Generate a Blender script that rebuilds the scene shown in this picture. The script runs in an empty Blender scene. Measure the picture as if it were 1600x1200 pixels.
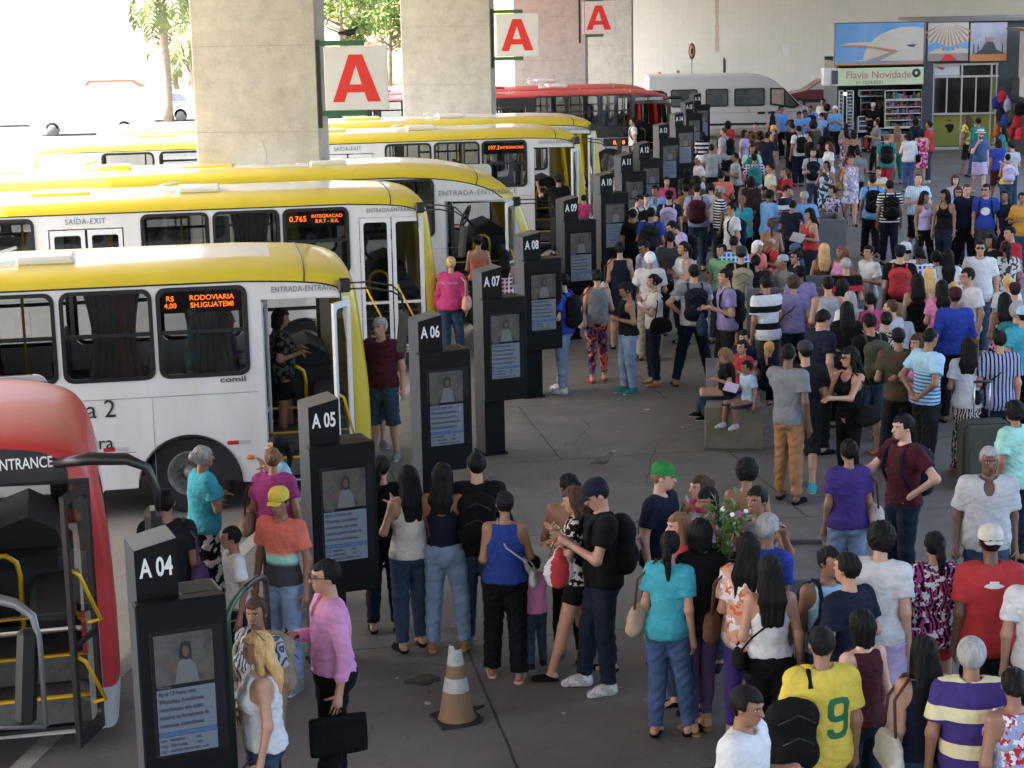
import bpy, math, random, time
import numpy as np
from mathutils import Matrix, Vector
from mathutils.geometry import tessellate_polygon
T0 = time.time()
PI = math.pi
SC = bpy.context.scene
COL = SC.collection
# ---------------------------------------------------------------- camera
F_PX, CAM_H = 2900.0, 5.6
PITCH = math.atan(609.0 / F_PX)
ROLL = -0.020
cam_d = bpy.data.cameras.new('camera'); cam = bpy.data.objects.new('camera', cam_d); COL.objects.link(cam)
cam_d.sensor_width = 36; cam_d.lens = F_PX / 1600 * 36; cam_d.clip_end = 9000; cam_d.clip_start = .2
CAM_R = Matrix.Rotation(PI / 2 - PITCH, 3, 'X') @ Matrix.Rotation(ROLL, 3, 'Z')
cam.matrix_world = Matrix.Translation((0, 0, CAM_H)) @ CAM_R.to_4x4()
SC.camera = cam
# ---------------------------------------------------------------- sky, sun, exposure
SUN_EL, SUN_AZ = math.radians(52), math.radians(-98)      # the sun stands to the left of the view
w = bpy.data.worlds.new('World'); SC.world = w; w.use_nodes = True
nt = w.node_tree; bg = nt.nodes['Background']
sky = nt.nodes.new('ShaderNodeTexSky'); sky.sky_type = 'NISHITA'; sky.sun_disc = False
sky.sun_elevation = SUN_EL; sky.sun_rotation = SUN_AZ; sky.air_density = 1.0; sky.dust_density = 5.0; sky.ozone_density = 0.0
nt.links.new(sky.outputs[0], bg.inputs[0]); bg.inputs[1].default_value = 0.15
sd = bpy.data.lights.new('sun', 'SUN'); sd.energy = 4.2; sd.angle = math.radians(.5); sd.color = (1, .95, .87)
sun = bpy.data.objects.new('sun', sd); COL.objects.link(sun)
sdir = Vector((math.sin(SUN_AZ) * math.cos(SUN_EL), math.cos(SUN_AZ) * math.cos(SUN_EL), math.sin(SUN_EL)))
sun.rotation_euler = sdir.to_track_quat('Z', 'Y').to_euler(); sun.location = sdir * 60
SC.view_settings.view_transform = 'Standard'; SC.view_settings.look = 'None'
SC.view_settings.exposure = 2.8; SC.view_settings.gamma = 1
SC.render.engine = 'CYCLES'
SC.cycles.max_bounces = 7; SC.cycles.diffuse_bounces = 4; SC.cycles.glossy_bounces = 3
SC.cycles.transparent_max_bounces = 10; SC.cycles.caustics_reflective = False; SC.cycles.caustics_refractive = False
SC.cycles.sample_clamp_indirect = 6
try: SC.cycles.use_denoising = True
except Exception: pass

# ---------------------------------------------------------------- pixel helpers (photograph pixels, 1600 x 1200)
def ray(px, py):
    return (CAM_R @ Vector(((px - 800) / F_PX, (600 - py) / F_PX, -1))).normalized()
def at_z(px, py, z=0.0):
    d = ray(px, py); t = (z - CAM_H) / d.z
    return Vector((d.x * t, d.y * t, z))
def at_y(px, py, Y):
    d = ray(px, py); t = Y / d.y
    return Vector((d.x * t, Y, CAM_H + d.z * t))
ROWA = math.radians(9.4)                                   # direction of the row of bays
def on_row(x0, y0, s, off=0.0):                            # s metres along the row from x0,y0, off to its right
    return Vector((x0 + s * math.sin(ROWA) + off * math.cos(ROWA), y0 + s * math.cos(ROWA) - off * math.sin(ROWA), 0))

# ---------------------------------------------------------------- materials
MATS = {}
def _n(nt, t, **kw):
    n = nt.nodes.new(t)
    for k, v in kw.items(): setattr(n, k, v)
    return n
def srgb(h):
    h = h.lstrip('#'); c = [int(h[i:i + 2], 16) / 255 for i in (0, 2, 4)]
    return tuple((x / 12.92 if x <= .04045 else ((x + .055) / 1.055) ** 2.4) for x in c)
def mat(name, col=(.5, .5, .5), rough=.6, metal=0, vary=.0, vscale=4, bump=0, bscale=30, col2=None, coat=0, spec=.5, emit=0, stretch=None, alpha=1):
    if name in MATS: return MATS[name]
    m = bpy.data.materials.new(name); m.use_nodes = True; nt = m.node_tree; b = nt.nodes['Principled BSDF']; L = nt.links
    b.inputs['Base Color'].default_value = (*col, 1); b.inputs['Roughness'].default_value = rough; b.inputs['Metallic'].default_value = metal
    b.inputs['Specular IOR Level'].default_value = spec
    if coat: b.inputs['Coat Weight'].default_value = coat; b.inputs['Coat Roughness'].default_value = .08
    if emit: b.inputs['Emission Color'].default_value = (*col, 1); b.inputs['Emission Strength'].default_value = emit
    if alpha < 1: b.inputs['Alpha'].default_value = alpha
    if vary or bump:
        tc = _n(nt, 'ShaderNodeTexCoord'); vec = tc.outputs['Object']
        if stretch:
            mp = _n(nt, 'ShaderNodeMapping'); mp.inputs['Scale'].default_value = stretch; L.new(vec, mp.inputs[0]); vec = mp.outputs[0]
    if vary:
        nz = _n(nt, 'ShaderNodeTexNoise'); nz.inputs['Scale'].default_value = vscale; nz.inputs['Detail'].default_value = 6; nz.inputs['Roughness'].default_value = .65
        L.new(vec, nz.inputs[0])
        r = _n(nt, 'ShaderNodeMapRange'); r.inputs[1].default_value = .32; r.inputs[2].default_value = .68
        L.new(nz.outputs[0], r.inputs[0])
        mx = _n(nt, 'ShaderNodeMix', data_type='RGBA'); c2 = col2 or tuple(c * (1 - vary) for c in col)
        mx.inputs[6].default_value = (*col, 1); mx.inputs[7].default_value = (*c2, 1); L.new(r.outputs[0], mx.inputs[0]); L.new(mx.outputs[2], b.inputs['Base Color'])
    if bump:
        nb = _n(nt, 'ShaderNodeTexNoise'); nb.inputs['Scale'].default_value = bscale; nb.inputs['Detail'].default_value = 4; L.new(vec, nb.inputs[0])
        bp = _n(nt, 'ShaderNodeBump'); bp.inputs['Strength'].default_value = bump; bp.inputs['Distance'].default_value = .01
        L.new(nb.outputs[0], bp.inputs['Height']); L.new(bp.outputs[0], b.inputs['Normal'])
    MATS[name] = m; return m
def glass(name, tint=(.35, .38, .38), mixf=.5, rough=.03):
    """thin tinted pane: lets light through and mirrors the surroundings"""
    if name in MATS: return MATS[name]
    m = bpy.data.materials.new(name); m.use_nodes = True; nt = m.node_tree; nt.nodes.clear()
    o = _n(nt, 'ShaderNodeOutputMaterial'); t = _n(nt, 'ShaderNodeBsdfTransparent'); g = _n(nt, 'ShaderNodeBsdfGlossy'); x = _n(nt, 'ShaderNodeMixShader'); f = _n(nt, 'ShaderNodeFresnel')
    t.inputs[0].default_value = (*tint, 1); g.inputs['Roughness'].default_value = rough; g.inputs[0].default_value = (.9, .95, 1, 1); f.inputs[0].default_value = 1.5
    nt.links.new(f.outputs[0], x.inputs[0]); nt.links.new(t.outputs[0], x.inputs[1]); nt.links.new(g.outputs[0], x.inputs[2]); nt.links.new(x.outputs[0], o.inputs[0])
    MATS[name] = m; return m

# ---------------------------------------------------------------- mesh builder
class MB:
    def __init__(s): s.v = []; s.f = []; s.m = []; s.sm = []
    def add(s, vs, fs, mi=0, smooth=False):
        o = len(s.v); s.v += [tuple(v) for v in vs]; s.f += [tuple(i + o for i in f) for f in fs]; s.m += [mi] * len(fs); s.sm += [smooth] * len(fs); return s
    def box(s, x0, x1, y0, y1, z0, z1, mi=0, bev=0):
        if bev:
            b = min(bev, abs(x1 - x0) / 3, abs(y1 - y0) / 3, abs(z1 - z0) / 3); P = []
            for sx, x in ((1, x0), (-1, x1)):
                for sy, y in ((1, y0), (-1, y1)):
                    for sz, z in ((1, z0), (-1, z1)):
                        P += [(x, y + sy * b, z + sz * b), (x + sx * b, y, z + sz * b), (x + sx * b, y + sy * b, z)]
            import itertools
            def idx(a, b_, c, k): return (a * 4 + b_ * 2 + c) * 3 + k
            F = [[idx(a, 0, 0, 0), idx(a, 0, 1, 0), idx(a, 1, 1, 0), idx(a, 1, 0, 0)] for a in (0, 1)]
            F += [[idx(0, a, 0, 1), idx(0, a, 1, 1), idx(1, a, 1, 1), idx(1, a, 0, 1)] for a in (0, 1)]
            F += [[idx(0, 0, a, 2), idx(0, 1, a, 2), idx(1, 1, a, 2), idx(1, 0, a, 2)] for a in (0, 1)]
            for a in (0, 1):
                for c in (0, 1):
                    F.append([idx(a, c, 0, 0), idx(a, c, 1, 0), idx(a, c, 1, 1), idx(a, c, 0, 1)])
                    F.append([idx(a, 0, c, 0), idx(a, 1, c, 0), idx(a, 1, c, 2), idx(a, 0, c, 2)])
                    F.append([idx(0, a, c, 1), idx(1, a, c, 1), idx(1, a, c, 2), idx(0, a, c, 2)])
            for a in (0, 1):
                for b_ in (0, 1):
                    for c in (0, 1): F.append([idx(a, b_, c, 0), idx(a, b_, c, 1), idx(a, b_, c, 2)])
            ce = np.array([(x0 + x1) / 2, (y0 + y1) / 2, (z0 + z1) / 2]); Q = np.array(P, float); out = []
            for f in F:
                p = Q[f]; n = np.cross(p[1] - p[0], p[2] - p[0])
                out.append(f if np.dot(n, p.mean(0) - ce) > 0 else f[::-1])
            return s.add(P, out, mi)
        x0, x1 = sorted((x0, x1)); y0, y1 = sorted((y0, y1)); z0, z1 = sorted((z0, z1))
        V = [(x0, y0, z0), (x1, y0, z0), (x1, y1, z0), (x0, y1, z0), (x0, y0, z1), (x1, y0, z1), (x1, y1, z1), (x0, y1, z1)]
        return s.add(V, [(0, 3, 2, 1), (4, 5, 6, 7), (0, 1, 5, 4), (1, 2, 6, 5), (2, 3, 7, 6), (3, 0, 4, 7)], mi)
    def tube(s, pts, r, mi=0, n=8, cap=True, smooth=True):
        P = [np.array(p, float) for p in pts]; rs = r if hasattr(r, '__len__') else [r] * len(P); V = []; up = None
        for i, p in enumerate(P):
            d = P[min(i + 1, len(P) - 1)] - P[max(i - 1, 0)]; d /= (np.linalg.norm(d) + 1e-9)
            if up is None:
                up = np.array((0, 0, 1.)) if abs(d[2]) < .9 else np.array((1., 0, 0))
            a = np.cross(d, up); a /= (np.linalg.norm(a) + 1e-9); b = np.cross(a, d); up = b
            for k in range(n):
                t = 2 * PI * k / n; V.append(tuple(p + rs[i] * (math.cos(t) * a + math.sin(t) * b)))
        F = [(i * n + k, i * n + (k + 1) % n, (i + 1) * n + (k + 1) % n, (i + 1) * n + k) for i in range(len(P) - 1) for k in range(n)]
        s.add(V, F, mi, smooth)
        if cap:
            o = len(s.v) - len(V); s.f += [tuple(o + k for k in reversed(range(n))), tuple(o + (len(P) - 1) * n + k for k in range(n))]; s.m += [mi, mi]; s.sm += [False, False]
        return s
    def lathe(s, prof, n=24, mi=0, axis='z', c=(0, 0, 0), smooth=True):
        V = []
        for (r, h) in prof:
            for k in range(n):
                t = 2 * PI * k / n; a, b = r * math.cos(t), r * math.sin(t)
                V.append((c[0] + a, c[1] + b, c[2] + h) if axis == 'z' else (c[0] + a, c[1] + h, c[2] + b) if axis == 'y' else (c[0] + h, c[1] + a, c[2] + b))
        F = [(i * n + k, i * n + (k + 1) % n, (i + 1) * n + (k + 1) % n, (i + 1) * n + k) for i in range(len(prof) - 1) for k in range(n)]
        return s.add(V, F, mi, smooth)
    def prism(s, poly, y0, y1, mi=0, holes=(), plane='xz'):
        """polygon (with holes) in a plane, extruded along the third axis"""
        loops = [list(poly)] + [list(h) for h in holes]
        tri = tessellate_polygon([[Vector((p[0], p[1], 0)) for p in lp] for lp in loops]); flat = [p for lp in loops for p in lp]; n = len(flat)
        def P(p, y): return (p[0], y, p[1]) if plane == 'xz' else (p[0], p[1], y) if plane == 'xy' else (y, p[0], p[1])
        V = [P(p, y0) for p in flat] + [P(p, y1) for p in flat]
        F = [tuple(t) for t in tri] + [tuple(i + n for i in reversed(t)) for t in tri]; o = 0
        for lp in loops:
            k = len(lp); F += [(o + i, o + (i + 1) % k, o + (i + 1) % k + n, o + i + n) for i in range(k)]; o += k
        return s.add(V, F, mi)
    def build(s, name, mats, parent=None, loc=None, rotz=None, recalc=True):
        me = bpy.data.meshes.new(name); me.from_pydata(s.v, [], s.f)
        for m in (mats if isinstance(mats, (list, tuple)) else [mats]): me.materials.append(m)
        me.polygons.foreach_set('material_index', s.m); me.polygons.foreach_set('use_smooth', s.sm)
        if recalc:
            import bmesh
            bm = bmesh.new(); bm.from_mesh(me); bmesh.ops.recalc_face_normals(bm, faces=bm.faces); bm.to_mesh(me); bm.free()
        me.update()
        return link(name, me, parent, loc, rotz)
def link(name, me, parent=None, loc=None, rotz=None):
    o = bpy.data.objects.new(name, me); COL.objects.link(o)
    if parent is not None: o.parent = parent
    if loc is not None: o.location = loc
    if rotz is not None: o.rotation_euler = (0, 0, rotz)
    return o
def rrect(x0, x1, z0, z1, r, n=5):
    P = []
    for cx, cz, a in ((x1 - r, z1 - r, 0), (x0 + r, z1 - r, 90), (x0 + r, z0 + r, 180), (x1 - r, z0 + r, 270)):
        for k in range(n + 1):
            t = math.radians(a + 90 * k / n); P.append((cx + r * math.cos(t), cz + r * math.sin(t)))
    return P
def thing(name, label, cat, loc=(0, 0, 0), rotz=0, group=None):
    o = bpy.data.objects.new(name, None); COL.objects.link(o); o.location = loc; o.rotation_euler = (0, 0, rotz)
    o.empty_display_size = .2; return tag(o, label, cat, group)
def tag(o, label, cat, group=None):
    o['label'] = label; o['category'] = cat
    if group: o['group'] = group
    return o
def struct(o): o['kind'] = 'structure'; return o
def copy_tree(o, parent=None, loc=None, rotz=None, label=None):
    c = o.copy(); COL.objects.link(c); c.parent = parent
    if loc is not None: c.location = loc
    if rotz is not None: c.rotation_euler = (0, 0, rotz)
    if label: c['label'] = label
    for ch in o.children: copy_tree(ch, c)
    return c
_TXT = {}
def text_mesh(txt, size=1, sx=1, offset=0, align='CENTER', spacing=1.0, ext=.002, line=1.0):
    k = (txt, offset, align, spacing, line, ext / size)
    if k not in _TXT:
        cu = bpy.data.curves.new('lettering', 'FONT'); cu.body = txt; cu.align_x = align; cu.offset = offset; cu.space_character = spacing; cu.space_line = line
        cu.extrude = ext / size; cu.resolution_u = 3
        ob = bpy.data.objects.new('lettering', cu); COL.objects.link(ob); bpy.context.view_layer.update()
        me = bpy.data.meshes.new_from_object(ob.evaluated_get(bpy.context.evaluated_depsgraph_get())); bpy.data.objects.remove(ob)
        v = np.zeros(len(me.vertices) * 3); me.vertices.foreach_get('co', v)
        _TXT[k] = (v.reshape(-1, 3), [tuple(p.vertices) for p in me.polygons])
    v, f = _TXT[k]; v = v * np.array((size * sx, size, size)); return v, f
def text(name, txt, size, m, parent, loc, rot=(PI / 2, 0, 0), **kw):
    v, f = text_mesh(txt, size, **kw); me = bpy.data.meshes.new(name); me.from_pydata(v.tolist(), [], f); me.materials.append(m)
    o = link(name, me, parent, loc); o.rotation_euler = rot; return o

# ================================================================ THE SETTING
def ground_material(name, base, dark, joints=None, mortar=.5, spots=True, rough=.75, sc=1.0, rot=0.0, jw=.006):
    m = bpy.data.materials.new(name); m.use_nodes = True; nt = m.node_tree; b = nt.nodes['Principled BSDF']; L = nt.links
    tc = _n(nt, 'ShaderNodeTexCoord'); mp = _n(nt, 'ShaderNodeMapping'); mp.inputs['Rotation'].default_value = (0, 0, rot); L.new(tc.outputs['Object'], mp.inputs[0])
    def noise(s, d, r=.6):
        n = _n(nt, 'ShaderNodeTexNoise'); n.inputs['Scale'].default_value = s; n.inputs['Detail'].default_value = d; n.inputs['Roughness'].default_value = r; L.new(mp.outputs[0], n.inputs[0]); return n
    def mr(src, a, c, lo=0, hi=1):
        r = _n(nt, 'ShaderNodeMapRange'); r.inputs[1].default_value = a; r.inputs[2].default_value = c; r.inputs[3].default_value = lo; r.inputs[4].default_value = hi; L.new(src, r.inputs[0]); return r.outputs[0]
    def mix(fac, a, c, mode='MIX'):
        x = _n(nt, 'ShaderNodeMix', data_type='RGBA', blend_type=mode)
        if hasattr(fac, 'links') or hasattr(fac, 'is_linked'): L.new(fac, x.inputs[0])
        else: x.inputs[0].default_value = fac
        for i, q in ((6, a), (7, c)):
            if isinstance(q, tuple): x.inputs[i].default_value = (*q, 1)
            else: L.new(q, x.inputs[i])
        return x.outputs[2]
    c = mix(mr(noise(.35 * sc, 5).outputs[0], .35, .65), base, dark)
    c = mix(mr(noise(2.2 * sc, 8, .7).outputs[0], .40, .72, 0, .65), c, tuple(x * .52 for x in dark))
    c = mix(mr(noise(.9 * sc, 10, .75).outputs[0], .50, .68, 0, .35), c, tuple(min(1, x * 1.3) for x in base))
    c = mix(mr(noise(26 * sc, 3).outputs[0], .3, .7, 0, .35), c, tuple(min(1, x * 1.25) for x in base))
    hgt = noise(60 * sc, 4).outputs[0]
    if joints:
        br = _n(nt, 'ShaderNodeTexBrick'); br.offset = .5; br.inputs['Scale'].default_value = 1; br.inputs['Mortar Size'].default_value = jw; br.inputs['Brick Width'].default_value = joints[0]; br.inputs['Row Height'].default_value = joints[1]
        br.inputs['Mortar Smooth'].default_value = .3
        wn = noise(3, 3); wv = _n(nt, 'ShaderNodeVectorMath', operation='SCALE'); wv.inputs[3].default_value = .03; L.new(wn.outputs[1], wv.inputs[0])
        wa = _n(nt, 'ShaderNodeVectorMath', operation='ADD'); L.new(mp.outputs[0], wa.inputs[0]); L.new(wv.outputs[0], wa.inputs[1]); L.new(wa.outputs[0], br.inputs['Vector'])
        c = mix(mr(br.outputs['Fac'], 0, 1, 0, mortar), c, tuple(x * .25 for x in dark))
    if spots:
        vo = _n(nt, 'ShaderNodeTexVoronoi'); vo.inputs['Scale'].default_value = 2.3; vo.inputs['Randomness'].default_value = 1; L.new(mp.outputs[0], vo.inputs[0])
        c = mix(mr(vo.outputs['Distance'], .035, .055, .55, 0), c, tuple(x * 1.9 for x in base))
        v2 = _n(nt, 'ShaderNodeTexVoronoi'); v2.inputs['Scale'].default_value = 3.7; L.new(mp.outputs[0], v2.inputs[0])
        c = mix(mr(v2.outputs['Distance'], .06, .09, .6, 0), c, tuple(x * .35 for x in base))
    L.new(c, b.inputs['Base Color']); L.new(mr(noise(1.3 * sc, 5).outputs[0], .3, .7, rough - .15, rough + .1), b.inputs['Roughness'])
    bp = _n(nt, 'ShaderNodeBump'); bp.inputs['Strength'].default_value = .25; bp.inputs['Distance'].default_value = .01; L.new(hgt, bp.inputs['Height']); L.new(bp.outputs[0], b.inputs['Normal'])
    return m
M_lane = ground_material('lane_asphalt', (.23, .22, .205), (.16, .155, .15), None, sc=.6)  # base colour made lighter to stand for light from the left
M_plat = ground_material('platform_concrete', (.158, .150, .140), (.115, .109, .102), (4.2, 3.1), mortar=.9, rot=-ROWA, rough=.6, jw=.014)
M_kerb = ground_material('kerb_concrete', (.36, .34, .31), (.22, .21, .19), (1.0, 5), mortar=.7, spots=False)

def sheet(name, poly, z, m):
    b = MB(); b.add([(x, y, z) for x, y in poly], [tuple(range(len(poly)))]); return struct(b.build(name, m, recalc=False))
KL = lambda y: -1.6 + math.tan(ROWA) * (y - 14.9) - 1.75            # platform edge
sheet('ground', [(-3000, -60), (3000, -60), (3000, 4000), (-3000, 4000)], -.15, M_lane)
pl = MB(); yA, yB = -6, 100
pl.prism([(KL(yA), yA), (34, yA), (34, yB), (KL(yB), yB)], -.149, 0, plane='xy'); struct(pl.build('platform', M_plat))
M_crk = mat('crack_dark', (.018, .017, .016), .9)
for P_ in (((912, 655), (921, 668), (905, 682), (899, 692)), ((884, 693), (925, 697), (958, 694)), ((884, 693), (881, 698)), ((1010, 760), (1016, 725), (1024, 700), (1028, 690)), ((840, 575), (870, 566), (905, 560), (942, 546)), ((620, 1040), (670, 1036), (700, 1042)), ((900, 760), (960, 752), (1040, 757))):
    q_ = [at_z(a_, b_) for a_, b_ in P_]; V = []; random.seed(len(P_)); W_ = []
    for a_, b_ in zip(q_[:-1], q_[1:]):
        for k in range(5): c_ = a_.lerp(b_, k / 5); W_.append(Vector((c_.x + random.uniform(-.02, .02), c_.y + random.uniform(-.02, .02), 0)))
    W_.append(q_[-1])
    for i, c_ in enumerate(W_):
        d_ = (W_[min(i + 1, len(W_) - 1)] - W_[max(i - 1, 0)]).normalized(); n_ = Vector((-d_.y, d_.x, 0)) * random.uniform(.0015, .0055); V += [(c_.x - n_.x, c_.y - n_.y, .0035), (c_.x + n_.x, c_.y + n_.y, .0035)]
    b = MB(); b.add(V, [(2 * i, 2 * i + 2, 2 * i + 3, 2 * i + 1) for i in range(len(W_) - 1)]); b.build('crack', M_crk, bpy.data.objects['platform'])
kb = MB(); kb.prism([(KL(yA) - .16, yA), (KL(yA) - .004, yA), (KL(yB) - .004, yB), (KL(yB) - .16, yB)], -.149, .003, plane='xy'); tag(kb.build('kerb', M_kerb), 'worn pale concrete kerb along the platform edge in front of the buses', 'kerb')['kind'] = 'structure'

# columns, viaduct slab
M_conc = ground_material('column_concrete', (.45, .435, .40), (.375, .358, .32), (.62, 2.9), mortar=.10, spots=False, rough=.8, sc=1.4)
M_slab = mat('slab_concrete', (.42, .40, .37), .9, vary=.25, vscale=.8)
cols = [(-4.41, 33, 'nearest wide concrete column behind the second yellow bus', 2.27), (-1.56, 49.5, 'second concrete column with a red letter sign, behind the yellow roofs', 2.40),
        (1.55, 66, 'third concrete column standing behind the red buses', 2.55), (4.30, 82.5, 'farthest concrete column beside the white tiled wall', 2.5)]
for x, y, lb, wd in cols:
    b = MB(); b.box(-wd / 2, wd / 2, 0, .65, 0, 8.62, bev=.025)
    o = b.build('column', M_conc, None, (x, y, -.15), -ROWA)
    for z_ in (3.45, 4.95): b = MB(); b.box(-wd / 2 + .03, wd / 2 - .03, -.004, -.001, z_, z_ + .012); b.build('formwork_line', mat('formwork_line', (.36, .345, .31), .9, vary=.3, vscale=5), o)
    tag(o, lb, 'column', 'concrete columns carrying the viaduct')
# repair patch on the nearest column
b = MB(); P = [(.0, .0), (.05, -.10), (.13, -.17), (.2, -.1), (.19, .08), (.13, .2), (.05, .17)]
b.prism(P, -.006, 0); pa = b.build('plaster_patch', mat('plaster', (.50, .50, .47), .9, vary=.2, vscale=20), bpy.data.objects['column'], (-.05, 0, at_y(400, 240, 33).z + .15))
sl = MB()
SL = lambda y, o=0: -6.3 - 4.2 + math.tan(ROWA) * (y - 36) + o
SR = lambda y: 8.2 + math.tan(ROWA) * (y - 15)
sl.prism([(SL(-14), -14), (SR(-14), -14), (SR(68), 68), (40, 68), (40, 99), (SL(99), 99)], 8.47, 9.6, plane='xy')  # deck out of view; edges placed to block sun and admit skylight
o = tag(sl.build('viaduct_deck', M_slab), 'concrete viaduct deck over the platform, unseen, cut back to let skylight in', 'bridge')

# white tiled end wall
def tile_mat():
    m = mat('wall_tiles', (.86, .845, .79), .45, vary=.10, vscale=.7); nt = m.node_tree; L = nt.links; b = nt.nodes['Principled BSDF']
    src = b.inputs['Base Color'].links[0].from_socket; br = _n(nt, 'ShaderNodeTexBrick'); br.offset = 0; br.inputs['Scale'].default_value = 1; br.inputs['Mortar Size'].default_value = .012; br.inputs['Brick Width'].default_value = .32; br.inputs['Row Height'].default_value = .32
    tc = _n(nt, 'ShaderNodeTexCoord'); sp = _n(nt, 'ShaderNodeSeparateXYZ'); cb = _n(nt, 'ShaderNodeCombineXYZ'); L.new(tc.outputs['Object'], sp.inputs[0]); L.new(sp.outputs[0], cb.inputs[0]); L.new(sp.outputs[2], cb.inputs[1]); L.new(cb.outputs[0], br.inputs[0])
    x = _n(nt, 'ShaderNodeMix', data_type='RGBA'); f = _n(nt, 'ShaderNodeMath', operation='MULTIPLY'); f.inputs[1].default_value = .13; L.new(br.outputs['Fac'], f.inputs[0]); L.new(f.outputs[0], x.inputs[0]); L.new(src, x.inputs[6]); x.inputs[7].default_value = (.45, .44, .40, 1); L.new(x.outputs[2], b.inputs['Base Color'])
    return m
WY = 95.0
b = MB(); b.box(5.2, 46, 0, .5, -.15, 8.46); wl = tag(b.build('tiled_wall', tile_mat(), None, (0, WY, 0)), 'tall white tiled wall closing the far end of the terminal', 'wall')
p = at_y(1120, 5, WY - .01); q = at_y(1121, 82, WY - .01)
b = MB(); n = 14; zz = np.linspace(p.z + .3, q.z, n); V = []
random.seed(3)
for i, z in enumerate(zz):
    wd = .07 + .05 * random.random(); V += [(p.x - wd + (q.x - p.x) * i / n, -.004, z), (p.x + wd + (q.x - p.x) * i / n, -.004, z)]
b.add(V, [(2 * i, 2 * i + 1, 2 * i + 3, 2 * i + 2) for i in range(n - 1)]); b.build('rust_streak', mat('rust_stain', (.55, .42, .28), .8, vary=.4, vscale=6, col2=(.70, .64, .54)), wl, recalc=False)
b = MB(); p = at_y(1228, 78, WY); b.prism([(p.x + .3 * math.cos(t) * .6, p.z + .32 * math.sin(t)) for t in np.linspace(0, 2 * PI, 12)[:-1]], -.006, -.001); b.build('plaster_patch', mat('patch_white', (.86, .86, .88), .8), wl)

# raised pavement behind the van (people's heads and a round sign show over the van)
# far left: sunny parking, retaining bank, palms
M_earth = mat('red_earth', (.50, .27, .14), .95, vary=.5, vscale=.5, col2=(.42, .34, .22))
b = MB(); ya = 118
b.prism([(0, -.15), (4, 1.6), (7, 1.8), (60, 6.6), (60, -.15)], -70, 40, plane='xz')
bank = struct(b.build('embankment', M_earth, None, (-20, ya, 0), math.radians(90)))
bank.rotation_euler = (0, 0, math.radians(90)); bank.location = (-25, ya, 0)

def leafy(name, seed, n, spread, leaf, col, parent, centers, names='crown'):
    rnd = np.random.default_rng(seed); V = []; F = []
    C = np.array(centers); idx = rnd.integers(0, len(C), n); d = rnd.normal(size=(n, 3)); d /= np.linalg.norm(d, axis=1)[:, None]
    P = C[idx, :3] + d * (C[idx, 3:4] * rnd.uniform(.45, 1.05, (n, 1)))
    a = rnd.normal(size=(n, 3)); a /= np.linalg.norm(a, axis=1)[:, None]; bb = np.cross(a, rnd.normal(size=(n, 3))); bb /= np.linalg.norm(bb, axis=1)[:, None]
    s = leaf * rnd.uniform(.6, 1.4, (n, 1)); Q = np.stack([P - a * s, P + bb * s * .45, P + a * s, P - bb * s * .45], 1).reshape(-1, 3)
    me = bpy.data.meshes.new(names); me.vertices.add(len(Q)); me.vertices.foreach_set('co', Q.ravel()); me.loops.add(len(Q)); me.loops.foreach_set('vertex_index', np.arange(len(Q)))
    me.polygons.add(n); me.polygons.foreach_set('loop_start', np.arange(0, 4 * n, 4)); me.update(calc_edges=True)
    me.materials.append(col); return link(names, me, parent)
M_leaf = mat('foliage', (.085, .16, .03), .55, vary=.6, vscale=1.2, col2=(.16, .22, .04))
M_bark = mat('bark', (.20, .15, .10), .9, vary=.4, vscale=6)
M_ptrunk = mat('palm_trunk', (.33, .27, .20), .9, vary=.4, vscale=3, bump=.8, bscale=9, stretch=(1, 1, 8))
M_frond = mat('palm_leaf', (.10, .17, .045), .5, vary=.5, vscale=3, col2=(.22, .24, .08))
def palm(x, y, h, r, lb, seed, nf=16, fl=3.0, droop=1.0):
    t = thing('palm_tree', lb, 'palm', (x, y, -.15), 0, 'palms and trees in the sunny parking'); random.seed(seed)
    b = MB(); b.tube([(.02 * math.sin(k), .0, h * k / 8) for k in range(9)], [r * (1.25 - .45 * k / 8) for k in range(9)], n=12); b.build('trunk', M_ptrunk, t)
    for i in range(nf):
        az = 2 * PI * i / nf + random.random() * .4; el = random.uniform(-.35, 1.0); L_ = fl * random.uniform(.8, 1.15); b = MB(); pts = []; p = np.array((0, 0, h)); e = el
        for k in range(10):
            pts.append(p.copy()); p = p + L_ / 10 * np.array((math.cos(az) * math.cos(e), math.sin(az) * math.cos(e), math.sin(e))); e -= .17 * droop * (.6 + k * .12)
        b.tube(pts, [.035 * (1 - k / 11) + .006 for k in range(10)], n=4)
        for k in range(2, 10):
            for sd_ in (-1, 1):
                for j in (0, .5):
                    q = pts[k] + (pts[min(k + 1, 9)] - pts[k]) * j; out = np.array((-math.sin(az) * sd_, math.cos(az) * sd_, -.75 + random.uniform(-.3, .3))); out /= np.linalg.norm(out); ll = .62 * (1 - abs(k - 5) / 9) * L_ / 3
                    fw = (pts[min(k + 1, 9)] - pts[k - 1]); fw /= (np.linalg.norm(fw) + 1e-9)
                    b.add([q, q + fw * .09, q + out * ll + fw * .22, q + out * ll * .5 - fw * .02], [(0, 1, 2, 3)])
        b.build('frond', M_frond, t, recalc=False)
    return t
p = at_z(264, 190, -.15); palm(p.x, p.y, 6.6, .22, 'tall palm with a ringed grey trunk left of the nearest column', 1, 24, 3.9, 1.5)
p = at_z(277, 186, -.15); palm(p.x + .4, p.y + 3, 4.7, .12, 'thinner palm with a forked trunk close behind the tall palm', 2, 22, 3.0, 1.3)
p = at_z(236, 176, -.15); palm(p.x, p.y + 8, 2.6, .16, 'low drooping palm left of the tall palm trunk', 5, 12, 2.2, 1.6)
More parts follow.
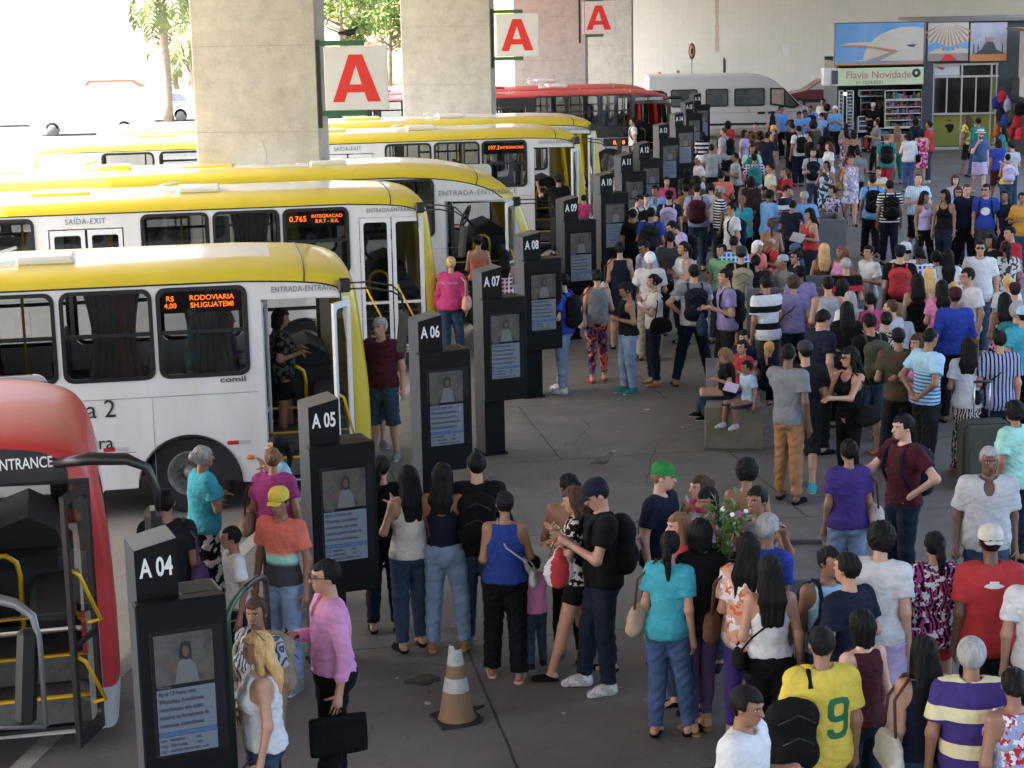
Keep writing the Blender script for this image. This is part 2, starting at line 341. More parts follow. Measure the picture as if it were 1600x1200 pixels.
def tree(x, y, h, lb, seed, n=2600, sp=2.2, leaf=.16):
    t = thing('leafy_tree', lb, 'tree', (x, y, -.15), 0, 'palms and trees in the sunny parking'); rnd = random.Random(seed); b = MB()
    b.tube([(0, 0, 0), (.05, .05, h * .3), (.1, -.05, h * .6), (.15, 0, h * .85)], [.16, .13, .09, .04], n=9); C = []
    for k in range(9):
        az = rnd.uniform(0, 2 * PI); z0 = h * rnd.uniform(.35, .6); q = (sp * .75 * math.cos(az), sp * .75 * math.sin(az), z0 + rnd.uniform(.5, 2.2)); b.tube([(0, 0, z0), (q[0] * .5, q[1] * .5, z0 + .4), q], [.06, .04, .015], n=6)
        C.append((*q, sp * rnd.uniform(.3, .5)))
    C += [(0, 0, h * .85, sp * .5), (.4, .2, h * .95, sp * .4)]; b.build('trunk', M_bark, t)
    leafy('crown', seed, n, sp, leaf, M_leaf, t, C); return t
for px, py, h, lb, sd_, sp in ((535, 150, 7.5, 'bushy green tree seen between the first and second column', 11, 2.6), (610, 140, 5.4, 'lower spiky green tree touching the second column', 12, 2.3), (556, 128, 8.5, 'pale green tree behind the letter sign', 13, 2.8)):
    p = at_z(px, py, -.15); tree(p.x, p.y, h, lb, sd_, 4200, sp)

# ================================================================ BUSES
BUSA = math.radians(9.7)
M_yel = mat('bus_yellow', (.67, .53, .04), .32, vary=.10, vscale=1.5, coat=.6)
M_red = mat('bus_red', (.50, .035, .035), .42, vary=.12, vscale=1.5, coat=.12)
M_wht = mat('bus_white', (.74, .75, .765), .32, vary=.16, vscale=2.6, coat=.35, col2=(.66, .655, .64), stretch=(1, 1, .25))
M_lgrey = mat('bus_grey', (.52, .53, .54), .4, vary=.1, vscale=2)
M_blk = mat('black_trim', (.012, .012, .013), .35)
M_rub = mat('rubber', (.016, .016, .017), .7, vary=.3, vscale=12)
M_dark = mat('interior_dark', (.014, .015, .017), .7)
M_int = mat('interior_grey', (.07, .075, .08), .7, vary=.15, vscale=4)
M_step = mat('step_metal', (.10, .10, .10), .6, vary=.5, vscale=14)
M_rail = mat('yellow_rail', (.75, .45, .01), .3)
M_alu = mat('aluminium', (.55, .57, .58), .3, metal=.85)
M_steel = mat('rim_steel', (.30, .295, .28), .6, metal=.2, vary=.6, vscale=9)
M_win = glass('window_glass', (.55, .57, .57))
M_wind = glass('windscreen_glass', (.80, .84, .84))
M_led = mat('led_orange', (1, .16, .015), .5, emit=.55)
M_redref = mat('reflector_red', (.45, .02, .02), .3); M_whref = mat('reflector_white', (.5, .5, .52), .3)
M_amber = mat('indicator_amber', (.55, .15, .01), .3, emit=.02)
M_txtb = mat('lettering_black', (.02, .02, .022), .5); M_txtg = mat('lettering_grey', (.20, .21, .23), .5); M_txtw = mat('lettering_white', (.72, .73, .74), .5)
M_curt = mat('curtain', (.27, .25, .235), .9, vary=.2, vscale=6)
M_seat = mat('seat_blue', (.05, .07, .12), .7)
OUT = {'box': [(-.02, .32), (.01, .6), (.01, 1.3), (-.05, 1.9), (-.10, 2.4), (-.14, 2.62), (-.28, 2.75), (-.62, 2.83), (-1.4, 2.865)],
       'round': [(.0, .32), (.05, .7), (.03, 1.1), (-.08, 1.7), (-.28, 2.2), (-.60, 2.55), (-1.1, 2.74), (-1.7, 2.84), (-2.4, 2.88)],
       'red': [(.0, .32), (.03, .6), (.03, 1.1), (.02, 1.6), (-.02, 2.1), (-.08, 2.40), (-.22, 2.58), (-.6, 2.69), (-1.6, 2.72)]}
def smooth_curve(P, it=3):
    P = [np.array(p, float) for p in P]
    for _ in range(it):
        Q = [P[0]]
        for a, b in zip(P[:-1], P[1:]): Q += [a * .75 + b * .25, a * .25 + b * .75]
        P = Q + [P[-1]]
    return P
def bus(kind, label, loc, length=12.0, door='open', led=None, led_at=1, text_side=None, curtain=(), paint='yellow', detail=2, mirror=True, rot=BUSA, group='buses parked at the bays'):
    t = thing('bus', label, 'bus', loc, rot, group)
    PA = M_red if paint == 'red' else M_yel
    o = smooth_curve(OUT[kind]); k = 14; last = o[-1]; o = [p for i, p in enumerate(o) if i % 2 == 0 or i == len(o) - 1]
    for i in range(1, k + 1): o.append(np.array((last[0] + (-length + .35 - last[0]) * i / k, last[1])))
    o += [np.array((-length + .15, 2.80)), np.array((-length + .02, 2.7)), np.array((-length, 2.3)), np.array((-length, .35))]
    n = len(o); N = []
    for i in range(n):
        d = o[min(i + 1, n - 1)] - o[max(i - 1, 0)]; d /= np.linalg.norm(d); N.append(np.array((d[1], -d[0])))
    RT = {'box': .20, 'red': .11, 'round': .22}[kind]; R = [.22 + (RT - .22) * min(1, max(0, (p[1] - 2.3) / .35)) for p in o]
    tau = np.concatenate([-np.linspace(1, 0, 11), np.linspace(0, 1, 11)[1:]]); q = np.sign(tau) * (1 - (1 - np.abs(tau)) ** 1.7)
    er = 3.0 if kind != 'red' else 2.1; cs = []
    for p in o: f_ = min(1, max(0, (p[1] - 2.35) / .3)); e = 5.0 + (er - 5.0) * f_; cs.append(1 - (1 - np.abs(q) ** e) ** (1 / e))
    V = []
    for i in range(n):
        for j in range(len(q)): pt = o[i] - N[i] * R[i] * cs[i][j]; V.append((pt[0], 1.25 + 1.25 * q[j], pt[1]))
    m = len(q); F = []; FM = []
    for i in range(n - 1):
        uz = (o[i] + o[i + 1]) / 2
        for j in range(m - 1):
            qq = abs((q[j] + q[j + 1]) / 2); mi = 0
            front = uz[0] > -1.2 and uz[1] < 2.5
            if front and 1.3 < uz[1] < (2.2 if kind == 'red' else 2.5) and qq < .72: mi = 2
            elif uz[0] < -.98 and uz[0] > -length + .3 and uz[1] > 2.72 and qq < .5: mi = 1
            elif front and uz[1] < (.62 if paint == 'red' else .42): mi = 3 if paint == 'red' else 1
            F.append((i * m + j, i * m + j + 1, (i + 1) * m + j + 1, (i + 1) * m + j)); FM.append(mi)
    b = MB(); b.v = V; b.f = F; b.m = FM; b.sm = [True] * len(F)
    roofw = mat('roof_white', (.80, .81, .82), .22, vary=.05, vscale=2, coat=.5)
    shell = b.build('shell', [PA, roofw, M_wind, M_lgrey], t)
    E = [(V[i * m][0], V[i * m][2]) for i in range(n)]               # side edge of the shell
    # keep the edge free of loops
    E2 = [E[0]]
    for p in E[1:]:
        if p[0] < E2[-1][0] + 1e-4 or p[1] > E2[-1][1] or p[0] < -length + .5: E2.append((min(p[0], E2[-1][0]), p[1]))
    E = E2
    wheels = [-2.10, -8.6]; ar = .56
    bottom = [(-length + .0, .35)]
    for wx in sorted(wheels):
        bottom += [(wx + ar * math.cos(a), .36 + max(0, ar * math.sin(a))) for a in np.linspace(PI, 0, 15)]
    bottom += [(E[0][0], .32)]
    outer = [p for p in E if p[0] > -length + .001] + bottom
    outer = outer
    wz0, wz1 = 1.60, 2.63
    wins = [(-2.38, -1.37), (-3.43, -2.42), (-4.50, -3.48), (-7.1, -6.05), (-8.2, -7.15), (-9.3, -8.25), (-10.5, -9.4)]
    if kind == 'round': wins[0] = (-2.65, -1.82)
    dr = (-1.22, -.23) if kind == 'box' else (-1.28, -.12) if kind == 'red' else (-1.64, -.40); d2 = (-5.85, -4.75); dz1 = {'box': 2.45, 'red': 2.31, 'round': 2.22}[kind]; dz0 = .34
    def side(v0, v1, doors):
        holes = [rrect(a, c_, wz0, wz1, .10, 4) for a, c_ in wins]
        if doors: holes += [[(d[1], dz0), (d[1], dz1), (d[0], dz1), (d[0], dz0)] for d in (dr, d2)]
        else: holes += [rrect(-5.8, -4.8, wz0, wz1, .1, 4), rrect(-1.25, -.4, wz0 - .2, wz1, .1, 4)]
        s = MB(); s.prism(outer[::-1], v0, v1, 0, holes); ob = s.build('side_wall', M_wht if paint == 'yellow' else M_lgrey, t)
        if paint == 'red':
            top = [p for p in E if p[1] >= 1.28 and p[0] > -length + .001]; poly = [(-length + .03, 1.28)] + [(top[0][0], 1.28)] + top
            s = MB(); s.prism(poly, v0 - .006 if v0 < 1 else v1 + .006, v0 - .001 if v0 < 1 else v1 + .001, 0, [[(x, max(z, 1.285)) for x, z in h] for h in holes]); s.build('window_band', mat('band_black', (.018, .018, .02), .25, coat=.5), t)
            s = MB()
            if v0 < 1: s.prism([(p[0], p[1]) for p in [(-.25, .95), (E[3][0], .95)]] + [(-.22, 1.3), (-.27, 1.3)][:0] + [(E[3][0], 1.28), (-.25, 1.28)], v0 - .006, v0 - .001); s.build('corner_panel', PA, t)
        return ob
    side(0, .045, True); side(2.455, 2.5, False)
    if paint == 'yellow':
        tp = [(p[0], -.004, p[1]) for p in E if p[1] > 2.2 and p[0] > -length + .3 and p[0] < E[0][0]]; s = MB(); s.tube(tp, .010, n=5); s.build('trim_strip', M_blk, t)
        s = MB(); zc = 1.40; s.tube([(-length + .1, -.001, zc), (-1.3, -.001, zc)], .004, n=4); s.tube([(-length + .1, -.001, .78), (-2.7, -.001, .78)], .004, n=4)
        for x in (-2.48, -3.6, -4.9, -6.2, -7.5, -9.7): s.tube([(x, -.001, .35), (x, -.001, 1.40)], .003, n=4)
        s.build('panel_seams', mat('seam_grey', (.35, .36, .38), .6), t)
    # front cap seam
    i0 = min(range(n), key=lambda i: abs(o[i][0] + (.72 if kind != 'round' else 1.0)) + (0 if o[i][1] > 2.7 else 9))
    s = MB(); s.tube([tuple(np.array(V[i0 * m + j]) + np.array((0, 0, .002))) for j in range(m)], .009, n=5); s.build('roof_seam', M_blk, t)
    # windows
    for v, sgn, ws in ((-.012, 1, wins), (2.472, -1, wins + [(-5.8, -4.8), (-1.25, -.4)])):
        for a, c_ in ws:
            if detail < 2 and sgn < 0: continue
            z0 = wz0 - (.2 if (c_ > -.5) else 0)
            s = MB(); s.prism(rrect(a, c_, z0, wz1, .12), v, v + .04, 0, [rrect(a + .045, c_ - .045, z0 + .045, wz1 - .045, .085)[::-1]])
            s.box(a + .04, c_ - .04, v + .008, v + .032, z0 + .50, z0 + .545); w_ = s.build('window', M_blk, t)
            s = MB(); s.add([(a + .03, v + .022, z0 + .03), (c_ - .03, v + .022, z0 + .03), (c_ - .03, v + .022, wz1 - .03), (a + .03, v + .022, wz1 - .03)], [(0, 1, 2, 3)]); s.build('pane', M_win, w_, recalc=False)
    # wheels
    for wx in wheels:
        for v, sg in ((.06, -1), (2.44, 1)):
            if sg > 0 and detail < 2: continue
            s = MB(); r = .48; pr = [(.24, .03), (.27, -.0), (.42, .0), (.465, .02), (r, .06), (r, .22), (.465, .26), (.3, .27)]
            s.lathe([(a, (h if sg < 0 else -h)) for a, h in pr], 32, axis='y'); tb = s.build('wheel', M_rub, t, (wx, v, .48))
            s = MB(); s.lathe([(0, .0), (.06, .0), (.075, .03), (.085, .10), (.15, .12), (.19, .11), (.215, .04), (.245, .0), (.262, .0), (.265, .03)] if sg < 0 else [(0, -.02), (.09, -.06), (.2, -.05), (.285, .012), (.295, -.02)], 28, axis='y')
            for k in range(10):
                a = 2 * PI * k / 10
                if sg < 0: s.tube([(.125 * math.cos(a), .10, .125 * math.sin(a)), (.125 * math.cos(a), .055, .125 * math.sin(a))], .013, n=6)
            s.build('rim', M_steel, tb)
        s = MB(); V2 = []
        for a in np.linspace(0, PI, 15): V2 += [(wx + ar * math.cos(a), .04, .36 + ar * math.sin(a)), (wx + ar * math.cos(a), .55, .36 + ar * math.sin(a))]
        s.add(V2, [(2 * i, 2 * i + 2, 2 * i + 3, 2 * i + 1) for i in range(14)], smooth=True); s.add([(wx + ar * math.cos(a), .55, .36 + ar * math.sin(a)) for a in np.linspace(0, PI, 15)], [tuple(range(15))]); s.build('wheel_arch', M_blk, t, recalc=False)
        s = MB(); pts = [(wx + (ar + .012) * math.cos(a), -.004, .36 + (ar + .012) * math.sin(a)) for a in np.linspace(0, PI, 21)]; s.tube(pts, .018, n=5); s.build('arch_trim', M_blk, t)
    # underside, floor, inside
    s = MB(); s.box(-length + .3, -2.7, .1, 2.4, .33, .38); s.box(-1.5, -.3, .1, 2.4, .30, .345); s.box(-length + 1, -3, .9, 1.6, .12, .34); s.build('underbody', M_dark, t)
    s = MB(); s.box(-length + .1, dr[0] - .02, .05, 2.45, .84, .88); s.box(dr[0], -.25, 1.0, 2.45, .84, .88); s.box(-1.9, dr[0] + 0, .05, .1, .38, .86); s.build('floor', M_dark, t)
    s = MB()
    for k in range(2): s.box(dr[0] + .03, dr[1] - .02, .08 + .32 * k, 1.0, .38 + .22 * k, .40 + .22 * (k + 0) + .18, 0)
    for k in range(3): s.box(dr[0] + .03, dr[1] - .02, .07 + .32 * k, .11 + .32 * k, .583 + .22 * k - (.0), .60 + .22 * k, 1)
    s.build('steps', [M_step, M_rail], t)
    if detail >= 1:
        s = MB(); s.box(-.95, -.32, 1.0, 2.4, .88, 1.42, bev=.08); s.box(-.62, -.28, .25, 2.4, 1.1, 1.30, bev=.05); s.prism([(-.95, 1.4), (-.35, 1.4), (-.4, 1.55), (-.62, 1.68), (-.85, 1.6)], 1.35, 2.3); s.build('dashboard', mat('dash_black', (.010, .011, .012), .75), t)
        s = MB(); C_ = np.array((-1.02, 1.8, 1.72)); pts = []
        for k in range(25):
            a = 2 * PI * k / 24; pts.append(C_ + .23 * (math.cos(a) * np.array((0, 1, 0)) + math.sin(a) * np.array((.42, 0, .9))))
        s.tube(pts, .017, n=6, cap=False); s.tube([C_, C_ + np.array((.3, 0, -.35))], .03, n=6); s.lathe([(0, .02), (.07, .0), (.07, -.03)], 12, c=tuple(C_)); s.tube([pts[3], C_, pts[9]], .014, n=5); s.tube([pts[6], C_, pts[18]], .012, n=5); s.build('steering_wheel', mat('wheel_black', (.03, .03, .032), .35), t)
        s = MB(); s.box(-1.85, -1.35, 1.5, 2.05, 1.15, 1.3, bev=.05); s.box(-1.9, -1.78, 1.5, 2.05, 1.25, 2.0, bev=.05); s.box(-1.7, -1.5, 1.65, 1.9, .88, 1.15); s.build('driver_seat', M_seat, t)
        s = MB()
        for (x, y) in ((dr[0] - .1, .95), (dr[0] - .1, .2), (-2.7, .9), (-3.9, .9), (-5.0, .9), (-6.3, .9), (-8, .9), (-9.6, .9), (-2.7, 1.6), (-5.0, 1.6), (-7, 1.6)): s.tube([(x, y, .88), (x, y, 2.75)], .019, n=6)
        s.tube([(-11, .85, 2.62), (-1.4, .85, 2.62)], .017, n=6); s.tube([(-11, 1.65, 2.62), (-1.4, 1.65, 2.62)], .017, n=6); s.tube([(-1.3, 1.55, .88), (-1.3, 1.55, 2.7)], .022, n=6)
        hp = [(-1.0, 1.0, .62), (-1.0, 1.0, 1.30), (-.98, 1.0, 1.41), (-.9, 1.0, 1.47), (-.8, 1.0, 1.47), (-.72, 1.0, 1.41), (-.7, 1.0, 1.30), (-.7, 1.0, .62)]; s.tube(hp, .022, n=7)
        s.build('handrails', M_rail, t)
        for k, x in enumerate((-3.1, -3.95, -4.7, -6.6, -7.4, -8.2, -9.2, -10.2, -11)):
            for v in ((.12, 1.0), (1.6, 2.4)):
                if detail < 2 and v[0] > 1: continue
                s = MB(); s.box(x - .42, x, v[0], v[1], 1.2, 1.3, bev=.03); s.box(x - .46, x - .38, v[0], v[1], 1.28, 1.86, bev=.035); s.box(x - .3, x - .1, v[0] + .2, v[0] + .3, .88, 1.2); s.build('seat', M_seat, t)
        s = MB(); s.box(-1.38, -1.33, 1.05, 1.5, .88, 2.0); s.box(-2.55, -2.5, .1, .85, .88, 1.75); s.build('partition', M_int, t)
    for ci in curtain:
        a, c_ = wins[ci]; a += .25; c_ -= .12; s = MB(); V2 = []; nn = 40
        for r_, z in enumerate(np.linspace(wz1 - .02, wz0 - .1, 6)):
            for k in range(nn):
                f = k / (nn - 1); pinch = 1 - .25 * math.sin(PI * min(1, r_ / 5)) * (1 if r_ < 4 else .4)
                V2.append(((a + c_) / 2 + (f - .5) * (c_ - a) * pinch, .17 + .03 * math.sin(f * 46 + .4 * r_) + .01 * math.sin(f * 17), z))
        s.add(V2, [(r_ * nn + k, r_ * nn + k + 1, (r_ + 1) * nn + k + 1, (r_ + 1) * nn + k) for r_ in range(5) for k in range(nn - 1)], smooth=True); s.build('curtain', M_curt, t, recalc=False)
    # doors
    fr = M_blk if paint == 'red' else mat('door_white', (.72, .74, .76), .35)
    def leaf(x0, x1, z0, z1, lc, ang, handle=True, piv='r', fw=.055):
        w_ = x1 - x0; s = MB(); s.prism([(0, z0), (w_, z0), (w_, z1), (0, z1)], 0, .035, 0, [rrect(fw, w_ - fw, z0 + .10, z1 - .07, .05, 3)[::-1]])
        if z1 - z0 > 1.5 and w_ > .4: s.box(fw, w_ - fw, .005, .03, z0 + .75, z0 + .79)
        d_ = s.build('door_leaf', fr, t, lc, ang)
        s = MB(); s.add([(fw - .01, .018, z0 + .09), (w_ - fw + .01, .018, z0 + .09), (w_ - fw + .01, .018, z1 - .06), (fw - .01, .018, z1 - .06)], [(0, 1, 2, 3)]); s.build('pane', M_win, d_, recalc=False)
        if handle:
            s = MB()
            hs = ((.62, 1.02), (1.25, 1.68)) if paint == 'red' else ((.75, 1.35),)
            for za, zb in hs: s.tube([(w_ * .15, .03, zb + .04), (w_ * .15, -.05, zb), (w_ * .75, -.07, za), (w_ * .75, .03, za - .03)], .016, n=6)
            s.build('handle', M_rail, d_)
        return d_
    if door == 'open':
        w2 = (dr[1] - dr[0]) / 2
        leaf(0, w2 * .80, dz0 + .02, dz1 - .03, (dr[1] - .20, -.36, 0) if paint == 'yellow' else (dr[1] - .19, -.42, 0), math.radians(58 if paint == 'yellow' else 66))
        leaf(0, w2 * .9, dz0 + .02, dz1 - .03, (dr[0] + .015, .04, 0), math.radians(80), False)
    else:
        w2 = (dr[1] - dr[0]) / 2; leaf(0, w2 - .02, dz0 + .01, dz1 - .01, (dr[0] + .01, .004, 0), 0); leaf(0, w2 - .02, dz0 + .01, dz1 - .01, (dr[0] + w2 + .01, .004, 0), 0)
    w2 = (d2[1] - d2[0]) / 2
    for k in range(2):
        if paint == 'yellow':
            s = MB(); x0 = d2[0] + .02 + k * w2; s.prism([(x0, dz0 + .02), (x0 + w2 - .04, dz0 + .02), (x0 + w2 - .04, dz1 - .02), (x0, dz1 - .02)], .0, .035, 0, [rrect(x0 + .06, x0 + w2 - .10, 1.5, dz1 - .10, .04, 3)[::-1]]); d_ = s.build('rear_door_leaf', fr, t)
            s = MB(); s.add([(x0 + .05, .018, 1.48), (x0 + w2 - .08, .018, 1.48), (x0 + w2 - .08, .018, dz1 - .08), (x0 + .05, .018, dz1 - .08)], [(0, 1, 2, 3)]); s.build('pane', M_win, d_, recalc=False)
        else: leaf(0, w2 - .03, dz0 + .01, dz1 - .01, (d2[0] + .01 + k * w2, .004, 0), 0, False)
    # lettering
    hx = (dr[0] + dr[1]) / 2 + (.02 if kind != 'round' else -.02)
    if paint == 'red': text('lettering', 'ENTRADA \u2022 ENTRANCE', .118, M_txtw, t, (-.37, -.010, 2.415), sx=.70, offset=.012, align='RIGHT')
    else: text('lettering', 'ENTRADA-ENTRANCE', .094 if kind != 'round' else .13, M_txtg, t, (hx - .01, -.004, 2.525 if kind != 'round' else 2.32), sx=.76 if kind != 'round' else 1.0, spacing=1.1)
    if paint == 'yellow': text('lettering', 'SA\u00cdDA-EXIT', .12, mat('lettering_blue', (.10, .22, .32), .5), t, ((d2[0] + d2[1]) / 2, -.004, 2.52), sx=.85, spacing=1.15)
    if text_side:
        for tx, sz, x, z, kw in text_side: text('lettering', tx, sz, M_txtb, t, (x, -.006, z), **kw)
    if led:
        a, c_ = wins[0]; s = MB(); s.box(a + .06, c_ - .07, .06, .11, wz1 - .30, wz1 - .06); d_ = s.build('destination_display', M_blk, t)
        for tx, sz, x, z, kw in led: text('display_text', tx, sz, M_led, d_, (a + x, .055, wz1 + z), **kw)
    # reflectors along the skirt, indicator
    for x in (-1.40, -2.78, -4.4, -6.3, -7.6, -9.5):
        s = MB(); s.box(x - .27, x - .14, -.004, .0, .80, .845); s.box(x - .139, x, -.004, .0, .80, .845, 1); s.build('reflector', [M_redref, M_whref], t)
    s = MB(); s.lathe([(0, -.02), (.035, -.016), (.045, 0)], 14, axis='y'); ii = s.build('side_indicator', M_amber, t, (-1.42, -.002, .64)); ii.scale = (1.1, 1, .6)
    # roof fittings
    def hatch(x, y, w_, l_, h, col, nm, lift=.05):
        s = MB(); s.box(x - l_ / 2, x + l_ / 2, y - w_ / 2, y + w_ / 2, 2.84, 2.84 + h, bev=.035)
        if nm == 'roof_vent': s.box(x - l_ / 2 - .22, x - l_ / 2 - .02, y - .14, y + .14, 2.84, 2.84 + h * .6); s.tube([(x - l_ / 2 - .3, y, 2.95), (x - l_ / 2, y + .1, 2.95 + h * .7)], .02, n=5)
        s.build(nm, col, t)
    hatch(-3.6, .9, .5, .65, .11, M_wht, 'roof_vent'); hatch(-5.7, 1.2, .7, .9, .07, PA, 'roof_hatch'); hatch(-7.3, 1.1, .5, .6, .12, PA, 'roof_vent'); hatch(-9.3, 1.2, .7, .9, .07, PA, 'roof_hatch')
    # mirror
    if mirror:
        z = 2.60 if kind == 'box' else 2.48 if kind == 'red' else 2.2; x0 = -.26 if kind != 'round' else -.35
        if paint == 'yellow':
            s = MB()
            for dz in (0, -.07): s.tube([(x0 - .02, -.03, z + dz), (x0 + .25, -.16, z + .02 + dz), (x0 + .5, -.22, z - .02 + dz), (x0 + .60, -.24, z - .12 + dz * .5), (x0 + .63, -.25, z - .36)], .012, n=6)
            s.box(x0 - .09, x0 + .05, -.10, -.0, z - .10, z + .06, bev=.02); a_ = s.build('mirror_arm', M_blk, t)
            s = MB(); s.box(-.03, .03, -.075, .075, -.24, .24, bev=.025); mm = s.build('mirror', M_blk, a_, (x0 + .60, -.25, z - .55)); mm.rotation_euler = (0, .12, .5)
        else:
            s = MB(); s.tube([(x0 - .1, -.04, z - .04), (x0 + .15, -.12, z), (x0 + .42, -.18, z - .01), (x0 + .56, -.2, z - .08), (x0 + .62, -.2, z - .25), (x0 + .62, -.2, z - .42)], [.03, .05, .045, .035, .03, .02], n=8); a_ = s.build('mirror_arm', M_blk, t)
            s = MB(); s.box(-.06, .06, -.12, .12, -.23, .23, bev=.05); mm = s.build('mirror', M_blk, a_, (x0 + .58, -.2, z - .62))
    return t
def P3(px, py, Y): v = at_y(px, py, Y); return (v.x, v.y, -.15)
bus('red', 'red fronted bus with black doors at the lower left, its roof rounded and glossy', (-3.03, 13.35, -.15), paint='red', rot=math.radians(13.5), group=None or 'buses parked at the bays')
bus('box', 'nearest yellow and white bus showing fare 4,00 and Area 2 lettering', (-1.60, 20.8, -.15), text_side=[('\u00c1rea 2', .29, -3.26, 1.20, dict(sx=.95)), ('Pioneira', .21, -3.28, .84, dict()), ('comil', .09, -1.57, 1.53, dict(offset=.008, sx=1.5)), ('\u00c1rea 2', .30, -9.2, 1.02, dict())],
    led=[('R$\n4,00', .080, .16, -.16, dict(offset=.004, align='CENTER', line=1.0)), ('RODOVIARIA\nSH.IGUATEMI', .082, .62, -.16, dict(offset=.004, line=1.0))], curtain=(1, 0))
bus('box', 'yellow and white bus with closed front doors showing integration route 0.765', (-1.09, 28.5, -.15), door='closed', led=[('0.765', .12, .24, -.21, dict(offset=.005)), ('INTEGRACAO\nB.R.T - SUL', .075, .68, -.16, dict(offset=.004))], curtain=(1,))
bus('round', 'yellow bus with a steeply rounded windscreen and a torn door header', (.50, 32.75, -.15))
bus('box', 'yellow bus showing orange 197.3 integration display behind the rounded one', (1.78, 41.1, -.15), led=[('197.3', .12, .28, -.20, dict(offset=.005)), ('INTEGRACAO', .082, .68, -.19, dict(offset=.004))], detail=1)
bus('box', 'farthest yellow bus, mostly hidden behind the 197.3 bus', (2.32, 45.0, -.15), detail=1)
r6 = bus('red', 'far red bus with white lower sides whose entrance a man boards', (5.28, 58.97, -.15), paint='red', detail=1)
bus('red', 'farthest red bus, only its roof showing behind the other red bus', (4.98, 62.5, -.15), paint='red', detail=1)
s = MB(); s.box(-2.3, -1.5, -.06, -.008, 1.02, 1.26); dd = s.build('destination_display', M_blk, r6); text('display_text', '0.110', .17, M_led, dd, (-1.8, -.065, 1.07), offset=.008)
# the two sunlit buses farther left, only their roofs showing
0 and bus('box', 'sunlit yellow bus roof seen left of the nearest column', (-4.4, 47.5, -.15), detail=1, mirror=False)
0 and bus('box', 'sunlit bus with a white roof strip standing left of the column', (-5.0, 39.8, -.15), detail=1, mirror=False)

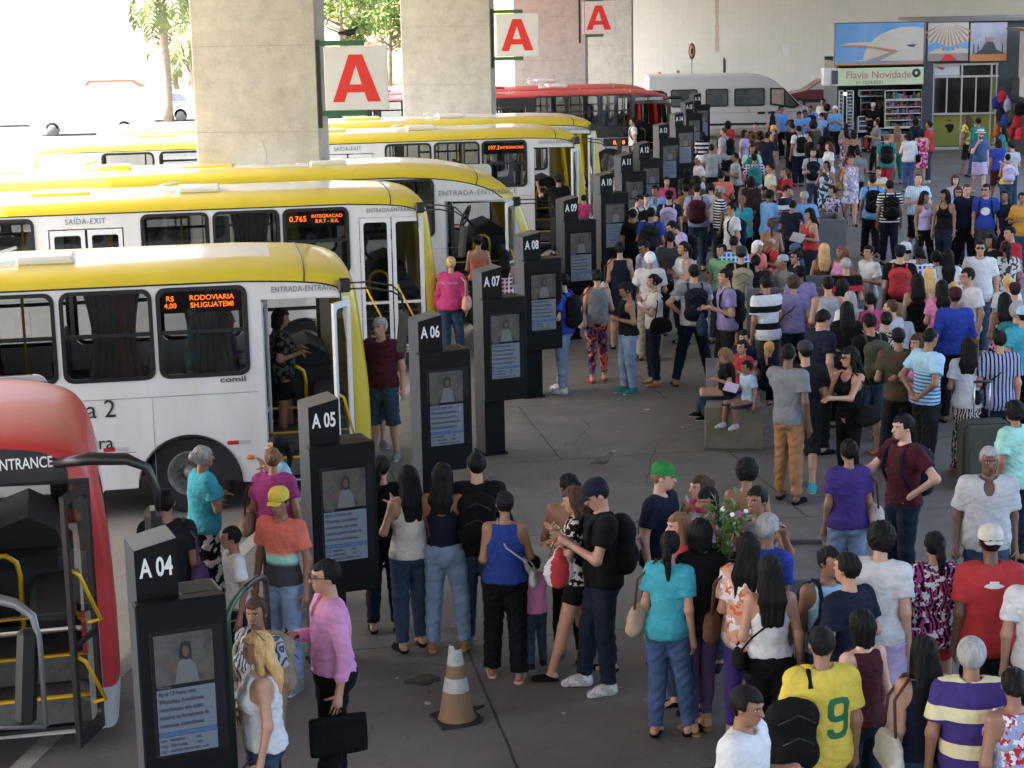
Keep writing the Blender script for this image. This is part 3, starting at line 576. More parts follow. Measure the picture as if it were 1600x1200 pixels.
# ================================================================ PEOPLE: bodies and clothes as smooth implicit surfaces
class Field:
    def __init__(s, lo, hi, h):
        s.h = h; s.lo = np.array(lo, np.float32) - 2 * h; n = np.ceil((np.array(hi) + 2 * h - s.lo) / h).astype(int) + 1
        s.n = n; s.d = np.full(n, .5, np.float32); s.ax = [s.lo[i] + h * np.arange(n[i], dtype=np.float32) for i in range(3)]
    def _win(s, lo, hi):
        a = np.clip(np.floor((np.array(lo) - s.lo) / s.h).astype(int), 0, s.n - 1); b = np.clip(np.ceil((np.array(hi) - s.lo) / s.h).astype(int) + 1, 1, s.n)
        if np.any(b - a < 1): return None
        sl = tuple(slice(a[i], b[i]) for i in range(3))
        X, Y, Z = np.meshgrid(*[s.ax[i][sl[i]] for i in range(3)], indexing='ij', sparse=True); return sl, X, Y, Z
    def _blend(s, sl, d, k):
        o = s.d[sl]
        if k > 0:
            hh = np.clip(.5 + .5 * (o - d) / k, 0, 1); s.d[sl] = o * (1 - hh) + d * hh - k * hh * (1 - hh)
        else: s.d[sl] = np.minimum(o, d)
    def cone(s, a, b, r1, r2, k=.02, sy=1.0, cut=None, inf=0.0):
        """tapered limb from a to b; sy flattens it front to back; cut: trims square past b"""
        a = np.array(a, np.float32); b = np.array(b, np.float32); r1 += inf; r2 += inf; m = max(r1, r2) + k + 2 * s.h
        w_ = s._win(np.minimum(a, b) - m, np.maximum(a, b) + m)
        if w_ is None: return s
        sl, X, Y, Z = w_; c = (a + b) / 2; ab = b - a; L2 = float(ab @ ab) + 1e-9
        px, py, pz = X - a[0], Y - a[1], Z - a[2]
        t = np.clip((px * ab[0] + py * ab[1] + pz * ab[2]) / L2, 0, 1); qx, qy, qz = px - t * ab[0], (py - t * ab[1]) / sy, pz - t * ab[2]
        d = np.sqrt(qx * qx + qy * qy + qz * qz) - (r1 + (r2 - r1) * t)
        if cut is not None:
            u = ab / math.sqrt(L2); d = np.maximum(d, (X - b[0]) * u[0] + (Y - b[1]) * u[1] + (Z - b[2]) * u[2] - cut)
        s._blend(sl, d, k); return s
    def ell(s, c, r, k=.02, R=None, inf=0.0):
        c = np.array(c, np.float32); r = np.array(r, np.float32) + inf; m = float(r.max()) + k + 2 * s.h; w_ = s._win(c - m, c + m)
        if w_ is None: return s
        sl, X, Y, Z = w_; x, y, z = X - c[0], Y - c[1], Z - c[2]
        if R is not None: x, y, z = (R[0][0] * x + R[1][0] * y + R[2][0] * z, R[0][1] * x + R[1][1] * y + R[2][1] * z, R[0][2] * x + R[1][2] * y + R[2][2] * z)
        q = np.sqrt((x / r[0]) ** 2 + (y / r[1]) ** 2 + (z / r[2]) ** 2); d = (q - 1) * float(r.min()) * .5 + (q - 1) * float(np.median(r)) * .5
        s._blend(sl, d, k); return s
    def half(s, p, nrm):
        """keep only the side the normal points away from"""
        X, Y, Z = np.meshgrid(*s.ax, indexing='ij', sparse=True); s.d = np.maximum(s.d, (X - p[0]) * nrm[0] + (Y - p[1]) * nrm[1] + (Z - p[2]) * nrm[2]).astype(np.float32); return s
    def carve(s, c, r, k=.01):
        c = np.array(c); r = np.array(r); w_ = s._win(c - r * 1.4 - .02, c + r * 1.4 + .02)
        if w_ is None: return s
        sl, X, Y, Z = w_; q = np.sqrt(((X - c[0]) / r[0]) ** 2 + ((Y - c[1]) / r[1]) ** 2 + ((Z - c[2]) / r[2]) ** 2); s.d[sl] = np.maximum(s.d[sl], -(q - 1) * float(r.min())); return s
    def ripple(s, amp, waves, rnd, zlo=-9, zhi=9):
        X, Y, Z = np.meshgrid(*s.ax, indexing='ij', sparse=True); acc = 0
        for (wx, wy, wz) in waves:
            f = np.array((wx, wy, wz)) * (1 + .25 * rnd.uniform(-1, 1, 3)); ph = rnd.uniform(0, 6.28); g = rnd.uniform(.5, 1)
            q_ = np.sin(f[0] * X + f[1] * Y + f[2] * Z + ph + 1.3 * np.sin(9 * Z + 7 * X + ph))
            acc = acc + g * (q_ if (wx + wz) % 4 else (1.1 - 2.2 * np.abs(q_)))
        s.d += (amp * acc / max(1, len(waves) ** .5)).astype(np.float32); return s
    def mesh(s):
        D = s.d; ins = D < 0; c8 = [ins[i:D.shape[0] - 1 + i, j:D.shape[1] - 1 + j, k:D.shape[2] - 1 + k] for i in (0, 1) for j in (0, 1) for k in (0, 1)]
        tot = np.zeros(c8[0].shape, np.int8)
        for c in c8: tot += c
        act = (tot > 0) & (tot < 8); I = np.argwhere(act)
        if len(I) == 0: return np.zeros((0, 3)), np.zeros((0, 4), int)
        vid = np.full(act.shape, -1, np.int32); vid[act] = np.arange(len(I)); P = np.zeros((len(I), 3), np.float32); cnt = np.zeros(len(I), np.float32)
        for ax in range(3):
            o1, o2 = [a for a in range(3) if a != ax]
            for a in (0, 1):
                for b in (0, 1):
                    off = np.zeros(3, int); off[o1] = a; off[o2] = b; J = I + off; K = J.copy(); K[:, ax] += 1
                    d0 = D[J[:, 0], J[:, 1], J[:, 2]]; d1 = D[K[:, 0], K[:, 1], K[:, 2]]; m = (d0 < 0) != (d1 < 0); t = np.where(m, d0 / np.where(m, d0 - d1, 1), 0)
                    p = off[None, :].astype(np.float32).repeat(len(I), 0); p[:, ax] = t; P[m] += p[m]; cnt[m] += 1
        P = (P / cnt[:, None] + I) * s.h + s.lo; Q = []
        for ax in range(3):
            o1, o2 = (ax + 1) % 3, (ax + 2) % 3; sl0 = [slice(None)] * 3; sl1 = [slice(None)] * 3; sl0[ax] = slice(0, -1); sl1[ax] = slice(1, None)
            A = ins[tuple(sl0)]; B = ins[tuple(sl1)]; ch = np.argwhere(A != B); ok = (ch[:, o1] > 0) & (ch[:, o2] > 0) & (ch[:, o1] < act.shape[o1]) & (ch[:, o2] < act.shape[o2]); ch = ch[ok]; g = A[ch[:, 0], ch[:, 1], ch[:, 2]]
            def v(a, b): c = ch.copy(); c[:, o1] -= a; c[:, o2] -= b; return vid[c[:, 0], c[:, 1], c[:, 2]]
            q = np.stack([v(1, 1), v(0, 1), v(0, 0), v(1, 0)], 1); q[~g] = q[~g][:, ::-1]; Q.append(q)
        Q = np.concatenate(Q); Q = Q[(Q >= 0).all(1)]; return P, Q
def quads_mesh(name, P, Q, attr=None, smooth=True):
    me = bpy.data.meshes.new(name); me.vertices.add(len(P)); me.vertices.foreach_set('co', np.ascontiguousarray(P, np.float32).ravel()); me.loops.add(Q.size); me.loops.foreach_set('vertex_index', Q.ravel().astype(np.int32)); n = len(Q)
    me.polygons.add(n); me.polygons.foreach_set('loop_start', np.arange(0, 4 * n, 4, dtype=np.int32)); me.polygons.foreach_set('use_smooth', np.full(n, smooth))
    for nm, a in (attr or {}).items():
        at = me.attributes.new(nm, 'FLOAT_VECTOR', 'POINT'); at.data.foreach_set('vector', np.ascontiguousarray(a, np.float32).ravel())
    me.update(calc_edges=True); return me

# ---------------------------------------------------------------- materials of people
SKIN = [(.56, .34, .25), (.43, .245, .165), (.27, .14, .085), (.125, .062, .038)]
def skin_mat(i, glasses=False):
    nm = 'skin_' + ['fair', 'olive', 'brown', 'deep'][i] + ('_sunglasses' if 0 else '')
    if nm in MATS: return MATS[nm]
    m = bpy.data.materials.new(nm); m.use_nodes = True; nt = m.node_tree; b = nt.nodes['Principled BSDF']; L = nt.links; sk = SKIN[i]
    b.inputs['Roughness'].default_value = .48; b.inputs['Subsurface Weight'].default_value = .0
    at = _n(nt, 'ShaderNodeAttribute', attribute_name='hc'); sp = _n(nt, 'ShaderNodeSeparateXYZ'); L.new(at.outputs['Vector'], sp.inputs[0])
    def M(op, a, b_=None, c=None):
        n = _n(nt, 'ShaderNodeMath', operation=op)
        for k, v in enumerate((a, b_, c)):
            if v is None: continue
            if isinstance(v, (int, float)): n.inputs[k].default_value = v
            else: L.new(v, n.inputs[k])
        return n.outputs[0]
    ax = M('ABSOLUTE', sp.outputs[0]); y = sp.outputs[1]; z = sp.outputs[2]; front = M('LESS_THAN', y, -.035)
    def blob(x0, z0, rx, rz, xs=ax):
        u = M('DIVIDE', M('SUBTRACT', xs, x0), rx); v = M('DIVIDE', M('SUBTRACT', z, z0), rz); d = M('SQRT', M('ADD', M('MULTIPLY', u, u), M('MULTIPLY', v, v))); r = _n(nt, 'ShaderNodeMapRange'); r.inputs[1].default_value = .75; r.inputs[2].default_value = 1.15; r.inputs[3].default_value = 1; r.inputs[4].default_value = 0; L.new(d, r.inputs[0]); return M('MULTIPLY', r.outputs[0], front)
    nz = _n(nt, 'ShaderNodeTexNoise'); nz.inputs['Scale'].default_value = 14; nz.inputs['Detail'].default_value = 4; tc = _n(nt, 'ShaderNodeTexCoord'); L.new(tc.outputs['Object'], nz.inputs[0])
    def mix(f, a, c):
        x = _n(nt, 'ShaderNodeMix', data_type='RGBA'); L.new(f, x.inputs[0])
        for k, q in ((6, a), (7, c)):
            if isinstance(q, tuple): x.inputs[k].default_value = (*q, 1)
            else: L.new(q, x.inputs[k])
        return x.outputs[2]
    c = mix(nz.outputs[0], tuple(v * .88 for v in sk), tuple(min(1, v * 1.1) for v in (sk[0] * 1.04, sk[1] * .97, sk[2] * .95)))
    c = mix(M('MULTIPLY', blob(.040, -.030, .024, .022), .35), c, (min(1, sk[0] * 1.12), sk[1] * .78, sk[2] * .72))
    c = mix(M('MULTIPLY', blob(.031, .014, .021, .015), .45), c, tuple(v * .45 for v in sk))
    c = mix(M('MULTIPLY', blob(.031, .031, .020, .0055), .9), c, (.03, .02, .015))
    c = mix(blob(.031, .012, .0135, .0068), c, (.60, .56, .52)); c = mix(blob(.031, .012, .0062, .0068), c, (.02, .012, .01))
    c = mix(M('MULTIPLY', blob(.031, .0185, .016, .0022), .9), c, (.03, .02, .015))
    c = mix(blob(0, -.058, .023, .0085), c, (sk[0] * .80, sk[1] * .45, sk[2] * .45)); c = mix(blob(0, -.0575, .022, .0018), c, tuple(v * .22 for v in sk))
    c = mix(M('MULTIPLY', blob(.0085, -.029, .005, .004), .8), c, tuple(v * .3 for v in sk))
    L.new(c, b.inputs['Base Color']); MATS[nm] = m; return m
HAIRC = {'k': (.0045, .004, .004), 'b': (.045, .026, .018), 'l': (.13, .075, .04), 'y': (.42, .27, .12), 'g': (.22, .22, .22), 'w': (.60, .59, .57), 'r': (.13, .045, .03), 'o': (.40, .20, .07)}
def hair_mat(c):
    return mat('hair_' + {'k': 'black', 'b': 'brown', 'l': 'light_brown', 'y': 'blond', 'g': 'grey', 'w': 'white', 'r': 'reddish', 'o': 'golden'}[c], HAIRC[c], .62, vary=.55, vscale=42, bump=1, bscale=90, spec=.14, col2=tuple(min(1, v * 1.9 + .0015) for v in HAIRC[c]), stretch=(1, 1, .12))
CLR = dict(white='d8d9dc', offwhite='cfc9bd', black='0a0a0c', charcoal='1e1f22', grey='7d8085', lgrey='a9acb2', dgrey='3c3e42', navy='131a30', blue='1e3a8a', royal='2440a4', sky='6aa6e6', lblue='9fd0ee', aqua='2ba6ba', teal='14807e', mint='9fe0d0', green='18803a', lgreen='7cae7c', olive='4c4c38', khaki='9a8f74', tan='a5764c', brown='5a3d2b', cream='d8cfa0', yellow='dcc22a', mustard='c9901a', gold='8a7434', orange='d8602f', coral='e8705c', red='bc2a30', crimson='b01830', maroon='481622', pink='e884b8', hotpink='c83474', magenta='b03a86', lavender='c3b2dc', lilac='8d80b4', purple='43307c', violet='5a4470', rose='d890c4', denim='32465f', ldenim='829dbf', ddenim='192438', mdenim='466290', dusty='9aa2c8', peach='e0a890', silver='b8babd', beige='b79c7e')
def cloth(spec):
    """spec: colour[:pattern[:colour2[:colour3]]] -> procedural cloth material"""
    nm = 'cloth_' + spec.replace(':', '_').replace('/', '_')
    if nm in MATS: return MATS[nm]
    p = spec.split(':'); c1 = srgb(CLR[p[0]]); pat = p[1] if len(p) > 1 else ''; c2 = srgb(CLR[p[2]]) if len(p) > 2 else (.7, .7, .7); c3 = srgb(CLR[p[3]]) if len(p) > 3 else c2
    den = 'denim' in p[0]
    ds = lambda c_: tuple(v * .88 + .12 * (.3 * c_[0] + .55 * c_[1] + .15 * c_[2]) for v in c_); c1, c2, c3 = ds(c1), ds(c2), ds(c3)
    m = mat(nm, c1, .85, vary=.26 if not den else .45, vscale=7 if not den else 5, bump=.35, bscale=70, spec=.2); nt = m.node_tree; L = nt.links; b = nt.nodes['Principled BSDF']
    fb = _n(nt, 'ShaderNodeBump'); fb.inputs['Strength'].default_value = .55; fb.inputs['Distance'].default_value = .022; fz = _n(nt, 'ShaderNodeTexNoise'); fz.inputs['Scale'].default_value = 6; fz.inputs['Detail'].default_value = 3; fz.inputs['Distortion'].default_value = 1.6
    fm = _n(nt, 'ShaderNodeMapping'); fm.inputs['Scale'].default_value = (1, 1, 1.9); ft = _n(nt, 'ShaderNodeTexCoord'); L.new(ft.outputs['Object'], fm.inputs[0]); L.new(fm.outputs[0], fz.inputs[0]); L.new(fz.outputs[0], fb.inputs['Height']); L.new(b.inputs['Normal'].links[0].from_socket, fb.inputs['Normal']); L.new(fb.outputs[0], b.inputs['Normal'])
    if not pat: return m
    src = b.inputs['Base Color'].links[0].from_socket; tc = _n(nt, 'ShaderNodeTexCoord'); sp = _n(nt, 'ShaderNodeSeparateXYZ'); L.new(tc.outputs['Object'], sp.inputs[0])
    def M(op, a, b_=None):
        n = _n(nt, 'ShaderNodeMath', operation=op)
        for k, v in enumerate((a, b_)):
            if v is None: continue
            if isinstance(v, (int, float)): n.inputs[k].default_value = v
            else: L.new(v, n.inputs[k])
        return n.outputs[0]
    def mix(f, a, c):
        x = _n(nt, 'ShaderNodeMix', data_type='RGBA'); L.new(f, x.inputs[0]); L.new(a, x.inputs[6])
        if isinstance(c, tuple): x.inputs[7].default_value = (*c, 1)
        else: L.new(c, x.inputs[7])
        return x.outputs[2]
    z = sp.outputs[2]
    def noise(sc, d=2):
        n = _n(nt, 'ShaderNodeTexNoise'); n.inputs['Scale'].default_value = sc; n.inputs['Detail'].default_value = d; L.new(tc.outputs['Object'], n.inputs[0]); return n.outputs[0]
    if pat == 'stripe': f = M('GREATER_THAN', M('FRACT', M('MULTIPLY', z, 8.0)), .5)
    elif pat == 'thin': f = M('GREATER_THAN', M('FRACT', M('MULTIPLY', z, 18.0)), .6)
    elif pat == 'wide': f = M('GREATER_THAN', M('FRACT', M('ADD', M('MULTIPLY', z, 4.2), .35)), .62)
    elif pat == 'lower': f = M('MULTIPLY', M('LESS_THAN', z, 1.28), M('GREATER_THAN', M('FRACT', M('MULTIPLY', z, 24.0)), .55))
    elif pat == 'ombre':
        r = _n(nt, 'ShaderNodeMapRange'); r.inputs[1].default_value = 1.22; r.inputs[2].default_value = 1.18; L.new(z, r.inputs[0]); f = r.outputs[0]
        r = _n(nt, 'ShaderNodeMapRange'); r.inputs[1].default_value = 1.14; r.inputs[2].default_value = 1.10; L.new(z, r.inputs[0]); src = mix(f, src, c2); f = r.outputs[0]; c2 = c3
    elif pat == 'plaid': f = M('MAXIMUM', M('GREATER_THAN', M('FRACT', M('MULTIPLY', z, 14.0)), .62), M('GREATER_THAN', M('FRACT', M('MULTIPLY', sp.outputs[0], 14.0)), .62))
    elif pat == 'vert': f = M('GREATER_THAN', M('FRACT', M('MULTIPLY', sp.outputs[0], 22.0)), .6)
    elif pat == 'dots':
        v = _n(nt, 'ShaderNodeTexVoronoi'); v.inputs['Scale'].default_value = 20; L.new(tc.outputs['Object'], v.inputs[0]); f = M('LESS_THAN', v.outputs['Distance'], .32)
    elif pat == 'yoke': f = M('GREATER_THAN', z, 1.33)
    else:
        sc = {'floral': 17, 'big': 11, 'camo': 8, 'zebra': 16, 'speck': 45}.get(pat, 14); f = M('GREATER_THAN', noise(sc, 3), .52)
        if pat == 'zebra': n2 = _n(nt, 'ShaderNodeTexWave'); n2.inputs['Scale'].default_value = 9; n2.inputs['Distortion'].default_value = 14; n2.inputs['Detail'].default_value = 3; L.new(tc.outputs['Object'], n2.inputs[0]); f = M('GREATER_THAN', n2.outputs['Fac'], .55)
        if len(p) > 3: src = mix(f, src, c2); f = M('GREATER_THAN', noise(sc * 1.3 + 3, 2), .58); c2 = c3
    L.new(mix(f, src, c2), b.inputs['Base Color']); return m

# ---------------------------------------------------------------- one figure
def unit(v): v = np.array(v, float); return v / (np.linalg.norm(v) + 1e-9)
WAVES = [(25, 10, 38), (-30, 14, 30), (10, -25, 55), (40, 20, 12), (-18, 30, 70)]
def figure_parts(key):
    """all meshes of one figure in a 1.75 m frame, facing -Y; returns dict part -> mesh and joints"""
    sex, wt, legs, arms, top, bot, hair, hyaw, hpit, seed, lod, child = key
    rnd = np.random.default_rng(seed); f = sex == 'f'; h = (.0095, .0135, .019)[lod]; J = {}
    sw = .150 if f else .172; hw = .086 if f else .080
    if child: sw *= .92
    yy = 0
    lean = 0.0
    sit = legs == 'sit'
    base = -.44 if sit else 0
    pel = np.array((0, .0, .96 + base)); 
    L = {}; st = rnd.uniform(-.02, .03); sf = rnd.uniform(-.05, .05)
    for sx in (1, -1):
        hip = pel + (sx * hw, 0, -.04)
        if legs == 'sit': kn = hip + (sx * .05, -.43, .02); an = kn + (sx * .0, -.02 + .06 * sx, -.42)
        elif legs == 'walk': kn = np.array((sx * .09, -.12 if sx > 0 else .02, .50)); an = np.array((sx * .085, -.24 if sx > 0 else .27, .085 if sx > 0 else .13))
        elif legs == 'wide': kn = np.array((sx * .17, -.03, .50)); an = np.array((sx * .26, .02 * sx, .08))
        elif legs == 'shift': kn = np.array((sx * .10 + .02, -.06 if sx > 0 else -.0, .50)); an = np.array((sx * .13 + .03, -.03 + (-.07 if sx > 0 else .05), .08))
        elif legs == 'shiftb': kn = np.array((sx * .10 - .03, -.07 if sx < 0 else .01, .50)); an = np.array((sx * .12 - .04, -.10 if sx < 0 else .04, .08))
        else: kn = np.array((sx * (.095 + st), -.02 + sf * sx, .50)); an = np.array((sx * (.10 + 1.6 * st), .02 + 1.5 * sf * sx, .08))
        L[sx] = (hip, kn, an); J['ankle', sx] = an
    shift = np.array((.06, 0, 0)) if legs == 'shift' else np.array((-.08, 0, 0)) if legs == 'shiftb' else np.zeros(3)
    ln = .30 if 'B' in arms else 0.0                                    # bending forward
    arms = arms.replace('B', '')
    up = lambda p: np.array((p[0] + shift[0] * .3, p[1] - ln * max(0, p[2] - 1.0) * 1.2, p[2] - ln * max(0, p[2] - 1.0) * .35 + base))
    A = {}
    for i, sx in enumerate((1, -1)):
        c = arms[i]; S = np.array((sx * sw, .01, 1.425)); j = rnd.uniform(-.02, .02, 3)
        if c == 'd': E = S + (.055 * sx, .03, -.285); W = E + (.012 * sx, -.06, -.25)
        elif c == 'b': E = S + (.06 * sx, .02, -.27); W = E + (-.07 * sx, -.23, .05)
        elif c == 'f': E = S + (.06 * sx, -.12, -.24); W = np.array((.06 * sx, -.15, 1.50))
        elif c == 'h': E = S + (.20 * sx, .05, -.20); W = np.array((.18 * sx, -.03, 1.05))
        elif c == 'k': E = S + (.10 * sx, .12, -.24); W = np.array((.03 * sx, .15, .98))
        elif c == 'c': E = S + (.07 * sx, -.06, -.26); W = np.array((-.07 * sx, -.20, 1.20 + .03 * sx))
        elif c == 'o': E = S + (.05 * sx, -.20, -.20); W = E + (-.02 * sx, -.25, .03)
        elif c == 'u': E = S + (.16 * sx, -.16, -.12); W = E + (.03 * sx, -.16, .16)
        elif c == 's': E = S + (.08 * sx, -.06, -.27); W = np.array((.13 * sx, -.15, 1.30))
        else: E = S + (.05 * sx, -.10, -.26); W = np.array((.05 * sx, -.29, 1.27))        # p: phone before the chest
        if c in 'db': E = E + j * (1, 1, .3); W = W + j
        E = S + unit(E - S) * .29; W = E + unit(W - E) * .255; A[sx] = (up(S), up(S) + (E - S), up(S) + (E - S) + (W - E)); J['wrist', sx] = A[sx][2]; J['hdir', sx] = unit(W - E); J['arm', sx] = c
    hc = up(np.array((0, -.005, 1.642)) - (0, 0, 0)); nb = up(np.array((0, .02, 1.46)))
    ya, pi_ = math.radians(hyaw), math.radians(hpit)
    R = (Matrix.Rotation(ya, 3, 'Z') @ Matrix.Rotation(pi_, 3, 'X')); R = np.array(R); hc = hc + np.array(R @ np.array((0, -.012 - .05 * math.sin(pi_), 0))) - (0, 0, .02 * math.sin(abs(pi_)))
    hs = (.945 if not f else .93) if not child else 1.12
    J['head'] = hc; J['R'] = R; Hp = lambda p: hc + R @ (np.array(p) * hs)
    wi = (wt - 1)
    def torso(F, inf=0.0, k=.05, cl=False):
        F.cone(up((-sw * .52, .0, 1.375)), up((sw * .52, .0, 1.375)), .098 + wi * .05, .098 + wi * .05, k, .86, inf=inf)
        F.ell(up((0, .005, 1.27)), (.148 + wi * .12 - (.012 if f else 0), .106 + wi * .13, .20), k, inf=inf)
        F.ell(up((0, .005 - wi * .06, 1.08)), (.138 + wi * .17 - (.016 if f else 0), .102 + wi * .20, .16), k, inf=inf)
        F.ell(pel + (0, .012, 0) + (0, 0, .0), (.160 + wi * .14 + (.012 if f else 0), .115 + wi * .12, .125), k, inf=inf)
        F.ell(pel + (0.0, .055, -.03), (.135 + wi * .1, .09 + wi * .08, .10), .04, inf=inf)
        if f:
            for sx in (1, -1): F.ell(up((sx * .068, -.088 - wi * .03, 1.285)), (.066 + wi * .03, .060 + wi * .03, .064), .03, inf=inf * .8)
    def arm(F, inf=0.0, frac=2.0, flare=0.0, k=.03, cut=True):
        for sx in (1, -1):
            S, E, W = A[sx]; q = .93 if f else 1.0; F.ell(S + (-.01 * sx, 0, -.005), (.058 * q + wi * .03, .056, .058), k, inf=inf)
            if frac <= 1: e = S + (E - S) * frac; F.cone(S, e, .050 * q + wi * .02, .046 * q + wi * .02 + flare, k, inf=inf, cut=0.0 if cut else None)
            else:
                F.cone(S, E, .049 * q + wi * .02, .038 * q + wi * .012, k, inf=inf); e = E + (W - E) * (frac - 1); F.cone(E, e, .039 * q + wi * .01, .026 * q + (2 - frac) * .01, k, inf=inf, cut=0.0 if inf > 0 else None)
    def leg(F, inf=0.0, frac=2.0, flare=0.0, k=.03):
        q = 1 + wi * .35 + (.04 if f else 0)
        for sx in (1, -1):
            H, K, N = L[sx]
            if frac <= 1: F.cone(H, H + (K - H) * frac, .088 * q, .068 * q + flare, k, inf=inf, cut=0.0)
            else:
                F.cone(H, K, .088 * q, .056 * q, k, inf=inf); e = K + (N - K) * (frac - 1); r2 = .034 + (.018 * (2 - frac)); c_ = K + (N - K) * .32 + np.array((0, .018, 0))
                F.cone(K, e, .052 * q, r2 * q + flare, k, inf=inf, cut=0.0 if inf > 0 else None)
                if frac > 1.3: F.cone(K + (N - K) * .12 + (0, .012, 0), c_ + (N - K) * .14, .048 * q, .046 * q, .03, inf=inf)
    pts = np.array([p for a in A.values() for p in a] + [p for a in L.values() for p in a] + [hc, nb, pel]); lo = pts.min(0) - .24; hi = pts.max(0) + .24; lo[2] = min(pts[:, 2].min() - .09, lo[2] + .1)
    out = {}
    # ---- body
    F = Field(lo, hi, h); torso(F, 0, .05); arm(F); leg(F)
    F.cone(nb, hc + R @ np.array((0, .02, -.05)), .054 if not f else .047, .047 if not f else .042, .03)
    F.ell(Hp((0, .012, .022)), np.array((.074, .093, .092)) * hs, .02, R); F.ell(Hp((0, -.026, -.036)), np.array((.055, .062, .075)) * hs, .03, R)
    F.ell(Hp((0, -.062, -.088)), np.array((.026, .022, .020)) * hs, .025, R)
    if lod < 2:
        F.cone(Hp((0, -.088, .015)), Hp((0, -.108, -.025)), .008, .014, .010); F.ell(Hp((0, -.080, -.058)), (.026, .016, .015), .012, R); F.ell(Hp((0, -.074, .038)), (.05, .020, .012), .015, R)
        for sx in (1, -1): F.carve(Hp((sx * .031, -.098, .012)), (.017, .014, .011))
    for sx in (1, -1): F.ell(Hp((sx * .077, .012, -.004)), np.array((.011, .020, .030)) * hs, .006, R)
    for sx in (1, -1):                                                  # palms and bare feet
        W = A[sx][2]; d = J['hdir', sx]; F.cone(W, W + d * .075, .026, .036 if not f else .032, .015)
        N = L[sx][2]; F.cone(N + (0, .03, -.03), N + (0, -.12, -.055), .034, .026, .02)
    P, Q = F.mesh()
    # fingers: five tapering bent chains rooted in each palm
    V = [P]; FQ = [Q]; nv = len(P)
    for sx in (1, -1):
        W = A[sx][2]; d = J['hdir', sx]; side = unit(np.cross(d, (0, -1, .3) if abs(d[1]) < .8 else (0, 0, 1.))) ; pn = unit(np.cross(side, d)); curl = .35 if J['arm', sx] in 'dk' else .75 if J['arm', sx] in 'bpsof' else .5
        if pn[1] > 0: pn = -pn
        if J['arm', sx] == 'd': side = np.array((0, -1., 0)); side = unit(side - d * (side @ d)); pn = unit(np.cross(d, side)); pn = pn if pn[0] * sx < 0 else -pn
        for fi in range(5):
            if fi == 4: o = W + d * .035 + side * .030; dd = unit(d * .55 + side * .75 + pn * .25); seg = (.034, .026, .020); r = .0105
            else: o = W + d * .082 + side * (.029 - .0195 * fi); dd = unit(d + side * (.10 - .07 * fi)); seg = ((.038, .026, .02), (.042, .029, .021), (.039, .027, .02), (.031, .021, .017))[fi]; r = .0092 - .0006 * fi
            pts_ = [o - dd * .02, o]; cu = curl * (.8 + .12 * fi)
            for s_ in seg: dd = unit(dd * math.cos(cu * .55) + pn * math.sin(cu * .55)); pts_.append(pts_[-1] + dd * s_)
            b = MB(); b.tube(pts_, [r, r, r * .95, r * .85, r * .6], n=6, cap=False); v_ = np.array(b.v); V.append(v_); FQ.append(np.array(b.f) + nv); nv += len(v_)
    P = np.concatenate(V); Q = np.concatenate(FQ)
    loc = (P - hc) @ R / hs; far = np.linalg.norm(P - hc, axis=1) > .22; loc[far] = (0, 1, 0)
    out['body'] = (P, Q, {'hc': loc})
    # ---- top
    hemz = 9; tt = top; wav = .003 if lod == 2 else .0042
    if tt != 'none':
        inf = {'tee': .025, 'long': .026, 'shirt': .027, 'tank': .016, 'strap': .014, 'dress': .018, 'halter': .010, 'jacket': .032, 'loose': .030, 'longshirt': .024}.get(tt, .018)
        F = Field(lo, hi, h); torso(F, inf + (.004 if tt in ('tank', 'strap', 'dress') else 0), .05)
        slv = {'tee': .62, 'shirt': .72, 'loose': .70, 'long': 1.97, 'longshirt': 1.97, 'jacket': 1.97}.get(tt, 0)
        if slv: arm(F, inf=.016 if tt != 'jacket' else .024, frac=slv, flare=.012 if slv < 1 else .004)
        if tt in ('dress',): F.cone(pel + (0, .02, .0), pel + (0, 0, -.40), .165 + wi * .12, .20 + wi * .1, .05, .8)
        hem = {'tee': .90, 'shirt': .88, 'loose': .84, 'long': .90, 'longshirt': .96, 'jacket': .86, 'tank': .93, 'strap': .95, 'halter': 1.02, 'dress': .56, 'offs': .99}.get(tt, .92) + rnd.uniform(-.02, .02); hemz = hem if tt != 'dress' else 9
        if not (sit and tt == 'dress'): F.half((0, 0, hem + base), (0, 0, -1))
        else: F.half((0, 0, .80 + base), (0, 0, -1))
        F.ripple(wav, WAVES, rnd)
        if not slv:
            F.half((0, 0, 1.47 + base), (0, 0, 1))
            if tt in ('strap', 'halter', 'offs'): F.carve(up((0, .12, 1.50)), (.16, .13, .20)); F.carve(up((0, -.12, 1.50)), (.11, .10, .13))
            for sx in (1, -1): F.half(up((sx * (sw - (.008 if tt in ('tank', 'dress') else .045 if tt != 'offs' else .02)), 0, 1.40)), (sx * .93, 0, .36 if tt != 'halter' else .6)) if 0 else F.carve(up((sx * (sw + (.028 if tt in ('tank', 'dress') else .015)), .0, 1.42)), (.075, .20, .15))
        F.carve(nb + (0, -.035, .055), (.078, .085, .062))
        if tt in ('shirt', 'longshirt', 'polo'): F.cone(nb + (-.045, .015, .012), nb + (.045, .015, .012), .030, .030, .01, 1.2); F.carve(nb + (0, -.03, .06), (.058, .066, .075)); F.carve(nb + (0, -.12, -.03), (.046, .06, .085))
        P_, Q_ = F.mesh(); out['top'] = (P_, Q_, None)
    # ---- bottom
    bt = bot
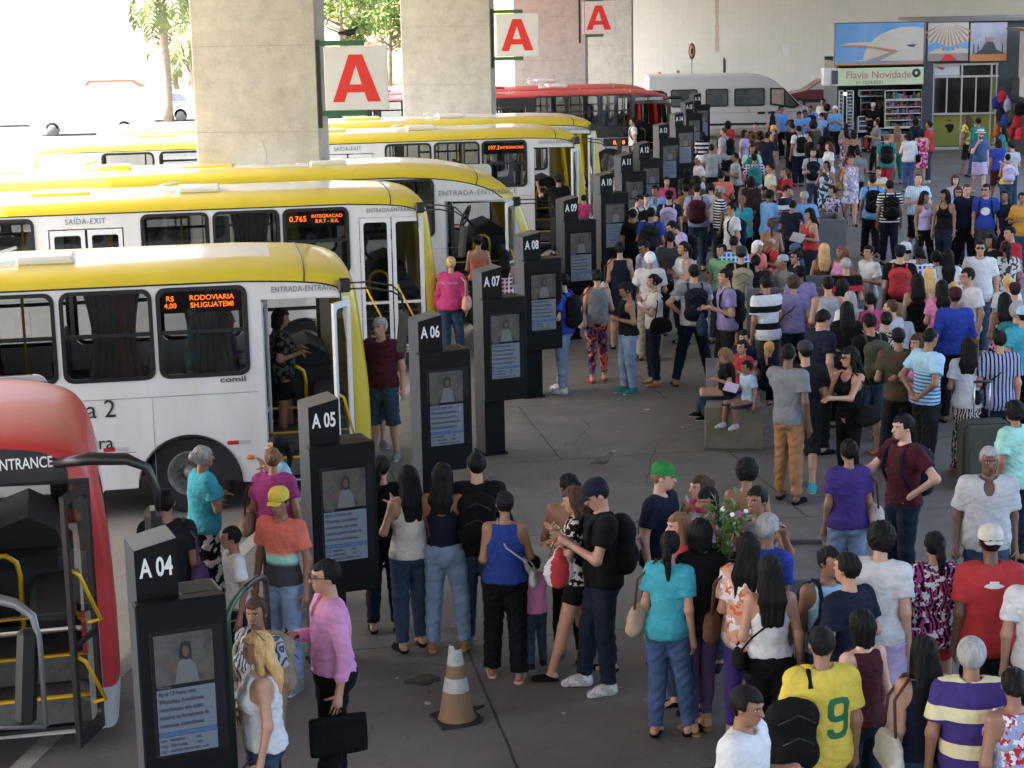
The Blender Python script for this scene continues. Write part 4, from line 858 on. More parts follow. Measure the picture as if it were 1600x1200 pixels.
    if bt != 'none':
        fr = {'jeans': 1.93, 'pants': 1.96, 'leggings': 1.86, 'shorts': .86, 'minis': .42, 'bermuda': 1.12, 'capri': 1.5}.get(bt, 0); inf = {'jeans': .017, 'pants': .024, 'leggings': .007, 'shorts': .026, 'minis': .014, 'bermuda': .026}.get(bt, .014)
        F = Field(lo, hi, h)
        tk_ = .006 if tt != 'none' and hemz < .96 else 0; F.ell(pel + (0, .012, 0), (.160 + wi * .14 + (.012 if f else 0), .115 + wi * .12, .125), .04, inf=inf - .003 - tk_); F.ell(pel + (0, .055, -.03), (.135 + wi * .1, .09 + wi * .08, .10), .04, inf=inf - tk_)
        F.ell(up((0, .005 - wi * .06, 1.08)), (.138 + wi * .17 - (.016 if f else 0), .102 + wi * .2, .16), .04, inf=inf - .004)
        if fr: leg(F, inf=inf, frac=fr, flare={'pants': .020, 'shorts': .02, 'bermuda': .02, 'jeans': .008, 'minis': .01}.get(bt, 0)); 
        else:
            z1 = {'skirt': .50, 'longskirt': .10, 'mini': .62}.get(bt, .5); F.cone(pel + (0, .02, .02), (0, 0, z1), .155 + wi * .12, (.20 if bt != 'mini' else .17) + wi * .1, .04, .82, cut=0.0)
        F.half((0, 0, (min(1.055, hemz + .012) if tt != 'none' else 1.055) + base), (0, 0, 1)); F.ripple(wav * 1.15 if bt != 'leggings' else .001, [(18, 8, 60), (-22, 12, 48), (30, 10, 26), (50, 20, 80)], rnd)
        P_, Q_ = F.mesh(); out['bottom'] = (P_, Q_, None)
    # ---- hair
    st_ = hair
    if st_ != 'bald':
        hh = (.0085, .0115, .016)[lod]; F = Field(hc - (.26, .30, .75), hc + (.26, .30, .24), hh); g = {'buzz': .004, 'short': .010, 'cap': .008, 'curly': .030, 'afro': .055, 'bob': .022, 'long': .016, 'tail': .011, 'bun': .011, 'wavy': .024, 'short2': .020}.get(st_, .012)
        F.ell(Hp((0, .018, .028)), np.array((.076, .094, .092)) * hs, 0, R, inf=g)
        F.d = np.maximum(F.d, 0 * F.d - 9)
        # open the face: drop everything in front of the hairline
        X, Y, Z = np.meshgrid(*F.ax, indexing='ij', sparse=True); x, y, z = X - hc[0], Y - hc[1], Z - hc[2]; lx = (R[0][0] * x + R[1][0] * y + R[2][0] * z) / hs; ly = (R[0][1] * x + R[1][1] * y + R[2][1] * z) / hs; lz = (R[0][2] * x + R[1][2] * y + R[2][2] * z) / hs
        fl = .058 if st_ not in ('afro', 'curly') else .05
        face = np.minimum(-.028 - ly + np.abs(lx) * .1, fl - lz + .25 * (ly + .09)); nape = -.075 if st_ in ('short', 'buzz', 'short2', 'cap', 'curly') else -.10
        F.d = np.maximum(F.d, face).astype(np.float32); F.d = np.maximum(F.d, (nape - lz) + np.minimum(0, .0 * ly)).astype(np.float32)
        if st_ in ('short', 'buzz', 'short2', 'cap'): F.d = np.maximum(F.d, np.minimum(-.002 - lz, .040 - ly)).astype(np.float32)
        bk = lambda p, r1, r2, q, k=.03, sy=1.0: F.cone(Hp(p), np.array(q), r1, r2, k, sy)
        if st_ == 'long' or st_ == 'wavy':
            ww = .056 if st_ == 'long' else .064; z0 = rnd.uniform(-.40, -.28); Bk = hc + np.array((0, .105, 0)) - np.array((0, .12 * ln, 0)); 
            for ox in (-.042, 0, .042): F.cone(Hp((ox, .07, -.01)), Bk + (ox * 1.5, .035, -.20), ww * .85, ww * .75, .03, .75); F.cone(Bk + (ox * 1.5, .035, -.20), Bk + (ox * 1.25, .04, z0), ww * .75, .030, .03, .6)
            for sx in (1, -1): F.cone(Hp((sx * .070, .015, .02)), Hp((sx * .078, .03, -.16)), .028, .026, .02)
        elif st_ == 'bob':
            for sx in (1, -1): F.cone(Hp((sx * .062, .03, .03)), Hp((sx * .068, .035, -.10)), .042, .034, .03)
            F.cone(Hp((0, .07, .0)), Hp((0, .072, -.10)), .062, .055, .03)
        elif st_ == 'tail':
            F.ell(Hp((0, .125, .03)), (.030, .030, .030), .02, R); e = Hp((0, .15, -.06)); F.cone(Hp((0, .13, .03)), e, .028, .034, .02); F.cone(e, e + (rnd.uniform(-.02, .02), -.012, rnd.uniform(-.26, -.16)), .034, .014, .02)
        elif st_ == 'bun': F.ell(Hp((0, .125, rnd.uniform(.0, .05))), (.042, .036, .040), .015, R)
        F.ripple(.0055 if st_ in ('long', 'bob', 'wavy', 'tail', 'bun', 'short') else .008 if st_ in ('curly', 'afro') else .001, [(70, 30, 8), (-60, 50, 12), (90, -40, 14)] if st_ not in ('curly', 'afro', 'wavy') else [(60, 50, 60), (-55, 60, 50), (50, -60, 70), (90, 80, 60)], rnd)
        P_, Q_ = F.mesh(); out['hair'] = (P_, Q_, None)
    out['J'] = J; J['pel'] = pel; J['up'] = up; J['hs'] = hs; J['L'] = L; J['A'] = A; J['sw'] = sw; J['wi'] = wi; J['base'] = base
    return out

def shoe_mesh(kind, lod):
    k = (kind, lod)
    if k in SHOES: return SHOES[k]
    h = .007 if lod == 0 else .012; F = Field((-.08, -.22, -.10), (.08, .10, .09), h)
    if kind == 'flip': F.cone((0, .05, -.068), (0, -.15, -.068), .040, .044, .02); F.half((0, 0, -.058), (0, 0, 1)); F.cone((-.03, -.05, -.03), (0, -.125, -.045), .008, .008, .005); F.cone((.03, -.05, -.03), (0, -.125, -.045), .008, .008, .005)
    elif kind == 'flat': F.cone((0, .035, -.045), (0, -.145, -.060), .040, .036, .03, .95); F.half((0, 0, -.028), (0, .3, 1))
    else: F.cone((0, .03, -.040), (0, -.15, -.056), .042, .036, .03); F.cone((0, .015, .005), (0, .02, -.04), .039, .041, .03); F.cone((0, .02, 0), (0, -.09, -.03), .038, .040, .03)
    F.half((0, 0, -.078), (0, 0, -1)); P, Q = F.mesh(); me = quads_mesh('shoe', P, Q); mi = (P[Q].mean(1)[:, 2] < -.058).astype(np.int32) if kind == 'sneaker' else np.zeros(len(Q), np.int32)
    me.materials.append(None); me.materials.append(None); me.polygons.foreach_set('material_index', mi); SHOES[k] = me; return me
SHOES = {}; FIG = {}
def setmat(o, mats):
    for i, m in enumerate(mats):
        if i < len(o.material_slots): o.material_slots[i].link = 'OBJECT'; o.material_slots[i].material = m
def bag_strap(b, pts, r=.012, flat=.5): b.tube(pts, r, n=6)
NAMES_TOP = {'tee': 't_shirt', 'shirt': 'shirt', 'loose': 'blouse', 'long': 'long_sleeve_top', 'longshirt': 'shirt', 'jacket': 'jacket', 'tank': 'tank_top', 'strap': 'strap_top', 'halter': 'halter_top', 'dress': 'dress', 'offs': 'blouse'}
NAMES_BOT = {'jeans': 'jeans', 'pants': 'trousers', 'leggings': 'leggings', 'shorts': 'shorts', 'minis': 'shorts', 'bermuda': 'shorts', 'skirt': 'skirt', 'longskirt': 'skirt', 'mini': 'skirt'}
PEOPLE = []
def person(x, y, hgt, yaw, sx, skin, hair, top, bot, shoes, arms, legs, look, bag, label, group=None, zoff=0.0, pos=None):
    """x, y: where the top of the head shows in the photograph"""
    sit = legs == 'sit'; hh = hgt - (.44 * hgt / 1.75 if sit else 0); sc = hgt / 1.75
    P = Vector(pos) if pos else at_z(x, y, zoff + hh + .012 - (.06 if 'B' in arms else 0))
    px_m = F_PX / (P.y * .98 + 1.1) * .64; lod = 0 if px_m > 66 else 1 if px_m > 40 else 2; child = hgt < 1.3
    hs_, hcol = hair.split('/')[0], hair.split('/')[1]; hat = hair.split('/')[2] if hair.count('/') > 1 else ''
    tk, tc_ = top.split(' '); bk_, bc_ = bot.split(' '); sk_, sc_ = (shoes.split(' ') + ['black'])[:2]
    hy, hp = look; wt = float(sx[1:] or 1)
    pk = ('cap' if hat else hs_)
    rj = random.Random(len(PEOPLE) * 13 + 5)
    if lod < 2: wt = round(wt + rj.uniform(-.07, .06), 3)
    if legs == 'stand' and rj.random() < .45: legs = 'shift' if rj.random() < .6 else 'shiftb'
    key = (sx[0], wt, legs, arms, tk, bk_, pk, hy, hp, (len(PEOPLE) * 7 + 3) if lod < 2 else len(PEOPLE) % 3, lod, child)
    if key not in FIG: FIG[key] = {k: (quads_mesh(k, *v) if k != 'J' else v) for k, v in figure_parts(key).items()}
    G = FIG[key]; J = G['J']
    t = thing('person', label, 'person', (P.x, P.y, zoff), math.radians(yaw), group); t.rotation_euler = (math.radians(rj.uniform(-.8, 1.2)), math.radians(rj.uniform(-.8, .8)), t.rotation_euler[2]); t.scale = (sc * (1.0), sc, sc); zf = .44 if sit else 0
    def part(nm, key_, m):
        me = G[key_]
        if not me.materials: me.materials.append(m)
        o = link(nm, me, t); setmat(o, [m])
        if sit: o.location = (0, 0, zf - .0)
        return o
    if sit: zf = .44 - .0
    if sit: zf = 0.0
    body = part('body', 'body', skin_mat(skin))
    if 'top' in G: part(NAMES_TOP.get(tk, 'top'), 'top', cloth(tc_))
    if 'bottom' in G: part(NAMES_BOT.get(bk_, 'trousers'), 'bottom', cloth(bc_))
    if 'hair' in G: part('hair', 'hair', hair_mat(hcol))
    if sk_ != 'none':
        for s_ in (1, -1):
            me = shoe_mesh(sk_, min(lod, 1)); o = link('shoe', me, t, tuple(J['ankle', s_]), math.radians(8 * s_)); setmat(o, [cloth(sc_), mat('shoe_sole', (.55, .55, .55), .7)])
    R4 = Matrix(J['R'].tolist()).to_4x4(); hm = Matrix.Translation(J['head']) @ R4 @ Matrix.Scale(J['hs'], 4)
    if hat:
        b = MB()
        if hat[0] == 'h':                                           # brimmed hat
            b.lathe([(.155, .055), (.15, .062), (.098, .066), (.096, .12), (.09, .15), (.05, .155), (0, .148)], 24); b.lathe([(.0985, .070), (.0985, .09)], 24, 1); o = b.build('hat', [cloth(hat.split(':')[1]), M_blk], t)
        else:
            b.lathe([(.091, .035), (.094, .06), (.09, .09), (.073, .122), (.04, .138), (0, .142)], 22); b.v = [(v[0], v[1] * 1.17 + .012, v[2]) for v in b.v]
            s_ = -1 if hat[0] == 'c' else 1; n0 = len(b.v); n = 9; V = []
            for r_ in range(3):
                for k in range(n): a = PI * k / (n - 1); rr = .5 * r_; V.append((-.075 * math.cos(a) * (1 - .08 * r_), s_ * (.085 + rr * .075 * math.sin(a) ** .6 + (0 if s_ < 0 else .02)), .043 - .012 * rr - .012 * abs(math.cos(a))))
            b.add(V, [(r_ * n + k, r_ * n + k + 1, (r_ + 1) * n + k + 1, (r_ + 1) * n + k) for r_ in range(2) for k in range(n - 1)], 0, True)
            o = b.build('cap', cloth(hat.split(':')[1]), t)
        o.matrix_local = hm
    PEOPLE.append(t); t_info[t.name] = (J, sc, P, yaw, zoff)
    for sp in (bag.split(',') if bag else []): make_bag(sp, t, J, lod, label)
    return t
t_info = {}
BAGW = {'pack': ('backpack', 'backpack'), 'shoulder': ('shoulder_bag', 'bag'), 'cross': ('crossbody_bag', 'bag'), 'plastic': ('plastic_bag', 'bag'), 'brief': ('laptop_case', 'bag'), 'phone': ('phone', 'phone'), 'shades': None, 'head': None}
def make_bag(sp, t, J, lod, plabel):
    k, c = sp.split('=')[0], sp.split('=')[1] if '=' in sp else 'black'; side = 1 if k.endswith('L') else -1; k = k.rstrip('LR'); up = J['up']; M_ = t.matrix_basis.copy(); m = cloth(c)
    if k in ('shades', 'specs', 'head', 'belt', 'watch', 'strapf', 'num', 'band', 'phones', 'beard', 'neck'):
        b = MB(); hm = Matrix.Translation(J['head']) @ Matrix(J['R'].tolist()).to_4x4()
        if k in ('shades', 'specs', 'head'):
            for s_ in (1, -1):
                if k == 'specs': b.tube([(s_ * .031 + .019 * math.cos(a), -.104, .010 + .014 * math.sin(a)) for a in np.linspace(0, 2 * PI, 11)], .0022, n=4, cap=False)
                else: b.prism([(s_ * .033 + .023 * math.cos(a), .012 + .018 * math.sin(a)) for a in np.linspace(0, 2 * PI, 11)[:-1]], -.106, -.102)
                b.tube([(s_ * .054, -.100, .016), (s_ * .078, -.04, .014), (s_ * .080, .01, .004)], .003, n=4)
            b.tube([(-.012, -.108, .016), (.012, -.108, .016)], .003, n=4); o = b.build('sunglasses' if k != 'specs' else 'glasses', M_blk, t)
            o.matrix_local = hm @ (Matrix.Translation((0, .05, .09)) @ Matrix.Rotation(-.7, 4, 'X') if k == 'head' else Matrix.Identity(4))
        elif k == 'belt': b.lathe([(1, -.018), (1.02, 0), (1, .018)], 28); o = b.build('belt', m, t, (0, .01, .985 + J['base'])); o.scale = (.172 + J['wi'] * .15, .132 + J['wi'] * .15, 1)
        elif k == 'phones': b.tube([(.088 * math.cos(a), .01, .02 + .105 * math.sin(a)) for a in np.linspace(0, PI, 13)], .010, n=6); b.lathe([(0, -.014), (.032, -.012), (.032, .012), (0, .014)], 12, axis='x', c=(.088, .01, .0)); b.lathe([(0, -.014), (.032, -.012), (.032, .012), (0, .014)], 12, axis='x', c=(-.088, .01, 0)); o = b.build('headphones', m, t); o.matrix_local = hm
        elif k == 'watch': W = J['A'][-1][2]; b.lathe([(.034, -.012), (.036, 0), (.034, .012)], 14); o = b.build('watch', M_blk, t, tuple(W))
        elif k == 'beard': b.lathe([(.030, -.05), (.052, -.02), (.055, .02)], 16); b.v = [(v[0], v[1] * .9 - .030, v[2] - .068) for v in b.v]; b.f = [f for f in b.f if sum(b.v[i][1] for i in f) / 4 < -.02]; b.m = b.m[:len(b.f)]; b.sm = b.sm[:len(b.f)]; o = b.build('beard', hair_mat('k'), t, recalc=False); o.matrix_local = hm
        return
    nm, cat = {'pack': ('backpack', 'backpack'), 'sidepack': ('backpack', 'backpack'), 'front': ('backpack', 'backpack'), 'shoulder': ('shoulder_bag', 'bag'), 'cross': ('crossbody_bag', 'bag'), 'plastic': ('plastic_bag', 'bag'), 'brief': ('laptop_case', 'bag'), 'phone': ('phone', 'phone'), 'paper': ('paper_sheet', 'paper'), 'coat': ('folded_jacket', 'jacket'), 'tote': ('tote_bag', 'bag')}[k]
    cw = {'black': 'black', 'navy': 'navy', 'brown': 'brown', 'beige': 'tan brown', 'white': 'white', 'offwhite': 'off white', 'red': 'red', 'olive': 'olive grey', 'khaki': 'sand coloured', 'teal': 'teal', 'blue': 'blue', 'violet': 'violet grey', 'yellow': 'yellow', 'lgrey': 'pale grey', 'grey': 'grey', 'charcoal': 'dark grey', 'pink': 'pink', 'peach': 'pale pink', 'denim': 'denim blue', 'dusty': 'grey blue', 'lavender': 'pale', 'gold': 'golden', 'dgrey': 'dark grey', 'lblue': 'pale blue', 'maroon': 'maroon'}.get(c.split(':')[0], c.split(':')[0])
    who = plabel; ws = who.split(' '); who = ' '.join(ws[:11])
    lb = f"{cw} {cat} of the {who}"
    r = thing(nm, lb, cat, t.location, t.rotation_euler[2], 'bags and backpacks carried in the crowd'); r.scale = t.scale; r.rotation_euler = t.rotation_euler; b = MB(); bz = J['base']; wi = J['wi']
    if k in ('pack', 'front', 'sidepack'):
        ox = .235 if k == 'sidepack' else 0; k = 'pack' if k == 'sidepack' else k; sg = 1 if k == 'pack' else -1; y0 = (.135 + wi * .15) * sg; F = Field((-.24, -.2, -.32), (.24, .2, .32), .012 if lod < 2 else .018)
        F.ell((0, 0, 0), (.155, .10, .235), 0); F.cone((-.08, 0, .12), (.08, 0, .12), .09, .09, .04); F.cone((-.08, 0, -.14), (.08, 0, -.14), .095, .095, .04); F.ell((0, .075 * sg, -.09), (.115, .055, .10), .02); F.ripple(.003, WAVES, np.random.default_rng(3)); P, Q = F.mesh()
        o = link('pack_body', quads_mesh('pack_body', P, Q), r, tuple(np.array(up((ox, y0, 1.22 - ox * .35))) + (0, .03 * sg, 0))); o.data.materials.append(m)
        for s_ in ((1, -1) if not ox else (1,)):
            b = MB(); x = s_ * .10; b.tube([up((x, y0 * .8, 1.40)), up((x, .06 * sg, 1.492 + wi * .02)), up((x, -.04 * sg, 1.485)), up((x * 1.15, -(.125 + wi * .08) * sg, 1.40)), up((x * 1.3, -(.14 + wi * .1) * sg, 1.26)), up((x * 1.6, -.05 * sg, 1.10)), up((x * 1.1, y0 * .8, 1.06))], .017, n=6); b.build('strap', m if c != 'olive' else m, r)
        b = MB(); b.tube([(-.10, .145 * sg, -.02), (0, .15 * sg, .03), (.10, .145 * sg, -.02)], .005, n=4); b.tube([(-.12, .10 * sg, .10), (0, .13 * sg, .17), (.12, .10 * sg, .10)], .005, n=4); z_ = b.build('zip', M_blk, o)
    elif k in ('shoulder', 'cross', 'tote'):
        big = {'shoulder': (.17, .075, .13), 'cross': (.11, .045, .085), 'tote': (.19, .06, .15)}[k]; S = np.array(up((side * (J['sw'] - .03), 0, 1.48)))
        bc = np.array(up((side * (.25 + wi * .1), .05, 1.02 if k != 'cross' else 1.0)));  F = Field(-np.array(big)[[1, 0, 2]] * 1.5, np.array(big)[[1, 0, 2]] * 1.5, .011)
        F.ell((0, 0, -.02), (big[1], big[0], big[2]), 0); F.cone((0, -big[0] * .7, -big[2] * .6), (0, big[0] * .7, -big[2] * .6), big[1] * .8, big[1] * .8, .03); F.half((0, 0, big[2] * .72), (0, 0, 1)); F.ripple(.003, WAVES, np.random.default_rng(5)); P, Q = F.mesh()
        o = link('bag_body', quads_mesh('bag_body', P, Q), r, tuple(bc)); o.data.materials.append(m); T = bc + (0, 0, big[2] * .65)
        hm_ = cloth('brown') if c.split(':')[0] in ('offwhite', 'white', 'beige') else m
        if k == 'cross': S2 = np.array(up((-side * .06, .0, 1.50))); fr_ = np.array(up((0.02 * side, -.14 - wi * .12, 1.28))); bk2 = np.array(up((.02 * side, .145 + wi * .1, 1.28))); b.tube([T + (0, -.08, 0), (T + fr_) / 2 + (0.02 * side, -.02, 0), fr_, np.array(up((-side * .075, -.085, 1.44))), S2 + (0, 0, .012)], .009, n=5); b.tube([S2 + (0, 0, .012), np.array(up((-side * .07, .085, 1.43))), bk2, (bk2 + T) / 2 + (0.02 * side, .03, 0), T + (0, .08, 0)], .009, n=5)
        else: b.tube([T + (0, -big[0] * .55, -.01), T + (-.01 * side, -.05, .25), S + (0, -.045, .01), S + (0, 0, .028), S + (0, .045, .01), T + (-.01 * side, .05, .25), T + (0, big[0] * .55, -.01)], .011, n=6)
        b.build('strap', hm_, r)
    elif k in ('plastic', 'brief', 'coat'):
        W = np.array(J['wrist', side]) + np.array(J['hdir', side]) * .10; s3 = {'plastic': (.05, .12, .17), 'brief': (.045, .20, .145), 'coat': (.045, .085, .17)}[k]; F = Field(-np.array(s3) * 1.5, np.array(s3) * 1.5, .011)
        if k == 'brief': F.cone((0, -.16, -.10), (0, .16, -.10), .035, .035, 0); F.cone((0, -.16, .10), (0, .16, .10), .035, .035, 0); F.ell((0, 0, 0), (.036, .28, .2), .02); F.half((0, .20, 0), (0, 1, 0)); F.half((0, -.20, 0), (0, -1, 0)); F.half((0, 0, .14), (0, 0, 1)); F.half((0, 0, -.14), (0, 0, -1))
        else: F.cone((0, 0, .12), (0, 0, -.09), s3[0] * .55, s3[0] * 1.1, 0); F.ell((0, 0, -.05), (s3[0], s3[1], s3[2] * .72), .05); F.ripple(.006, WAVES, np.random.default_rng(9))
        P, Q = F.mesh(); c0 = W + (0, 0, -s3[2] - .06); o = link('bag_body', quads_mesh('bag_body', P, Q), r, tuple(c0)); o.data.materials.append(m)
        b.tube([c0 + (0, -.06, s3[2] * .9), W + (0, -.02, .0), W + (0, .02, .0), c0 + (0, .06, s3[2] * .9)], .008, n=5); b.build('handle', m, r)
    elif k == 'phone':
        W = np.array(J['wrist', side]) + np.array(J['hdir', side]) * .13; b.box(-.036, .036, -.005, .005, -.07, .07, bev=.004); b.box(-.031, .031, -.0062, -.0052, -.058, .058, mi=1); o = b.build('phone_body', [m, mat('phone_screen', (.05, .07, .1), .1)], r, tuple(W)); o.rotation_euler = (-.9, 0, 0)
    elif k == 'paper':
        W = np.array(J['wrist', side]) + np.array(J['hdir', side]) * .14; b.box(-.15, .15, -.003, .003, -.10, .10); b.v = [(v[0], v[1] + .03 * math.sin(v[0] * 9), v[2]) for v in b.v]; o = b.build('sheet', m, r, tuple(W)); o.rotation_euler = (-.7, 0, .3)

from mathutils.bvhtree import BVHTree
def print_on(t, top_name, txt, size, col, x, z, back=True, sx=1.0, offset=.0, poly=None, nm='print', holes=()):
    o = [c for c in t.children if c.name.split('.')[0] == top_name][0]; me = o.data; tr = BVHTree.FromPolygons([v.co for v in me.vertices], [tuple(p.vertices) for p in me.polygons])
    if poly is None: v, f = text_mesh(txt, size, sx, offset, ext=.0001); v = v.copy()
    else:
        lp = [list(poly)] + [list(q_) for q_ in holes]; v = np.array([(q_[0], q_[1], 0.) for l_ in lp for q_ in l_]); f = [tuple(q_) for q_ in tessellate_polygon([[Vector((q_[0], q_[1], 0)) for q_ in l_] for l_ in lp])]
        for _ in range(3):
            V_ = list(map(tuple, v)); E_ = {}; F2 = []
            def mid(a, b_):
                k_ = (min(a, b_), max(a, b_))
                if k_ not in E_: E_[k_] = len(V_); V_.append(tuple((np.array(V_[a]) + np.array(V_[b_])) / 2))
                return E_[k_]
            for (a, b_, c_) in f: x1, x2, x3 = mid(a, b_), mid(b_, c_), mid(c_, a); F2 += [(a, x1, x3), (x1, b_, x2), (x3, x2, c_), (x1, x2, x3)]
            v = np.array(V_); f = F2
    s_ = -1 if back else 1; out = []
    for q in v:
        X = x + s_ * q[0]; Z = z + q[1]; h = tr.ray_cast(Vector((X, -.6 * s_, Z)), Vector((0, s_, 0))); Y = (h[0].y if h[0] else -.15 * s_) - .004 * s_; out.append((X, Y, Z))
    m2 = bpy.data.meshes.new(nm); m2.from_pydata(out, [], f); m2.materials.append(col); return link(nm, m2, o)

# ================================================================ THINGS ON THE PLATFORM
M_kblk = mat('totem_black', (.0055, .006, .0065), .5, vary=.3, vscale=6, spec=.15); M_kgry = mat('totem_steel', (.085, .092, .105), .4, metal=.2, vary=.2, vscale=5)
M_scr = mat('screen_text_blue', (.075, .095, .125), .12, emit=.08); M_scp = mat('screen_photo', (.12, .105, .085), .25, vary=.8, vscale=7, col2=(.035, .04, .045)); M_scb = mat('screen_header', (.03, .06, .14), .2, emit=.1)
M_scd = mat('screen_dark', (.008, .008, .01), .1); M_sct = mat('screen_letter', (.008, .009, .012), .4); M_scw = mat('screen_white', (.10, .105, .11), .3, emit=.03); M_skp = mat('screen_skin', (.10, .06, .045), .4)
SCX = []
def totem(label, loc):
    t = thing('information_totem', label, 'totem', loc, math.radians(22), 'black information totems at the bays')
    b = MB(); pr = [(-.13, 0), (.13, 0), (.13, 2.345), (-.13, 2.295)]; b.prism(pr, -.13, .19); b.box(-.155, .155, -.155, .215, 0, .03)
    b.add([(-.133, -.13, .02), (-.133, .19, .02), (-.133, .19, 2.293), (-.133, -.13, 2.293)], [(0, 3, 2, 1)], 1); b.add([(-.133, -.132, 2.297), (.133, -.132, 2.35), (.133, .192, 2.35), (-.133, .192, 2.297)], [(0, 1, 2, 3)], 1)
    b.build('post', [M_kblk, M_kgry], t, recalc=False)
    b = MB(); b.box(-.165, .40, -.24, -.135, .70, 1.98, bev=.008); b.box(.14, .40, -.135, .14, .70, 1.955); b.box(-.169, -.1655, -.235, -.137, .72, 1.96, 1)
    b.box(.135, .405, -.13, .145, 1.956, 1.970, 1); b.box(.155, .385, -.11, .125, 1.9701, 1.974, 0); b.build('screen_housing', [M_kblk, M_kgry], t)
    s = MB(); s.box(-.10, .475, -.246, -.2405, .97, 1.80, bev=.002); sc = s.build('screen', M_scd, t, (0, 0, 0)); y = -.2475; SCX.append(sc)
    def q(x0, x1, z0, z1, m, dy=0, nm='screen_area'):
        b = MB(); b.add([(x0, y + dy, z0), (x1, y + dy, z0), (x1, y + dy, z1), (x0, y + dy, z1)], [(0, 1, 2, 3)]); return b.build(nm, m, sc, recalc=False)
    q(-.07, .39, 1.44, 1.77, M_scp, 0, 'photo_area'); q(-.07, .39, 1.135, 1.415, M_scr, 0, 'text_area'); q(-.07, .39, 1.105, 1.133, M_scb, 0, 'table_header'); q(-.07, .39, .985, 1.103, M_scr, 0, 'table_area')
    b = MB(); b.prism([(.08, 1.445), (.27, 1.445), (.25, 1.55), (.22, 1.585), (.20, 1.60), (.14, 1.60), (.11, 1.575)], y - .0016, y - .0008, 0); b.build('photo_dress', M_scw, sc, recalc=False)
    b = MB(); b.prism([(.125 + .0 + .05 + .048 * math.cos(a), 1.655 + .062 * math.sin(a)) for a in np.linspace(0, 2 * PI, 15)[:-1]], y - .0022, y - .0018); b.prism([(.13, 1.60), (.12, 1.66), (.17, 1.70), (.22, 1.66), (.215, 1.56), (.195, 1.60)], y - .0014, y - .001); b.build('photo_hair', M_sct, sc, recalc=False)
    b = MB(); b.prism([(.175 + .027 * math.cos(a), 1.65 + .037 * math.sin(a)) for a in np.linspace(0, 2 * PI, 13)[:-1]], y - .0030, y - .0026); b.prism([(.11, 1.57), (.02, 1.52), (.0, 1.60), (.02, 1.605), (.045, 1.56), (.11, 1.60)], y - .0026, y - .0023); b.build('photo_face', M_skp, sc, recalc=False)
    text('screen_text', 'WhatsApp', .024, M_scw, sc, (-.06, y - .001, 1.423), align='LEFT')
    text('screen_text', 'Ap\u00f3s 13 horas sem\nWhatsApp, brasilienses\nreconhecem que est\u00e3o\nviciados na ferramenta de\nconversas instant\u00e2neas.', .0405, M_sct, sc, (-.058, y - .001, 1.375), align='LEFT', sx=.93, line=1.28, offset=.001)
    text('screen_text', 'Linha            Destino            Box', .022, M_scw, sc, (-.06, y - .001, 1.112), align='LEFT')
    for i_, r_ in enumerate(('0.170    BARREIROS              A 02', '110.2    UNB (CAESB)            A 03', '102.1    P.NORTE (VIA W3 SUL)   A 07')): text('screen_text', r_, .024, M_sct, sc, (-.06, y - .001, 1.072 - .036 * i_), align='LEFT', sx=.95)
    sc.scale = (.80, 1, 1); sc.location = (-.012, 0, 0)
    return t
KP = [(4, 235, 838), (5, 498, 622), (6, 665, 492), (7, 762, 417), (8, 825, 363), (9, 887, 308), (10, 943, 270), (11, 975, 240), (12, 1003, 222), (13, 1033, 193), (14, 1058, 176), (15, 1074, 158), (16, 1087, 146)]
k0 = None; KT = []
for n_, px, py in KP:
    p = at_z(px, py, 2.34); lb = f'black totem with number A {n_:02d} on its slanted head and a lit screen'
    if k0 is None: t = k0 = totem(lb, (p.x, p.y, 0))
    else: t = copy_tree(k0, None, (p.x, p.y, 0), math.radians(22), lb)
    KT.append((t, n_))
for t, n_ in KT:
    text('number', f'A {n_:02d}', .17, M_txtw, t, (.0, -.1315, 2.12), sx=.62, offset=.022, spacing=1.0)
def letterA(w_, h_):
    P = [(0, 0), (.24, 0), (.31, .20), (.66, .20), (.73, 0), (1, 0), (.64, 1), (.36, 1)]; H = [(.36, .37), (.5, .78), (.61, .37)]
    return [((x - .5) * w_, (z - .5) * h_) for x, z in P], [((x - .5) * w_, (z - .5) * h_) for x, z in H]
M_sgn = mat('sign_white', (.74, .75, .76), .4, vary=.08, vscale=3); M_sred = mat('sign_red', (.72, .035, .03), .4); M_sgrn = mat('sign_green', (.03, .13, .06), .5)
for (x0, x1, y0, y1, Y, lb) in ((507, 606, 72, 172, 33, 'nearest square white sign with a red letter A on green brackets'), (775, 841, 21, 88, 49.5, 'middle square white sign with a red letter A'), (910, 961, 2, 53, 66, 'farthest square white sign with a red letter A')):
    a = at_y(x0, (y0 + y1) / 2, Y - .2); c = at_y(x1, (y0 + y1) / 2, Y - .2); za = at_y((x0 + x1) / 2, y0, Y - .2).z; zb = at_y((x0 + x1) / 2, y1, Y - .2).z; W_ = c.x - a.x; H_ = za - zb
    t = thing('letter_sign', lb, 'sign', ((a.x + c.x) / 2, Y - .2, (za + zb) / 2), 0, 'red letter signs on the columns')
    b = MB(); b.box(-W_ / 2, W_ / 2, 0, .16, -H_ / 2, H_ / 2, bev=.01); b.build('sign_box', M_sgn, t)
    P, H = letterA(W_ * .76, H_ * .74); b = MB(); b.prism(P, -.006, -.001, 0, [H]); b.build('letter', M_sred, t)
    for z in (H_ / 2 + .055, -H_ / 2 - .055): b = MB(); b.box(-W_ / 2 - .12, W_ * .14, .02, .14, z - .045, z + .045); b.build('bracket', M_sgrn, t)
    b = MB(); b.box(-W_ / 2 - .13, -W_ / 2 - .07, .01, .15, -H_ / 2 - .3, H_ / 2 + .12); b.build('bracket_post', M_blk, t)

